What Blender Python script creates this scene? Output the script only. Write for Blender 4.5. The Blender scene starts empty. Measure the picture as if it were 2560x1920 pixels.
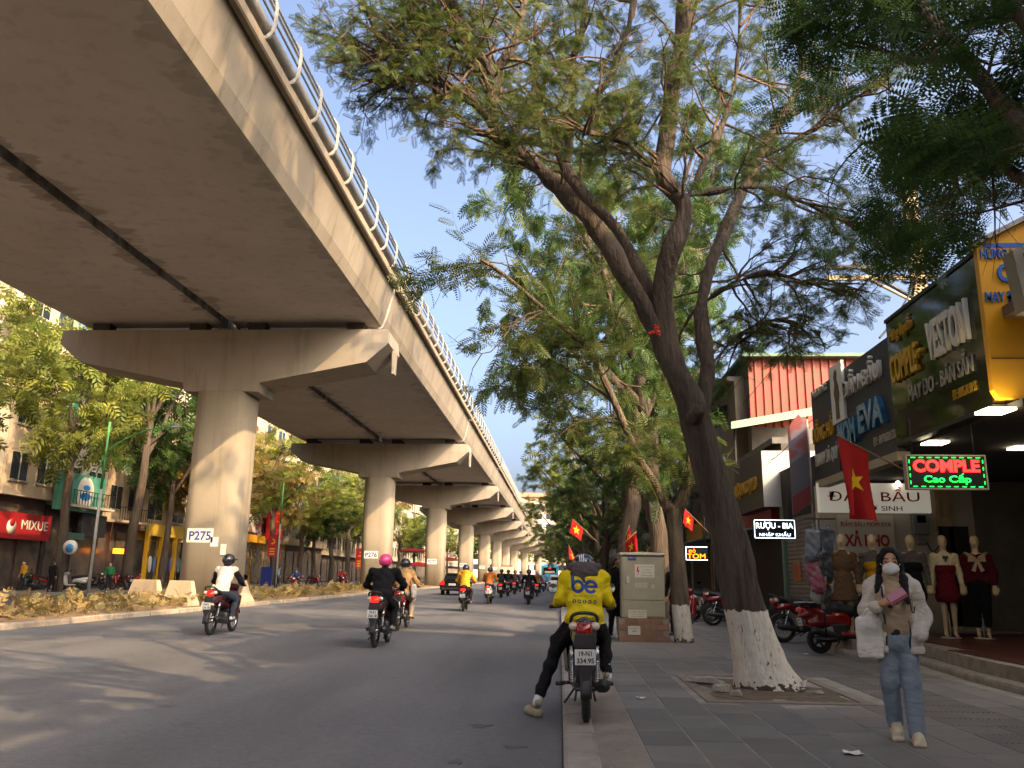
import bpy, math, random
import numpy as np
from mathutils import Vector, Matrix
random.seed(7); RNG = np.random.default_rng(7)
SC = bpy.context.scene
COL = SC.collection
PI = math.pi
R = math.radians

# ------------------------------------------------------------------ camera
CAM_H = 1.40; FPX = 2071.0
YAW, PITCH, ROLL = R(3.4110565), R(13.0039326), R(0.8)
def _basis():
    f = np.array([-math.sin(YAW)*math.cos(PITCH), math.cos(YAW)*math.cos(PITCH), math.sin(PITCH)])
    r0 = np.array([math.cos(YAW), math.sin(YAW), 0.0]); u0 = np.cross(r0, f)
    r = r0*math.cos(ROLL) + u0*math.sin(ROLL); u = -r0*math.sin(ROLL) + u0*math.cos(ROLL)
    return r, u, f
BR, BU, BF = _basis()
cd = bpy.data.cameras.new('camera'); cam = bpy.data.objects.new('camera', cd); COL.objects.link(cam)
cd.sensor_width = 36; cd.lens = FPX/2560*36; cd.clip_start = 0.05; cd.clip_end = 3000
cam.matrix_world = Matrix(((BR[0], BU[0], -BF[0], 0), (BR[1], BU[1], -BF[1], 0), (BR[2], BU[2], -BF[2], CAM_H), (0, 0, 0, 1)))
SC.camera = cam
S22 = 2560/2212                      # survey pixels (2212 wide) -> photo pixels
def _ray(x, y):
    x *= S22; y *= S22
    return BF + BR*(x-1280)/FPX - BU*(y-960)/FPX
def aty(x, y, Y): d = _ray(x, y); return np.array([0, 0, CAM_H]) + d*(Y/d[1])
def atx(x, y, X): d = _ray(x, y); return np.array([0, 0, CAM_H]) + d*(X/d[0])
def atz(x, y, Z): d = _ray(x, y); return np.array([0, 0, CAM_H]) + d*((Z-CAM_H)/d[2])

# ------------------------------------------------------------------ light
SUN_DIR = np.array([-1.0, 0.95, -0.86]); SUN_DIR /= np.linalg.norm(SUN_DIR)   # the way the light travels
W = bpy.data.worlds.new('World'); SC.world = W; W.use_nodes = True
_nt = W.node_tree; _bg = _nt.nodes['Background']
_sky = _nt.nodes.new('ShaderNodeTexSky'); _sky.sky_type = 'NISHITA'; _sky.sun_disc = False
_sky.sun_elevation = math.asin(-SUN_DIR[2]); _sky.sun_rotation = math.atan2(-SUN_DIR[0], -SUN_DIR[1])
_sky.air_density = 0.65; _sky.dust_density = 9.0; _sky.ozone_density = 1.0; _sky.altitude = 10
_nt.links.new(_sky.outputs[0], _bg.inputs[0]); _bg.inputs[1].default_value = 0.15
sl = bpy.data.lights.new('sun', 'SUN'); sl.energy = 2.0; sl.angle = R(0.55); sl.color = (1.0, 0.70, 0.38)
so = bpy.data.objects.new('sun', sl); COL.objects.link(so)
so.rotation_euler = Vector(SUN_DIR).to_track_quat('-Z', 'Y').to_euler(); so.location = (20, -20, 30)
SC.view_settings.view_transform = 'Standard'; SC.view_settings.look = 'None'
SC.view_settings.gamma = 1.0; SC.view_settings.exposure = 1.95
SC.cycles.max_bounces = 6; SC.cycles.diffuse_bounces = 3; SC.cycles.glossy_bounces = 3
SC.cycles.transmission_bounces = 4; SC.cycles.transparent_max_bounces = 6
SC.cycles.caustics_reflective = False; SC.cycles.caustics_refractive = False
SC.cycles.sample_clamp_indirect = 6.0

# ------------------------------------------------------------------ materials
MATS = {}
def lin(c):
    if isinstance(c, str):
        c = c.lstrip('#'); c = [int(c[i:i+2], 16)/255 for i in (0, 2, 4)]
        c = [(v/12.92 if v <= 0.04045 else ((v+0.055)/1.055)**2.4) for v in c]
    return (c[0], c[1], c[2], 1.0)
def mat(name, col=(0.5, 0.5, 0.5), rough=0.6, metal=0.0, spec=0.5, col2=None, nscale=8.0, amount=0.5, bump=0.0, bscale=60.0,
        emit=None, estr=0.0, coat=0.0, stretch=(1, 1, 1), contrast=(0.35, 0.65), vary=0.0, coords='Object', detail=6, rvar=0.0):
    """plain procedural surface: base colour, a second colour in noise patches, fine relief"""
    if name in MATS: return MATS[name]
    m = bpy.data.materials.new(name); m.use_nodes = True; nt = m.node_tree; N = nt.nodes; L = nt.links
    b = N['Principled BSDF']; c = lin(col)
    b.inputs['Base Color'].default_value = c; b.inputs['Roughness'].default_value = rough
    b.inputs['Metallic'].default_value = metal; b.inputs['Specular IOR Level'].default_value = spec
    if coat: b.inputs['Coat Weight'].default_value = coat; b.inputs['Coat Roughness'].default_value = 0.08
    if emit is not None:
        b.inputs['Emission Color'].default_value = lin(emit); b.inputs['Emission Strength'].default_value = estr
    src = None
    if col2 is not None or bump or rvar:
        tc = N.new('ShaderNodeTexCoord'); mp = N.new('ShaderNodeMapping'); mp.inputs['Scale'].default_value = stretch
        if coords == 'World': gm = N.new('ShaderNodeNewGeometry'); L.new(gm.outputs['Position'], mp.inputs[0])
        else: L.new(tc.outputs[coords], mp.inputs[0])
    if col2 is not None:
        n = N.new('ShaderNodeTexNoise'); n.inputs['Scale'].default_value = nscale; n.inputs['Detail'].default_value = detail
        n.inputs['Roughness'].default_value = 0.62; L.new(mp.outputs[0], n.inputs['Vector'])
        rp = N.new('ShaderNodeMapRange'); rp.inputs[1].default_value = contrast[0]; rp.inputs[2].default_value = contrast[1]
        rp.inputs[4].default_value = amount; L.new(n.outputs[0], rp.inputs[0])
        mx = N.new('ShaderNodeMix'); mx.data_type = 'RGBA'; mx.inputs[6].default_value = c; mx.inputs[7].default_value = lin(col2)
        L.new(rp.outputs[0], mx.inputs[0]); L.new(mx.outputs[2], b.inputs['Base Color']); src = mx.outputs[2]
        if rvar:
            rr = N.new('ShaderNodeMapRange'); rr.inputs[3].default_value = rough-rvar; rr.inputs[4].default_value = rough+rvar
            L.new(n.outputs[0], rr.inputs[0]); L.new(rr.outputs[0], b.inputs['Roughness'])
    if vary:
        oi = N.new('ShaderNodeObjectInfo'); mr = N.new('ShaderNodeMapRange'); mr.inputs[3].default_value = 1-vary; mr.inputs[4].default_value = 1+vary
        L.new(oi.outputs['Random'], mr.inputs[0])
        mm = N.new('ShaderNodeMix'); mm.data_type = 'RGBA'; mm.blend_type = 'MULTIPLY'; mm.inputs[0].default_value = 1.0
        if src is not None: L.new(src, mm.inputs[6])
        else: mm.inputs[6].default_value = c
        L.new(mr.outputs[0], mm.inputs[7]); L.new(mm.outputs[2], b.inputs['Base Color'])
    if bump:
        n2 = N.new('ShaderNodeTexNoise'); n2.inputs['Scale'].default_value = bscale; n2.inputs['Detail'].default_value = 5
        L.new(mp.outputs[0], n2.inputs['Vector'])
        bp = N.new('ShaderNodeBump'); bp.inputs['Strength'].default_value = bump; bp.inputs['Distance'].default_value = 0.02
        L.new(n2.outputs[0], bp.inputs['Height']); L.new(bp.outputs[0], b.inputs['Normal'])
    MATS[name] = m
    return m
def leafmat(name, col, col2, trans=0.45, rough=0.5):
    if name in MATS: return MATS[name]
    m = bpy.data.materials.new(name); m.use_nodes = True; nt = m.node_tree; N = nt.nodes; L = nt.links
    b = N['Principled BSDF']; b.inputs['Roughness'].default_value = rough; b.inputs['Specular IOR Level'].default_value = 0.35
    at = N.new('ShaderNodeAttribute'); at.attribute_name = 'tone'
    mx = N.new('ShaderNodeMix'); mx.data_type = 'RGBA'; mx.inputs[6].default_value = lin(col); mx.inputs[7].default_value = lin(col2)
    L.new(at.outputs['Fac'], mx.inputs[0]); L.new(mx.outputs[2], b.inputs['Base Color'])
    tr = N.new('ShaderNodeBsdfTranslucent'); L.new(mx.outputs[2], tr.inputs[0])
    ms = N.new('ShaderNodeMixShader'); ms.inputs[0].default_value = trans
    L.new(b.outputs[0], ms.inputs[1]); L.new(tr.outputs[0], ms.inputs[2]); L.new(ms.outputs[0], N['Material Output'].inputs[0])
    MATS[name] = m
    return m
def glassmat(name, tint=(0.02, 0.025, 0.03), rough=0.05):
    return mat(name, tint, rough=rough, spec=0.8, coat=0.3)

# ------------------------------------------------------------------ objects
def tag(o, label=None, cat=None, group=None, kind=None):
    if label: o['label'] = label
    if cat: o['category'] = cat
    if group: o['group'] = group
    if kind: o['kind'] = kind
    return o
def empty(name, loc=(0, 0, 0), rz=0.0, label=None, cat=None, group=None, scale=1.0):
    o = bpy.data.objects.new(name, None); COL.objects.link(o); o.location = [float(v) for v in loc]; o.rotation_euler = (0, 0, rz)
    o.scale = (scale, scale, scale); o.empty_display_size = 0.1
    return tag(o, label, cat, group)
def copy_tree(o, parent=None, swap=None):
    c = o.copy(); COL.objects.link(c); c.parent = parent
    if parent is not None: c.matrix_parent_inverse = o.matrix_parent_inverse.copy()
    if swap and c.type == 'MESH':
        for i, s in enumerate(c.material_slots):
            if s.material and s.material.name in swap:
                s.link = 'OBJECT'; s.material = swap[s.material.name]
    for ch in o.children: copy_tree(ch, c, swap)
    return c
def rotm(ax=0, ay=0, az=0):
    return np.array(Matrix.Rotation(az, 3, 'Z') @ Matrix.Rotation(ay, 3, 'Y') @ Matrix.Rotation(ax, 3, 'X'))
def frame_from(d):
    d = np.asarray(d, float); d = d/max(1e-9, np.linalg.norm(d))
    a = np.array([0, 0, 1.0]) if abs(d[2]) < 0.9 else np.array([1.0, 0, 0])
    u = np.cross(a, d); u /= np.linalg.norm(u); return u, np.cross(d, u), d
class MB:
    """collects shapes and links them as ONE mesh object"""
    def __init__(s): s.v = []; s.f = []; s.m = []; s.n = 0; s.sm = []
    def add(s, V, Fs, mi=0, smooth=False):
        V = np.asarray(V, float).reshape(-1, 3); b = s.n; s.v.append(V); s.n += len(V)
        for f in Fs: s.f.append(tuple(int(i)+b for i in f)); s.m.append(mi); s.sm.append(smooth)
        return s
    def box(s, c, d, mi=0, rot=None, taper=1.0):
        h = np.asarray(d, float)/2
        V = np.array([[-1, -1, -1], [1, -1, -1], [1, 1, -1], [-1, 1, -1], [-1, -1, 1], [1, -1, 1], [1, 1, 1], [-1, 1, 1]], float)*h
        if taper != 1.0: V[4:, :2] *= taper
        if rot is not None: V = V @ np.asarray(rot).T
        return s.add(V+np.asarray(c, float), [(0, 3, 2, 1), (4, 5, 6, 7), (0, 1, 5, 4), (1, 2, 6, 5), (2, 3, 7, 6), (3, 0, 4, 7)], mi)
    def b2(s, lo, hi, mi=0):
        lo = np.asarray(lo, float); hi = np.asarray(hi, float); return s.box((lo+hi)/2, hi-lo, mi)
    def tube(s, P, r, n=8, mi=0, smooth=True, cap=True, squash=None):
        P = np.asarray(P, float); k = len(P); r = np.full(k, r, float) if np.isscalar(r) else np.asarray(r, float)
        T = np.gradient(P, axis=0); T /= np.maximum(1e-9, np.linalg.norm(T, axis=1))[:, None]
        u, w, _ = frame_from(T[0]); V = []
        a = np.arange(n)*2*PI/n
        for i in range(k):
            u = u - T[i]*(u@T[i]); u /= max(1e-9, np.linalg.norm(u)); w = np.cross(T[i], u)
            V.append(P[i]+r[i]*(np.cos(a)[:, None]*u+np.sin(a)[:, None]*w))
        V = np.concatenate(V); Fs = []
        for i in range(k-1):
            for j in range(n): Fs.append((i*n+j, i*n+(j+1) % n, (i+1)*n+(j+1) % n, (i+1)*n+j))
        if cap: Fs.append(tuple(range(n-1, -1, -1))); Fs.append(tuple((k-1)*n+j for j in range(n)))
        return s.add(V, Fs, mi, smooth)
    def cyl(s, p0, p1, r0, r1=None, n=12, mi=0, smooth=True, cap=True):
        return s.tube([p0, p1], [r0, r0 if r1 is None else r1], n, mi, smooth, cap)
    def lathe(s, prof, n=24, origin=(0, 0, 0), axis=(0, 0, 1), mi=0, smooth=True, arc=2*PI):
        u, w, d = frame_from(axis); V = []; full = abs(arc-2*PI) < 1e-6; m = n if full else n+1
        for (r, h) in prof:
            for j in range(m):
                a = arc*j/n; V.append(np.asarray(origin)+d*h+r*(math.cos(a)*u+math.sin(a)*w))
        Fs = []
        for i in range(len(prof)-1):
            for j in range(n):
                j2 = (j+1) % m
                Fs.append((i*m+j, i*m+j2, (i+1)*m+j2, (i+1)*m+j))
        return s.add(V, Fs, mi, smooth)
    def prism(s, poly, axis, lo, hi, mi=0, smooth=False):
        """poly in the two other axes, extruded along axis ('x','y','z') from lo to hi"""
        k = len(poly); V = []
        for h in (lo, hi):
            for (a, b) in poly: V.append({'x': (h, a, b), 'y': (a, h, b), 'z': (a, b, h)}[axis])
        Fs = [tuple(range(k-1, -1, -1)), tuple(range(k, 2*k))]
        for i in range(k): j = (i+1) % k; Fs.append((i, j, k+j, k+i))
        return s.add(V, Fs, mi, smooth)
    def grid(s, F, nu, nv, mi=0, smooth=True):
        V = np.array([F(i/nu, j/nv) for i in range(nu+1) for j in range(nv+1)], float)
        return s.add(V, [(i*(nv+1)+j, (i+1)*(nv+1)+j, (i+1)*(nv+1)+j+1, i*(nv+1)+j+1) for i in range(nu) for j in range(nv)], mi, smooth)
    def mesh(s, name, mats, fixn=True):
        me = bpy.data.meshes.new(name); V = np.concatenate(s.v) if s.v else np.zeros((0, 3))
        me.from_pydata(V.tolist(), [], s.f)
        for m in (mats if isinstance(mats, (list, tuple)) else [mats]): me.materials.append(m)
        me.polygons.foreach_set('material_index', s.m); me.polygons.foreach_set('use_smooth', s.sm)
        me.update()
        if fixn:
            import bmesh
            bm = bmesh.new(); bm.from_mesh(me); bmesh.ops.recalc_face_normals(bm, faces=bm.faces[:]); bm.to_mesh(me); bm.free()
        return me
    def build(s, name, mats, parent=None, bevel=0.0, seg=2, fixn=True):
        me = s.mesh(name, mats, fixn)
        o = bpy.data.objects.new(name, me); COL.objects.link(o)
        if parent is not None: o.parent = parent
        if bevel:
            md = o.modifiers.new('bevel', 'BEVEL'); md.width = bevel; md.segments = seg; md.limit_method = 'ANGLE'; md.angle_limit = R(40)
        return o
def meshobj(name, me, parent=None, loc=None, rz=None):
    o = bpy.data.objects.new(name, me); COL.objects.link(o)
    if parent is not None: o.parent = parent
    if loc is not None: o.location = [float(v) for v in loc]
    if rz is not None: o.rotation_euler = (0, 0, rz)
    return o
def pydata(name, V, Fq, mats, smooth=False, mi=None, tone=None):
    """fast mesh from numpy quads or tris"""
    V = np.asarray(V, np.float32).reshape(-1, 3); Fq = np.asarray(Fq, np.int32); k = Fq.shape[1]
    me = bpy.data.meshes.new(name); me.vertices.add(len(V)); me.vertices.foreach_set('co', V.ravel())
    me.loops.add(Fq.size); me.loops.foreach_set('vertex_index', Fq.ravel())
    me.polygons.add(len(Fq)); me.polygons.foreach_set('loop_start', np.arange(0, Fq.size, k, dtype=np.int32))
    me.polygons.foreach_set('loop_total', np.full(len(Fq), k, np.int32))
    for m in (mats if isinstance(mats, (list, tuple)) else [mats]): me.materials.append(m)
    if mi is not None: me.polygons.foreach_set('material_index', np.asarray(mi, np.int32))
    if smooth: me.polygons.foreach_set('use_smooth', np.ones(len(Fq), bool))
    if tone is not None:
        a = me.attributes.new('tone', 'FLOAT', 'POINT'); a.data.foreach_set('value', np.asarray(tone, np.float32))
    me.update(calc_edges=True)
    return me
_TXT = {}
def text_mesh(body, size=1.0, extrude=0.01, align='CENTER', bold=0.0, shear=0.0, sx=1.0, spacing=1.0):
    key = (body, size, extrude, align, bold, shear, sx, spacing)
    if key in _TXT: return _TXT[key]
    cu = bpy.data.curves.new('letter_curve', 'FONT'); cu.body = body; cu.size = size; cu.extrude = extrude; cu.align_x = align; cu.align_y = 'CENTER'
    cu.offset = bold; cu.shear = shear; cu.resolution_u = 3; cu.space_character = spacing
    o = bpy.data.objects.new('letter_curve', cu); COL.objects.link(o)
    dg = bpy.context.evaluated_depsgraph_get(); me = bpy.data.meshes.new_from_object(o.evaluated_get(dg))
    bpy.data.objects.remove(o); bpy.data.curves.remove(cu)
    if sx != 1.0: me.transform(Matrix.Diagonal((sx, 1, 1, 1)))
    _TXT[key] = me
    return me
FACE = {'-y': Matrix(((1, 0, 0), (0, 0, -1), (0, 1, 0))), '-x': Matrix(((0, 0, -1), (-1, 0, 0), (0, 1, 0))), '+x': Matrix(((0, 0, 1), (1, 0, 0), (0, 1, 0))), '+z': Matrix.Identity(3)}
def text(name, body, loc, face, size, material, parent=None, width=None, height=None, **kw):
    """lettering as a mesh standing on a face; scaled to the given width / height"""
    me = text_mesh(body, size, **kw).copy(); me.materials.clear(); me.materials.append(material)
    if width or height:
        co = np.empty(len(me.vertices)*3); me.vertices.foreach_get('co', co); co = co.reshape(-1, 3)
        w = np.ptp(co[:, 0]); h = np.ptp(co[:, 1]); c = (co.max(0)+co.min(0))/2; co[:, :2] -= c[:2]
        if width: co[:, 0] *= width/w
        if height: co[:, 1] *= height/h
        elif width: co[:, 1] *= width/w
        me.vertices.foreach_set('co', co.ravel())
    o = bpy.data.objects.new(name, me); COL.objects.link(o)
    M = (FACE[face] if isinstance(face, str) else face).to_4x4(); M.translation = Vector([float(v) for v in loc]); 
    if parent is not None: o.parent = parent
    o.matrix_local = M
    return o

# ------------------------------------------------------------------ implicit bodies (smooth unions, surface nets)
def _cap(P, a, b, ra, rb):
    a = np.asarray(a, float); b = np.asarray(b, float); ab = b-a; t = np.clip(((P-a)@ab)/max(1e-9, ab@ab), 0, 1)
    return np.linalg.norm(P-a-t[..., None]*ab, axis=-1)-(ra+(rb-ra)*t)
def _ell(P, c, r, rot=None):
    q = P-np.asarray(c, float)
    if rot is not None: q = q @ np.asarray(rot)
    r = np.asarray(r, float); k0 = np.linalg.norm(q/r, axis=-1); k1 = np.linalg.norm(q/(r*r), axis=-1)
    return k0*(k0-1.0)/np.maximum(k1, 1e-6)
def _rbox(P, c, h, rad, rot=None):
    q = P-np.asarray(c, float)
    if rot is not None: q = q @ np.asarray(rot)
    q = np.abs(q)-(np.asarray(h, float)-rad)
    return np.linalg.norm(np.maximum(q, 0), axis=-1)+np.minimum(q.max(-1), 0)-rad
def prim_eval(p, P):
    k = p[0]
    if k == 'c': return _cap(P, *p[1:5])
    if k == 'e': return _ell(P, *p[1:])
    return _rbox(P, *p[1:])
def prim_bounds(p):
    if p[0] == 'c':
        a, b = np.asarray(p[1], float), np.asarray(p[2], float); r = max(p[3], p[4]); return np.minimum(a, b)-r, np.maximum(a, b)+r
    if p[0] == 'e': r = max(p[2]) if len(p) > 3 and p[3] is not None else np.asarray(p[2], float)
    else: r = np.linalg.norm(p[2]) if len(p) > 4 and p[4] is not None else np.asarray(p[2], float)
    return np.asarray(p[1], float)-r, np.asarray(p[1], float)+r
def smin(a, b, k):
    h = np.clip(0.5+0.5*(b-a)/k, 0, 1); return b+(a-b)*h-k*h*(1-h)
def sdf_mesh(name, groups, mats, res=0.02, k=0.03, kg=0.012, fold=0.0, fscale=9.0, cuts=(), seed=0):
    """groups: list of (material index, [prims]) ; one continuous surface, each face coloured by its nearest group"""
    allp = [p for g in groups for p in g[1]]
    bb = [prim_bounds(p) for p in allp]; lo = np.min([b[0] for b in bb], 0)-3*res-fold; hi = np.max([b[1] for b in bb], 0)+3*res+fold
    n = np.maximum(4, np.ceil((hi-lo)/res).astype(int)+1)
    ax = [lo[i]+np.arange(n[i])*res for i in range(3)]
    F = np.full(n, 1e3); LAB = np.zeros(n, np.int16)
    for mi, prims in groups:
        G = np.full(n, 1e3)
        for p in prims:
            b0, b1 = prim_bounds(p); pad = max(3*k, 4*res)
            i0 = np.clip(((b0-pad-lo)/res).astype(int), 0, n-1); i1 = np.clip(np.ceil((b1+pad-lo)/res).astype(int)+1, 1, n)
            X, Y, Z = np.meshgrid(ax[0][i0[0]:i1[0]], ax[1][i0[1]:i1[1]], ax[2][i0[2]:i1[2]], indexing='ij')
            sl_ = tuple(slice(i0[j], i1[j]) for j in range(3))
            G[sl_] = smin(G[sl_], prim_eval(p, np.stack([X, Y, Z], -1)), k)
        LAB = np.where(G < F, mi, LAB); F = smin(F, G, kg)
    if fold or cuts:
        X, Y, Z = np.meshgrid(*ax, indexing='ij')
        if fold:
            w = fscale
            F = F+fold*(np.sin(w*X+1.7*np.sin(w*.6*Z+seed)+seed)*np.sin(w*1.3*Z+1.1*np.sin(w*.8*Y+2*seed))+0.7*np.sin(2.9*w*Z+3*np.sin(w*X)+2*np.sin(.5*w*Y)+seed))
        for p in cuts: F = np.maximum(F, -prim_eval(p, np.stack([X, Y, Z], -1)))
    neg = F < 0
    C = np.zeros(n-1, np.int8)
    for i in (0, 1):
        for j in (0, 1):
            for l in (0, 1): C += neg[i:n[0]-1+i, j:n[1]-1+j, l:n[2]-1+l]
    act = (C > 0) & (C < 8); idx = np.full(n-1, -1, np.int64); ci = np.argwhere(act); idx[act] = np.arange(len(ci))
    acc = np.zeros((len(ci), 3)); cnt = np.zeros(len(ci))
    corners = [(i, j, l) for i in (0, 1) for j in (0, 1) for l in (0, 1)]
    val = {c: F[ci[:, 0]+c[0], ci[:, 1]+c[1], ci[:, 2]+c[2]] for c in corners}
    for a in corners:
        for d in range(3):
            if a[d] == 0:
                b = list(a); b[d] = 1; b = tuple(b); va, vb = val[a], val[b]; m = (va < 0) != (vb < 0)
                t = np.where(m, va/np.where(m, va-vb, 1), 0)
                pt = np.array(a, float)+np.outer(t, np.eye(3)[d]); acc[m] += pt[m]; cnt[m] += 1
    V = lo+(ci+acc/np.maximum(cnt, 1)[:, None])*res
    Q = []
    for d in range(3):
        e1, e2 = [(1, 2), (2, 0), (0, 1)][d]
        s0 = [slice(1, n[q]-1) for q in range(3)]; s0[d] = slice(0, n[d]-1); s1 = list(s0); s1[d] = slice(1, n[d])
        A = neg[tuple(s0)]; Bn = neg[tuple(s1)]
        for flip in (False, True):
            pos = np.argwhere((A & ~Bn) if not flip else (~A & Bn))
            if not len(pos): continue
            off = np.ones(3, int); off[d] = 0; pos = pos+off
            o1 = np.zeros(3, int); o1[e1] = 1; o2 = np.zeros(3, int); o2[e2] = 1
            q = [idx[tuple((pos-o1-o2).T)], idx[tuple((pos-o2).T)], idx[tuple(pos.T)], idx[tuple((pos-o1).T)]]
            Q.append(np.stack(q if not flip else q[::-1], -1))
    Q = np.concatenate(Q); cen = V[Q].mean(1); gi = np.clip(np.round((cen-lo)/res).astype(int), 0, n-1)
    # colour by the nearest group's exact value at the face centre
    best = np.full(len(cen), 1e9); lab = np.zeros(len(cen), int)
    for mi, prims in groups:
        for p in prims:
            dv = prim_eval(p, cen); m = dv < best; best[m] = dv[m]; lab[m] = mi
    return pydata(name, V, Q, mats, smooth=True, mi=lab)
# ------------------------------------------------------------------ shared surfaces
ASPH = mat('asphalt', '#5d5955', rough=0.82, col2='#4a4744', nscale=1.3, amount=0.8, bump=0.35, bscale=220, contrast=(0.3, 0.7), coords='Object', rvar=0.1)
SOIL = mat('soil', '#6e5a43', rough=0.95, col2='#8b7658', nscale=3.0, amount=0.9, bump=0.7, bscale=35)
PAVE = mat('paving', '#626160', rough=0.7, col2='#736f67', nscale=3.5, amount=0.8, bump=0.2, bscale=180, vary=0.16, rvar=0.12, coords='World')
JOINT = mat('joint', '#9a948a', rough=0.9, col2='#6d6a64', nscale=3, amount=0.8)
KERB = mat('kerbstone', '#8f8983', rough=0.8, col2='#757069', nscale=4, amount=0.8, bump=0.25, bscale=120, vary=0.1, coords='World')
MKERB = mat('median_kerb', '#a39684', rough=0.85, col2='#7f7160', nscale=3, amount=0.8, bump=0.3, bscale=70, vary=0.12, coords='World')
GUTTER = mat('gutter', '#857d73', rough=0.85, col2='#6b645c', nscale=2.2, amount=0.9, bump=0.25, bscale=90)
CEMENT = mat('cement', '#8f877b', rough=0.9, col2='#6f675d', nscale=5, amount=0.9, bump=0.4, bscale=50)
WHITEP = mat('white_paint', '#d9d6cf', rough=0.6, col2='#b9b3a6', nscale=5, amount=0.5)

def road_z(X):
    t = min(1.0, max(0.0, -X/4.0)); return 0.10*t*t*(3-2*t)
# road and ground
g = MB(); g.b2((-900, -300, -0.6), (900, 1500, -0.06)); go = g.build('ground', mat('far_ground', '#6f675c', rough=0.95, col2='#57584a', nscale=0.05, amount=0.8)); tag(go, kind='structure')
m = MB(); xs = [-12.0, -10, -8, -6, -4.5, -3.6, -3, -2.4, -1.8, -1.2, -0.6, 0.02]
ys = [-60, -20, 0, 5, 10, 20, 40, 80, 160, 320, 520]
m.grid(lambda a, b: (xs[int(round(a*(len(xs)-1)))], ys[int(round(b*(len(ys)-1)))], road_z(xs[int(round(a*(len(xs)-1)))])), len(xs)-1, len(ys)-1)
def asphalt_road():
    mt = mat('road_asphalt', '#615d59', rough=0.8, bump=0.35, bscale=240)
    nt = mt.node_tree; N = nt.nodes; L = nt.links; b = N['Principled BSDF']
    tc = N.new('ShaderNodeTexCoord'); mp = N.new('ShaderNodeMapping'); mp.inputs['Scale'].default_value = (1.0, 0.12, 1.0); L.new(tc.outputs['Object'], mp.inputs[0])
    n1 = N.new('ShaderNodeTexNoise'); n1.inputs['Scale'].default_value = 0.9; n1.inputs['Detail'].default_value = 7; L.new(mp.outputs[0], n1.inputs['Vector'])
    n2 = N.new('ShaderNodeTexNoise'); n2.inputs['Scale'].default_value = 90; n2.inputs['Detail'].default_value = 3; L.new(tc.outputs['Object'], n2.inputs['Vector'])
    n3 = N.new('ShaderNodeTexNoise'); n3.inputs['Scale'].default_value = 1.7; n3.inputs['Detail'].default_value = 5; L.new(tc.outputs['Object'], n3.inputs['Vector'])
    r1 = N.new('ShaderNodeValToRGB'); r1.color_ramp.elements[0].position = 0.3; r1.color_ramp.elements[0].color = lin('#4f4f51'); r1.color_ramp.elements[1].position = 0.72; r1.color_ramp.elements[1].color = lin('#68686a')
    L.new(n1.outputs[0], r1.inputs[0])
    r2 = N.new('ShaderNodeMapRange'); r2.inputs[1].default_value = 0.3; r2.inputs[2].default_value = 0.7; r2.inputs[3].default_value = 0.78; r2.inputs[4].default_value = 1.22; L.new(n2.outputs[0], r2.inputs[0])
    mx = N.new('ShaderNodeMix'); mx.data_type = 'RGBA'; mx.blend_type = 'MULTIPLY'; mx.inputs[0].default_value = 1; L.new(r1.outputs[0], mx.inputs[6]); L.new(r2.outputs[0], mx.inputs[7])
    n4 = N.new('ShaderNodeTexNoise'); n4.inputs['Scale'].default_value = 14; n4.inputs['Detail'].default_value = 6; n4.inputs['Roughness'].default_value = .75; L.new(tc.outputs['Object'], n4.inputs['Vector'])
    r4 = N.new('ShaderNodeMapRange'); r4.inputs[1].default_value = .3; r4.inputs[2].default_value = .7; r4.inputs[3].default_value = .80; r4.inputs[4].default_value = 1.2; L.new(n4.outputs[0], r4.inputs[0])
    m4 = N.new('ShaderNodeMix'); m4.data_type = 'RGBA'; m4.blend_type = 'MULTIPLY'; m4.inputs[0].default_value = 1; L.new(mx.outputs[2], m4.inputs[6]); L.new(r4.outputs[0], m4.inputs[7]); mx = m4
    r3 = N.new('ShaderNodeMapRange'); r3.inputs[1].default_value = 0.68; r3.inputs[2].default_value = 0.74; r3.inputs[4].default_value = 0.55; L.new(n3.outputs[0], r3.inputs[0])
    m2 = N.new('ShaderNodeMix'); m2.data_type = 'RGBA'; L.new(r3.outputs[0], m2.inputs[0]); L.new(mx.outputs[2], m2.inputs[6]); m2.inputs[7].default_value = lin('#403d3b'); L.new(m2.outputs[2], b.inputs['Base Color'])
    return mt
ro = m.build('road', asphalt_road()); tag(ro, kind='structure')
# oil drips and scuffs near the kerb, thin patches lying on the asphalt
tar = mat('tar_mark', '#393634', rough=0.6, col2='#4a4644', nscale=30, amount=0.8)
for i, (px, py, a, b) in enumerate(((1035, 1563, .10, .05), (1110, 1606, .09, .035), (1075, 1655, .12, .05), (985, 1640, .05, .042))):
    p = atz(px, py, 0.03); k = MB(); rr = [1+0.35*math.sin(3*t+i)+0.2*math.sin(5*t) for t in np.linspace(0, 2*PI, 14)[:-1]]
    k.prism([(p[0]+a*r*math.cos(t), p[1]+2.2*b*r*math.sin(t)) for r, t in zip(rr, np.linspace(0, 2*PI, 14)[:-1])], 'z', road_z(p[0])-.01, road_z(p[0])+.004)
    k.build('tar_patch', tar, ro)

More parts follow.
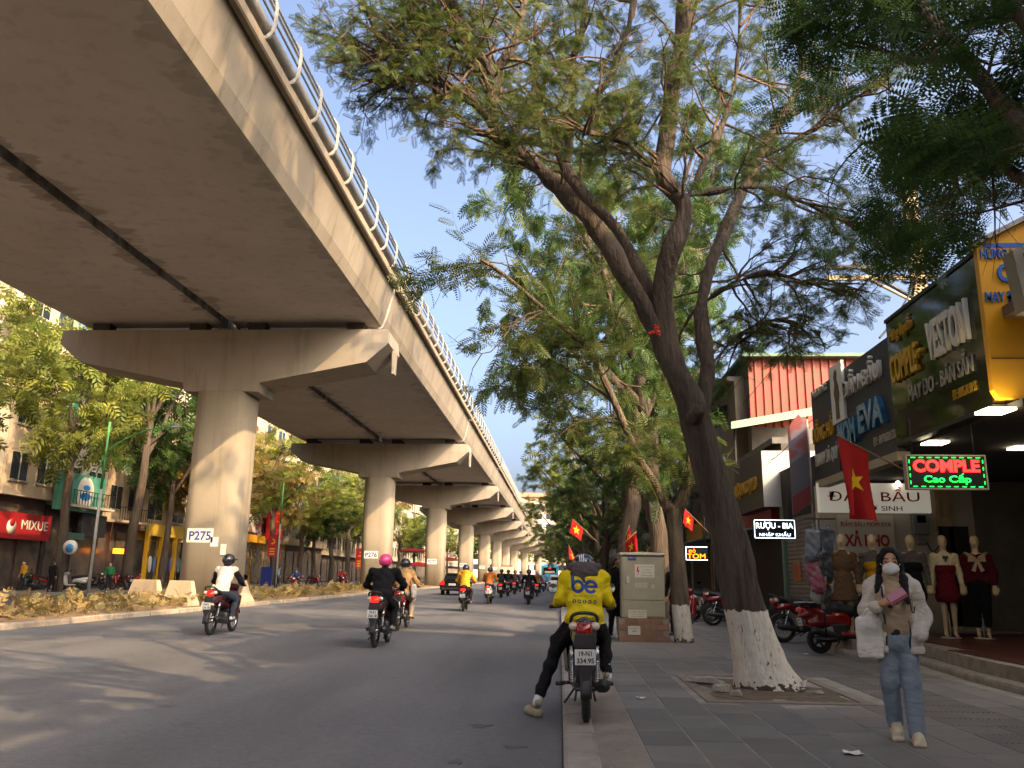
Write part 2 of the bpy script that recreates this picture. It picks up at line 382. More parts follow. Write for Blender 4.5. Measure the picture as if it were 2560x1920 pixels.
# near pavement --------------------------------------------------
SWZ = 0.10
s = MB(); s.b2((0.66, -40, -0.05), (16, 400, SWZ-0.0045)); sw = s.build('sidewalk', JOINT); tag(sw, kind='structure')
tile_me = {}
def slab(w, d, ribs=0):
    k = (round(w, 2), round(d, 2), ribs)
    if k not in tile_me:
        q = MB(); g_ = 0.006; z1 = SWZ
        c = 0.004
        lo = np.array([-w/2+g_+.002, -d/2+g_-.0035]); hi = -lo
        V = [(lo[0], lo[1], -0.03), (hi[0], lo[1], -0.03), (hi[0], hi[1], -0.03), (lo[0], hi[1], -0.03)]
        V += [(lo[0], lo[1], -c), (hi[0], lo[1], -c), (hi[0], hi[1], -c), (lo[0], hi[1], -c)]
        V += [(lo[0]+c, lo[1]+c, 0), (hi[0]-c, lo[1]+c, 0), (hi[0]-c, hi[1]-c, 0), (lo[0]+c, hi[1]-c, 0)]
        q.add(V, [(0, 1, 5, 4), (1, 2, 6, 5), (2, 3, 7, 6), (3, 0, 4, 7), (4, 5, 9, 8), (5, 6, 10, 9), (6, 7, 11, 10), (7, 4, 8, 11), (8, 9, 10, 11)])
        for r in range(ribs):
            x = lo[0]+(r+0.5)*(hi[0]-lo[0])/ribs; q.prism([(x-.016, -0.002), (x+.016, -0.002), (x+.011, .005), (x-.011, .005)], 'y', lo[1]+.015, hi[1]-.015)
        tile_me[k] = q.mesh('paving_slab', PAVE)
    return tile_me[k]
def in_pit(x, y): return 1.5 < x < 3.45 and 9.45 < y < 12.25
far = MB(); n_t = 0
W0 = 0.42; cols = [0.66+W0*i for i in range(13)]
for i, x in enumerate(cols):
    rib = 8 if (i in (7, 8)) else 0
    dy = 0.42 if rib else 0.63
    y = 4.6+(0.0 if rib else 0.21*(i % 3)); 
    while y < 40:
        cx, cy = x+W0/2, y+dy/2
        if not in_pit(cx, cy):
            rb = rib or (8 if (i in (0, 1) and 11.9 < cy < 16) else 0)
            zz = SWZ+RNG.uniform(-.002, .002)
            if cy < 14.6 and n_t < 298 and not (cx > 5.4 and cy > 10):
                o = meshobj('paving_slab', slab(W0, dy, rb), sw, (cx, cy, zz)); n_t += 1
                o.rotation_euler = (RNG.uniform(-.003, .003), RNG.uniform(-.003, .003), 0)
            elif not (cx > 5.4 and cy > 10 and cy < 17):
                far.box((cx, cy, zz-.015), (W0-.012, dy-.012, .03))
        y += dy
fo = far.build('paving_slab_rows', PAVE, sw); fo['kind'] = 'stuff'
# kerb stones and gutter strip
kme = {}
y = 4.2; i = 0
while y < 90:
    L_ = 0.5 if y < 10 else 1.0
    if L_ not in kme:
        q = MB(); q.prism([(0.02, -0.1), (0.30, -0.1), (0.30, 0.075), (0.27, 0.085), (0.06, 0.082), (0.03, 0.06)], 'y', 0.004, L_-0.006); kme[L_] = q.mesh('kerb_stone', KERB)
    o = meshobj('kerb_stone', kme[L_], sw, (0, y, RNG.uniform(-.004, .004))); y += L_
q = MB(); q.prism([(0.30, -0.1), (0.66, -0.1), (0.66, 0.102), (0.50, 0.095), (0.30, 0.074)], 'y', -20, 120); q.build('gutter_strip', GUTTER, sw)
q = MB(); q.prism([(0.02, -0.1), (0.30, -0.1), (0.30, 0.075), (0.27, 0.083), (0.06, 0.08), (0.03, 0.06)], 'y', -20, 4.19); q.prism([(0.02, -0.1), (0.30, -0.1), (0.30, 0.075), (0.27, 0.083), (0.06, 0.08), (0.03, 0.06)], 'y', 90.2, 200); q.build('far_kerb_run', KERB, sw)
# tree pit of the big tree
t = MB(); x0, x1, y0, y1 = 1.58, 3.38, 9.55, 12.15; w = .13
for a in (((x0, y0), (x1, y0+w)), ((x0, y1-w), (x1, y1)), ((x0, y0+w+.004), (x0+w, y1-w-.004)), ((x1-w, y0+w+.004), (x1, y1-w-.004))):
    t.b2((a[0][0], a[0][1], .02), (a[1][0], a[1][1], SWZ+.012))
t.build('tree_pit_edge', mat('pit_edge', '#84796d', rough=0.85, col2='#6b6259', nscale=5, amount=.8, bump=.2), sw, bevel=.008)
t = MB(); t.grid(lambda a, b: (x0+.1+(x1-x0-.2)*a, y0+.1+(y1-y0-.2)*b, SWZ-.01+0.05*math.exp(-((a-.5)**2+(b-.45)**2)*9)+0.014*math.sin(9*a+4*b)*math.sin(11*b)), 18, 18)
t.build('pit_soil', mat('pit_soil', '#6d5f4e', rough=.95, col2='#4c4238', nscale=9, amount=.9, bump=.8, bscale=40), sw)
for i, (px, py, sx, sy, sz, rz) in enumerate(((1520, 1468, .42, .30, .06, .2), (1560, 1487, .28, .17, .07, .5), (1590, 1497, .16, .1, .05, -.3), (1700, 1487, .34, .12, .035, .1), (1760, 1493, .2, .1, .03, -.2))):
    p = atz(px, py, .14); k = MB(); n = 9
    ang = np.linspace(0, 2*PI, n+1)[:-1]; rad = 1+0.25*np.sin(2.7*ang+i*1.7)
    lo = [(sx/2*r*math.cos(a), sy/2*r*math.sin(a), -sz/2) for a, r in zip(ang, rad)]; hi = [(.8*sx/2*r*math.cos(a), .8*sy/2*r*math.sin(a), sz/2+.012*math.sin(3*a)) for a, r in zip(ang, rad)]
    k.add(lo+hi, [tuple(range(n-1, -1, -1)), tuple(range(n, 2*n))]+[(a, (a+1) % n, n+(a+1) % n, n+a) for a in range(n)])
    o = k.build('broken_slab', mat('rubble', '#9c958a', rough=.9, col2='#7d776d', nscale=7, amount=.8, bump=.4, bscale=60), bevel=.008); o.location = (p[0], p[1], SWZ+sz/2+.012); o.rotation_euler = (.06*math.sin(i), .05*math.cos(i), rz)
    tag(o, ['broad flat piece of broken concrete left of the big trunk', 'pale wedge of broken concrete against the trunk', 'small broken stone in front of the flat slab piece', 'thin paving fragment right in front of the trunk', 'small thin paving fragment near the pit corner'][i], 'rubble', 'broken paving in the tree pit')
# litter
lit = ((1385, 1508, .1, .03, '#cfd0cc', 'crumpled white paper scrap on the paving beside the parked motorbike'), (1843, 1627, .13, .07, '#d6d4cc', 'flat white paper scrap on the paving in front of the walking woman'), (1903, 1420, .13, .08, '#c8501e', 'orange crumpled wrapper on the ground beside the red scooter'), (1741, 1413, .07, .05, '#d8d8d8', 'tiny white litter scrap behind the big trunk'))
for px, py, a, b, c, lb in lit:
    p = atz(px, py, SWZ+.01); k = MB(); n = 5
    hh = .05 if 'orange' in lb else .012
    k.grid(lambda u, v: ((u-.5)*a, (v-.5)*b*1.6, hh*(.4+.6*math.sin(7*u+1)*math.cos(6*v))+.006), n, n, smooth=False)
    o = k.build('litter', mat('litter_'+c[1:], c, rough=.6)); o.location = (p[0], p[1], SWZ+.004); tag(o, lb, 'litter')
    md = o.modifiers.new('thick', 'SOLIDIFY'); md.thickness = .003

# median ---------------------------------------------------------
q = MB(); q.grid(lambda a, b: (-12.2-4.0*a, -30+430*b, .17+.10*math.sin(PI*a)+.03*math.sin(40*b*math.pi+a*5)), 8, 240)
md_ = q.build('median_ground', SOIL); tag(md_, kind='structure')
q = MB(); q.prism([(-12.24, -.1), (-11.98, -.1), (-11.98, .21), (-12.01, .235), (-12.21, .235), (-12.24, .21)], 'y', .006, .99); mk = q.mesh('median_kerb_stone', MKERB)
for i in range(96):
    yy = 9.5+i*1.0
    o = meshobj('median_kerb_stone', mk, md_, (RNG.uniform(-.012, .012), yy, RNG.uniform(-.012, .008))); o.rotation_euler = (0, 0, RNG.uniform(-.01, .01))
q = MB(); q.b2((-12.23, 105.6, -.1), (-11.99, 400, .23)); q.b2((-12.23, -30, -.1), (-11.99, 9.45, .23)); q.b2((-16.4, -30, -.1), (-16.16, 400, .23)); q.build('far_kerb_run', MKERB, md_)
# opposite carriageway and pavement
q = MB(); q.b2((-27.5, -60, -.05), (-16.3, 520, .02)); o = q.build('opposite_road', ASPH); tag(o, kind='structure')
q = MB(); q.b2((-40, -60, -.05), (-27.4, 520, .14)); o = q.build('opposite_sidewalk', mat('opposite_paving', '#8a8278', rough=.8, col2='#6d675f', nscale=1, amount=.8)); tag(o, kind='structure')

# ------------------------------------------------------------------ viaduct
def concrete(name, base, dark, stain, gap=None, light=None):
    m_ = mat(name, base, rough=.85, bump=.22, bscale=45); nt = m_.node_tree; N = nt.nodes; L = nt.links; b = N['Principled BSDF']
    tc = N.new('ShaderNodeTexCoord')
    def noise(sc, st, det=6):
        mp = N.new('ShaderNodeMapping'); mp.inputs['Scale'].default_value = st; L.new(tc.outputs['Object'], mp.inputs[0])
        n = N.new('ShaderNodeTexNoise'); n.inputs['Scale'].default_value = sc; n.inputs['Detail'].default_value = det; n.inputs['Roughness'].default_value = .6; L.new(mp.outputs[0], n.inputs['Vector']); return n.outputs[0]
    def rng(src, a, b_, lo=0., hi=1.):
        r = N.new('ShaderNodeMapRange'); r.inputs[1].default_value = a; r.inputs[2].default_value = b_; r.inputs[3].default_value = lo; r.inputs[4].default_value = hi; L.new(src, r.inputs[0]); return r.outputs[0]
    def mix(f, a, c):
        x = N.new('ShaderNodeMix'); x.data_type = 'RGBA'; L.new(f, x.inputs[0])
        if isinstance(a, tuple): x.inputs[6].default_value = a
        else: L.new(a, x.inputs[6])
        x.inputs[7].default_value = c; return x.outputs[2]
    c = mix(rng(noise(.35, (1, 1, 1)), .35, .68, 0, .8), lin(base), lin(dark))
    c = mix(rng(noise(1.4, (1.6, 1.6, .12)), .52, .75, 0, .75), c, lin(stain))      # streaks running down
    c = mix(rng(noise(9, (1, 1, 1)), .55, .8, 0, .35), c, lin(dark))
    if gap is not None:                                                              # seepage stains along a joint and an edge
        sep = N.new('ShaderNodeSeparateXYZ'); L.new(tc.outputs['Object'], sep.inputs[0])
        for gx, wd, st in gap:
            d = N.new('ShaderNodeMath'); d.operation = 'SUBTRACT'; L.new(sep.outputs[0], d.inputs[0]); d.inputs[1].default_value = gx
            a = N.new('ShaderNodeMath'); a.operation = 'ABSOLUTE'; L.new(d.outputs[0], a.inputs[0])
            nn = rng(noise(1.1, (.5, 1.2, 1)), .42, .66, 0, wd)
            e = N.new('ShaderNodeMath'); e.operation = 'SUBTRACT'; L.new(nn, e.inputs[0]); L.new(a.outputs[0], e.inputs[1])
            c = mix(rng(e.outputs[0], 0, .16, 0, st), c, lin('#3f372d'))
    L.new(c, b.inputs['Base Color'])
    return m_
CONC = concrete('viaduct_concrete', '#8f8678', '#807668', '#6e6456')
CONCC = concrete('column_concrete', '#8f8573', '#807462', '#6e604d')
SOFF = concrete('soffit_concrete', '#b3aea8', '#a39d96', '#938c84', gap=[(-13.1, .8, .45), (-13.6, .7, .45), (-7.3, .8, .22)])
STEEL = mat('galvanised', '#9aa0a4', rough=.5, metal=.5, col2='#74777a', nscale=14, amount=.7)
PIPE = mat('old_pipe', '#8c8a85', rough=.55, metal=.35, col2='#6b6763', nscale=9, amount=.8, stretch=(1, .3, 1))
BRKT = mat('white_bracket', '#8d8b86', rough=.55, col2='#b0a997', nscale=7, amount=.6)
DARKC = mat('joint_dark', '#4b4239', rough=.95)
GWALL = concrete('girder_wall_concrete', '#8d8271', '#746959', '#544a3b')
Y0, SPAN = 31.9, 29.0
ZS = 11.10                          # soffit
def pier_x(k):                      # the line bends to the right far away
    t = max(0.0, k-6.3); return -13.3+0.80*t*t
def pier_y(k): return Y0+SPAN*k
# one span, built along +Y from 0 to SPAN in real X, shared by all
sp = {}
e = .12
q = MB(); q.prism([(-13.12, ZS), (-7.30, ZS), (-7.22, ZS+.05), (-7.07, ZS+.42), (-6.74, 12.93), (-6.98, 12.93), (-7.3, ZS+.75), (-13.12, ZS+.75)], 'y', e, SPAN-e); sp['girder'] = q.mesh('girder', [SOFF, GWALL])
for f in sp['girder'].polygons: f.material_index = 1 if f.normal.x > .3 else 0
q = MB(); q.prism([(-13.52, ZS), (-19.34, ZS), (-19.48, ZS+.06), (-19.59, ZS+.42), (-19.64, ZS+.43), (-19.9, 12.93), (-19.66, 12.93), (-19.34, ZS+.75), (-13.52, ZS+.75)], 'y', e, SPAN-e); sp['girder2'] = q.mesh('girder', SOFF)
q = MB(); q.prism([(-13.6, ZS+.76), (-13.0, ZS+.76), (-13.0, ZS+.9), (-13.6, ZS+.9)], 'y', e, SPAN-e); sp['joint_cover'] = q.mesh('joint_cover', DARKC)
q = MB(); q.prism([(-6.735, 12.70), (-6.60, 12.70), (-6.56, 12.74), (-6.56, 12.98), (-7.02, 12.98), (-7.02, 12.935), (-6.735, 12.935)], 'y', e, SPAN-e); sp['coping'] = q.mesh('coping', concrete('coping_concrete', '#8d7f6b', '#776a58', '#65594a'))
q = MB(); q.prism([(-19.905, 12.70), (-20.04, 12.70), (-20.08, 12.98), (-19.6, 12.98), (-19.6, 12.935), (-19.905, 12.935)], 'y', e, SPAN-e); sp['coping2'] = q.mesh('coping', MATS['coping_concrete'])
q = MB(); q.cyl((-6.62, 0, 13.28), (-6.62, SPAN, 13.28), .17, n=14); sp['service_pipe'] = q.mesh('service_pipe', PIPE)
for j, (bx, bz, br) in enumerate(((-6.44, 13.52, .034), (-6.40, 13.72, .034), (-6.42, 13.92, .034), (-6.52, 14.10, .034), (-6.66, 14.20, .042))):
    q = MB(); q.cyl((bx, 0, bz), (bx, SPAN, bz), br, n=6); sp['bar%d' % j] = q.mesh('rail_bar', STEEL)
q = MB()   # hook-shaped bracket plate that carries the pipe and the bars
prof = [(-6.72, 12.975), (-6.52, 13.02), (-6.41, 13.14), (-6.37, 13.35), (-6.36, 13.6), (-6.35, 13.8), (-6.40, 14.0), (-6.52, 14.15), (-6.68, 14.24)]
wd = [.10, .09, .08, .07, .065, .06, .055, .05, .045]
for a in range(len(prof)-1):
    (xa, za), (xb, zb) = prof[a], prof[a+1]; n_ = np.array([-(zb-za), xb-xa]); n_ = n_/np.linalg.norm(n_)
    A, B_ = n_*wd[a]/2, n_*wd[a+1]/2
    V = [(xa+A[0], -.03, za+A[1]), (xb+B_[0], -.03, zb+B_[1]), (xb-B_[0], -.03, zb-B_[1]), (xa-A[0], -.03, za-A[1])]; V += [(x_, .03, z_) for x_, _, z_ in V]
    q.add(V, [(0, 1, 2, 3), (7, 6, 5, 4), (0, 4, 5, 1), (3, 2, 6, 7), (0, 3, 7, 4), (1, 5, 6, 2)])
q.b2((-6.9, -.09, 12.984), (-6.6, .09, 13.01)); sp['bracket'] = q.mesh('bracket', BRKT)
NB = 16
ORD = ['nearest', 'second', 'third', 'fourth', 'fifth', 'sixth', 'seventh', 'eighth', 'ninth', 'tenth', 'eleventh', 'twelfth', 'thirteenth', 'fourteenth', 'fifteenth', 'sixteenth', 'seventeenth', 'eighteenth', 'nineteenth', 'twentieth']
n_br = 0
for k in range(-2, 10):
    r = empty('viaduct_span', (0, 0, 0)); dx = pier_x(k+1)-pier_x(k)
    r.location = (pier_x(k)+13.3, pier_y(k), 0); r.rotation_euler = (0, 0, -math.atan2(dx, SPAN))
    names = {-2: 'concrete viaduct span overhead running back beyond the left edge of the picture', -1: 'concrete viaduct span overhead between the camera and pier P275'}
    tag(r, names.get(k, 'concrete viaduct span resting between piers P%d and P%d' % (275+k, 276+k)), 'viaduct', 'spans of the elevated railway')
    for nm in ('girder', 'girder2', 'joint_cover', 'coping', 'coping2', 'service_pipe', 'bar0', 'bar1', 'bar2', 'bar3', 'bar4'): meshobj(sp[nm].name.split('.')[0], sp[nm], r)
    if k >= -1:
        for j in range(NB):
            yy = .7+j*1.76
            if k < 5: meshobj('bracket', sp['bracket'], r, (0, yy, 0))
    if k >= 5:
        q = MB()
        for j in range(NB):
            yy = .7+j*1.76; q.b2((-6.42, yy-.05, 12.98), (-6.34, yy+.05, 14.1)); q.b2((-6.7, yy-.05, 12.985), (-6.43, yy+.05, 13.06))
        o = q.build('bracket_row', BRKT, r); o['kind'] = 'stuff'
# piers
def loft_cap():
    # (x half-profile, z bottom); the lower body narrows in Y towards its underside
    q = MB(); yt, yb = 1.12, .86; H = 10.72
    P = [(-6.62, 10.16), (-6.56, H), (6.56, H), (6.62, 10.16), (5.75, 9.42), (1.52, 8.62), (1.48, 8.28), (-1.48, 8.28), (-1.52, 8.62), (-5.75, 9.42)]
    yh = lambda z: yt if z >= 10.16 else yb+(yt-yb)*((z-8.28)/(10.16-8.28))**.8
    V = [(x, -yh(z), z) for x, z in P]+[(x, yh(z), z) for x, z in P]; k = len(P)
    # upper band
    q.add([V[i] for i in (0, 1, 2, 3, k, k+1, k+2, k+3)], [(0, 1, 2, 3), (7, 6, 5, 4), (0, 4, 5, 1), (1, 5, 6, 2), (2, 6, 7, 3)])
    lowi = [0, 3, 4, 5, 6, 7, 8, 9]; W_ = [V[i] for i in lowi]+[V[k+i] for i in lowi]; n = 8
    # front and back as strips so the slope follows the profile
    a, b, c_, d_, e_, f_, g_, h_ = range(8)
    fr = [(a, b, c_, h_), (h_, c_, d_, g_), (g_, d_, e_, f_)]
    q.add(W_, fr+[tuple(i+n for i in reversed(t)) for t in fr]+[(1, 2, 2+n, 1+n), (2, 3, 3+n, 2+n), (3, 4, 4+n, 3+n), (4, 5, 5+n, 4+n), (5, 6, 6+n, 5+n), (6, 7, 7+n, 6+n), (7, 0, n, 7+n)])
    return q
capme = loft_cap().mesh('pier_cap', CONC)
q = MB(); nn = 24; wX, wY, rc = 1.04, .96, .34; ring = []
for a in np.linspace(0, 2*PI, nn+1)[:-1]:
    c_, s_ = math.cos(a), math.sin(a); p_ = 5.0
    rr = (abs(c_/wX)**p_+abs(s_/wY)**p_)**(-1/p_); ring.append((rr*c_, rr*s_))
q.prism(ring, 'z', -.1, 8.285, smooth=False)
colme = q.mesh('column', CONCC)
for f in colme.polygons: f.use_smooth = len(f.vertices) == 4
q = MB()
for bx in (-5.2, -1.2, 1.2, 5.2):
    q.b2((bx-.35, -.8, 10.722), (bx+.35, -.3, ZS-.004)); q.b2((bx-.35, .3, 10.722), (bx+.35, .8, ZS-.004))
bearme = q.mesh('bearing', mat('bearing', '#3b3733', rough=.9))
bq = MB(); bq.b2((-.35, -.8, 10.722), (.35, -.3, ZS-.004)); bear1 = bq.mesh('bearing', MATS['bearing'])
q = MB(); q.add([(6.56, -.1, 10.17), (6.66, -.1, 10.17), (6.66, .0, 9.2), (6.56, .0, 9.2), (6.56, .5, 10.17), (6.66, .5, 10.17), (6.66, .4, 9.2), (6.56, .4, 9.2)], [(0, 1, 2, 3), (7, 6, 5, 4), (1, 5, 6, 2), (0, 3, 7, 4), (2, 6, 7, 3), (0, 4, 5, 1)]); finme = q.mesh('drip_fin', CONC)
NAVY = mat('navy_letter', '#2a2f78', rough=.6); PLATE = mat('stencil_white', '#c9c6be', rough=.7, col2='#a9a498', nscale=6, amount=.5)
for k in range(0, 11):
    r = empty('viaduct_pier', (pier_x(k), pier_y(k), .12)); r.rotation_euler = (0, 0, -math.atan2(pier_x(k+1)-pier_x(k), SPAN))
    tag(r, 'hammerhead concrete viaduct pier numbered P%d' % (275+k) if k < 6 else ('far hammerhead concrete viaduct pier, %s from the camera' % ORD[k]), 'pier', 'hammerhead piers along the median')
    r.location.z = 0
    meshobj('column', colme, r); meshobj('pier_cap', capme, r); meshobj('drip_fin', finme, r)
    for bx in (-5.2, -1.2, 1.2, 5.2):
        for by in (0, 1.1): meshobj('bearing', bear1, r, (bx, by, 0))
    if k < 6:
        pz = aty(432, 1157, 30.9)[2]; px = -.22
        q = MB(); q.b2((px-.5, -wY-.012, pz-.25), (px+.5, -wY-.004, pz+.27)); pn = q.build('number_panel', PLATE, r)
        text('pier_number', 'P%d' % (275+k), (px, -wY-.016, pz), '-y', .5, NAVY, pn, width=.84, height=.34, bold=.012, extrude=.002)
        if k == 0:
            for (ax, az, w_, h_) in ((.35, pz-.22, .3, .34), (.72, pz-.5, .22, .4)):
                q = MB(); q.b2((ax-w_/2, -wY-.012, az-h_/2), (ax+w_/2, -wY-.005, az+h_/2)); q.build('pasted_notice', PLATE, r)
# jersey barriers by the first pier
JB = concrete('barrier_concrete', '#b5a48a', '#a08f76', '#8c7b62')
for i, (xa, ya, xb, yb, lb) in enumerate(((-16.1, 31.2, -14.6, 30.5, 'low concrete crash barrier left of pier P275'), (-13.9, 29.5, -12.75, 29.2, 'low concrete crash barrier in front of pier P275'), (-12.5, 30.0, -12.35, 33.2, 'low concrete crash barrier right of pier P275'))):
    L_ = math.hypot(xb-xa, yb-ya); q = MB(); prof = [(-.3, 0), (.3, 0), (.3, .1), (.13, .38), (.085, .86), (-.085, .86), (-.13, .38), (-.3, .1)]
    V = [(-L_/2, a, b) for a, b in prof]+[(L_/2, a, b) for a, b in prof]
    V = [(x*(1-.22*max(0, (z-.3)/.56)) if True else x, y, z) for x, y, z in V]; n = 8
    q.add(V, [tuple(range(n-1, -1, -1)), tuple(range(n, 2*n))]+[(j, (j+1) % n, n+(j+1) % n, n+j) for j in range(n)])
    o = q.build('crash_barrier', JB, bevel=.02); o.location = ((xa+xb)/2, (ya+yb)/2, .2); o.rotation_euler = (0, 0, math.atan2(yb-ya, xb-xa)); tag(o, lb, 'barrier', 'crash barriers round the pier')
# ------------------------------------------------------------------ trees
def barkmat(name, a, b, paint=None, seam=.5):
    m_ = mat(name, a, rough=.95, col2=b, nscale=5, amount=.9, stretch=(1.6, 1.6, .28), contrast=(.38, .62))
    nt = m_.node_tree; N = nt.nodes; L = nt.links; bs = N['Principled BSDF']; tc = [n for n in N if n.type == 'TEX_COORD'][0]
    mp = N.new('ShaderNodeMapping'); mp.inputs['Scale'].default_value = (1, 1, .22); L.new(tc.outputs['Object'], mp.inputs[0])
    n = N.new('ShaderNodeTexNoise'); n.inputs['Scale'].default_value = 22; n.inputs['Detail'].default_value = 6; L.new(mp.outputs[0], n.inputs['Vector'])
    bp = N.new('ShaderNodeBump'); bp.inputs['Strength'].default_value = 1.0; bp.inputs['Distance'].default_value = .06; L.new(n.outputs[0], bp.inputs['Height']); L.new(bp.outputs[0], bs.inputs['Normal'])
    if paint:
        src = bs.inputs['Base Color'].links[0].from_socket
        sep = N.new('ShaderNodeSeparateXYZ'); L.new(tc.outputs['Object'], sep.inputs[0])
        n2 = N.new('ShaderNodeTexNoise'); n2.inputs['Scale'].default_value = 14; n2.inputs['Detail'].default_value = 6; L.new(tc.outputs['Object'], n2.inputs['Vector'])
        def edge(z, w, sgn):
            a_ = N.new('ShaderNodeMath'); a_.operation = 'MULTIPLY_ADD'; L.new(n2.outputs[0], a_.inputs[0]); a_.inputs[1].default_value = w; L.new(sep.outputs[2], a_.inputs[2])
            r = N.new('ShaderNodeMapRange'); r.inputs[1].default_value = z+w*.5-.006; r.inputs[2].default_value = z+w*.5+.006
            if sgn < 0: r.inputs[3].default_value = 1; r.inputs[4].default_value = 0
            L.new(a_.outputs[0], r.inputs[0]); return r.outputs[0]
        up = edge(paint, .12, -1); lo = edge(.16, .42, 1)
        n3 = N.new('ShaderNodeTexNoise'); n3.inputs['Scale'].default_value = 30; n3.inputs['Detail'].default_value = 4; L.new(mp.outputs[0], n3.inputs['Vector'])
        ch = N.new('ShaderNodeMapRange'); ch.inputs[1].default_value = .29; ch.inputs[2].default_value = .37; L.new(n3.outputs[0], ch.inputs[0])
        p1 = N.new('ShaderNodeMath'); p1.operation = 'MULTIPLY'; L.new(up, p1.inputs[0]); L.new(lo, p1.inputs[1])
        p2 = N.new('ShaderNodeMath'); p2.operation = 'MULTIPLY'; L.new(p1.outputs[0], p2.inputs[0]); L.new(ch.outputs[0], p2.inputs[1])
        mx = N.new('ShaderNodeMix'); mx.data_type = 'RGBA'; L.new(p2.outputs[0], mx.inputs[0]); L.new(src, mx.inputs[6])
        wm = N.new('ShaderNodeMix'); wm.data_type = 'RGBA'; wm.inputs[6].default_value = lin('#dcd6ca'); wm.inputs[7].default_value = lin('#b6aea0'); L.new(n2.outputs[0], wm.inputs[0])
        L.new(wm.outputs[2], mx.inputs[7]); L.new(mx.outputs[2], bs.inputs['Base Color'])
    return m_
BARK = barkmat('bark', '#57493b', '#3a3128'); BARKP = barkmat('bark_limewashed', '#54483d', '#332b24', paint=1.02); BARKP2 = barkmat('bark_limewashed_thin', '#6a5c4b', '#473d32', paint=.85)
BARKT = barkmat('bark_twig', '#6d5641', '#4a3a2c')
LEAF_A = leafmat('leaf_main', '#3d5528', '#74783a', .45); LEAF_D = leafmat('leaf_dark', '#34502b', '#5d783c', .45)
LEAF_Y = leafmat('leaf_yellowish', '#5c6c2e', '#9b9a44', .5); LEAF_G = leafmat('leaf_mid', '#334d26', '#5f7434', .42); LEAF_B = leafmat('leaf_brownish', '#7a7a3e', '#b08a4c', .45)
def frond(npair, L, pin, wid, droop=.25, leaflets=0, curl=.3):
    """a feathered leaf along +X, lying near the XY plane"""
    V = []; F = []
    def quad(a, b, w):
        a = np.asarray(a); b = np.asarray(b); d = b-a; n = np.array([-d[1], d[0], 0.0]); n = n/max(1e-9, np.linalg.norm(n))*w/2
        mid = a+d*.45; k = len(V); V.extend([a, mid+n, b, mid-n]); F.append((k, k+1, k+2, k+3))
    for i in range(npair):
        t = (i+.8)/npair; x = L*t; z = -droop*L*t*t; ll = pin*(.55+.9*math.sin(PI*min(1, .12+t*.8)))*.8
        for s in (-1, 1):
            a = np.array([x, 0, z]); ang = R(62-18*t)
            b = a+np.array([ll*math.cos(ang), s*ll*math.sin(ang), -curl*ll*.5])
            if not leaflets: quad(a, b, wid)
            else:
                d = (b-a)
                for j in range(leaflets):
                    u = (j+.7)/leaflets; p = a+d*u; per = np.array([-d[1], d[0], 0])/max(1e-9, np.linalg.norm(d[:2])); fw = d/np.linalg.norm(d)
                    lw = wid*(1.0-.35*abs(u-.5)*2)
                    for s2 in (-1, 1): quad(p, p+(per*s2*.92+fw*.38)*lw+np.array([0, 0, -.1*lw]), lw*.42)
    quad((0, 0, 0), (L, 0, -droop*L), .006)
    return np.array(V, float), np.array(F, int)
FR1 = frond(7, .30, .11, .026); FR2 = frond(6, .42, .17, .050); FR3 = frond(4, .55, .26, .10)
FRN = frond(5, .36, .19, .062, leaflets=6)
def scatter(T, pos, dirs, scale, rng, roll=.7):
    V0, F0 = T; N = len(pos)
    d = dirs/np.maximum(1e-9, np.linalg.norm(dirs, axis=1))[:, None]
    up = np.tile(np.array([0, 0, 1.0]), (N, 1))+rng.normal(0, roll, (N, 3))
    y = np.cross(up, d); y /= np.maximum(1e-6, np.linalg.norm(y, axis=1))[:, None]; z = np.cross(d, y)
    M = np.stack([d, y, z], 2)*scale[:, None, None]
    V = np.einsum('nij,kj->nki', M, V0)+pos[:, None, :]
    F = F0[None]+(np.arange(N)*len(V0))[:, None, None]
    tone = np.repeat(np.clip(rng.normal(.42, .26, N), 0, 1), len(V0))
    return V.reshape(-1, 3), F.reshape(-1, 4), tone
def smooth_path(P, n=4):
    P = np.asarray(P, float)
    if len(P) < 3: return P
    t = np.arange(len(P)); T = np.linspace(0, len(P)-1, (len(P)-1)*n+1); out = []
    for u in T:
        i = min(int(u), len(P)-2); f = u-i; p0 = P[max(0, i-1)]; p1 = P[i]; p2 = P[i+1]; p3 = P[min(len(P)-1, i+2)]
        out.append(.5*((2*p1)+(-p0+p2)*f+(2*p0-5*p1+4*p2-p3)*f*f+(-p0+3*p1-3*p2+p3)*f**3))
    return np.array(out)
def wander(p, d, L, rng, n=5, wig=.22, up=.05, sag=0.0):
    P = [np.asarray(p, float)]; d = np.asarray(d, float); d = d/np.linalg.norm(d)
    for i in range(n):
        d = d+rng.normal(0, wig, 3)+np.array([0, 0, up-sag*i/n]); d /= np.linalg.norm(d); P.append(P[-1]+d*L/n)
    return np.array(P)
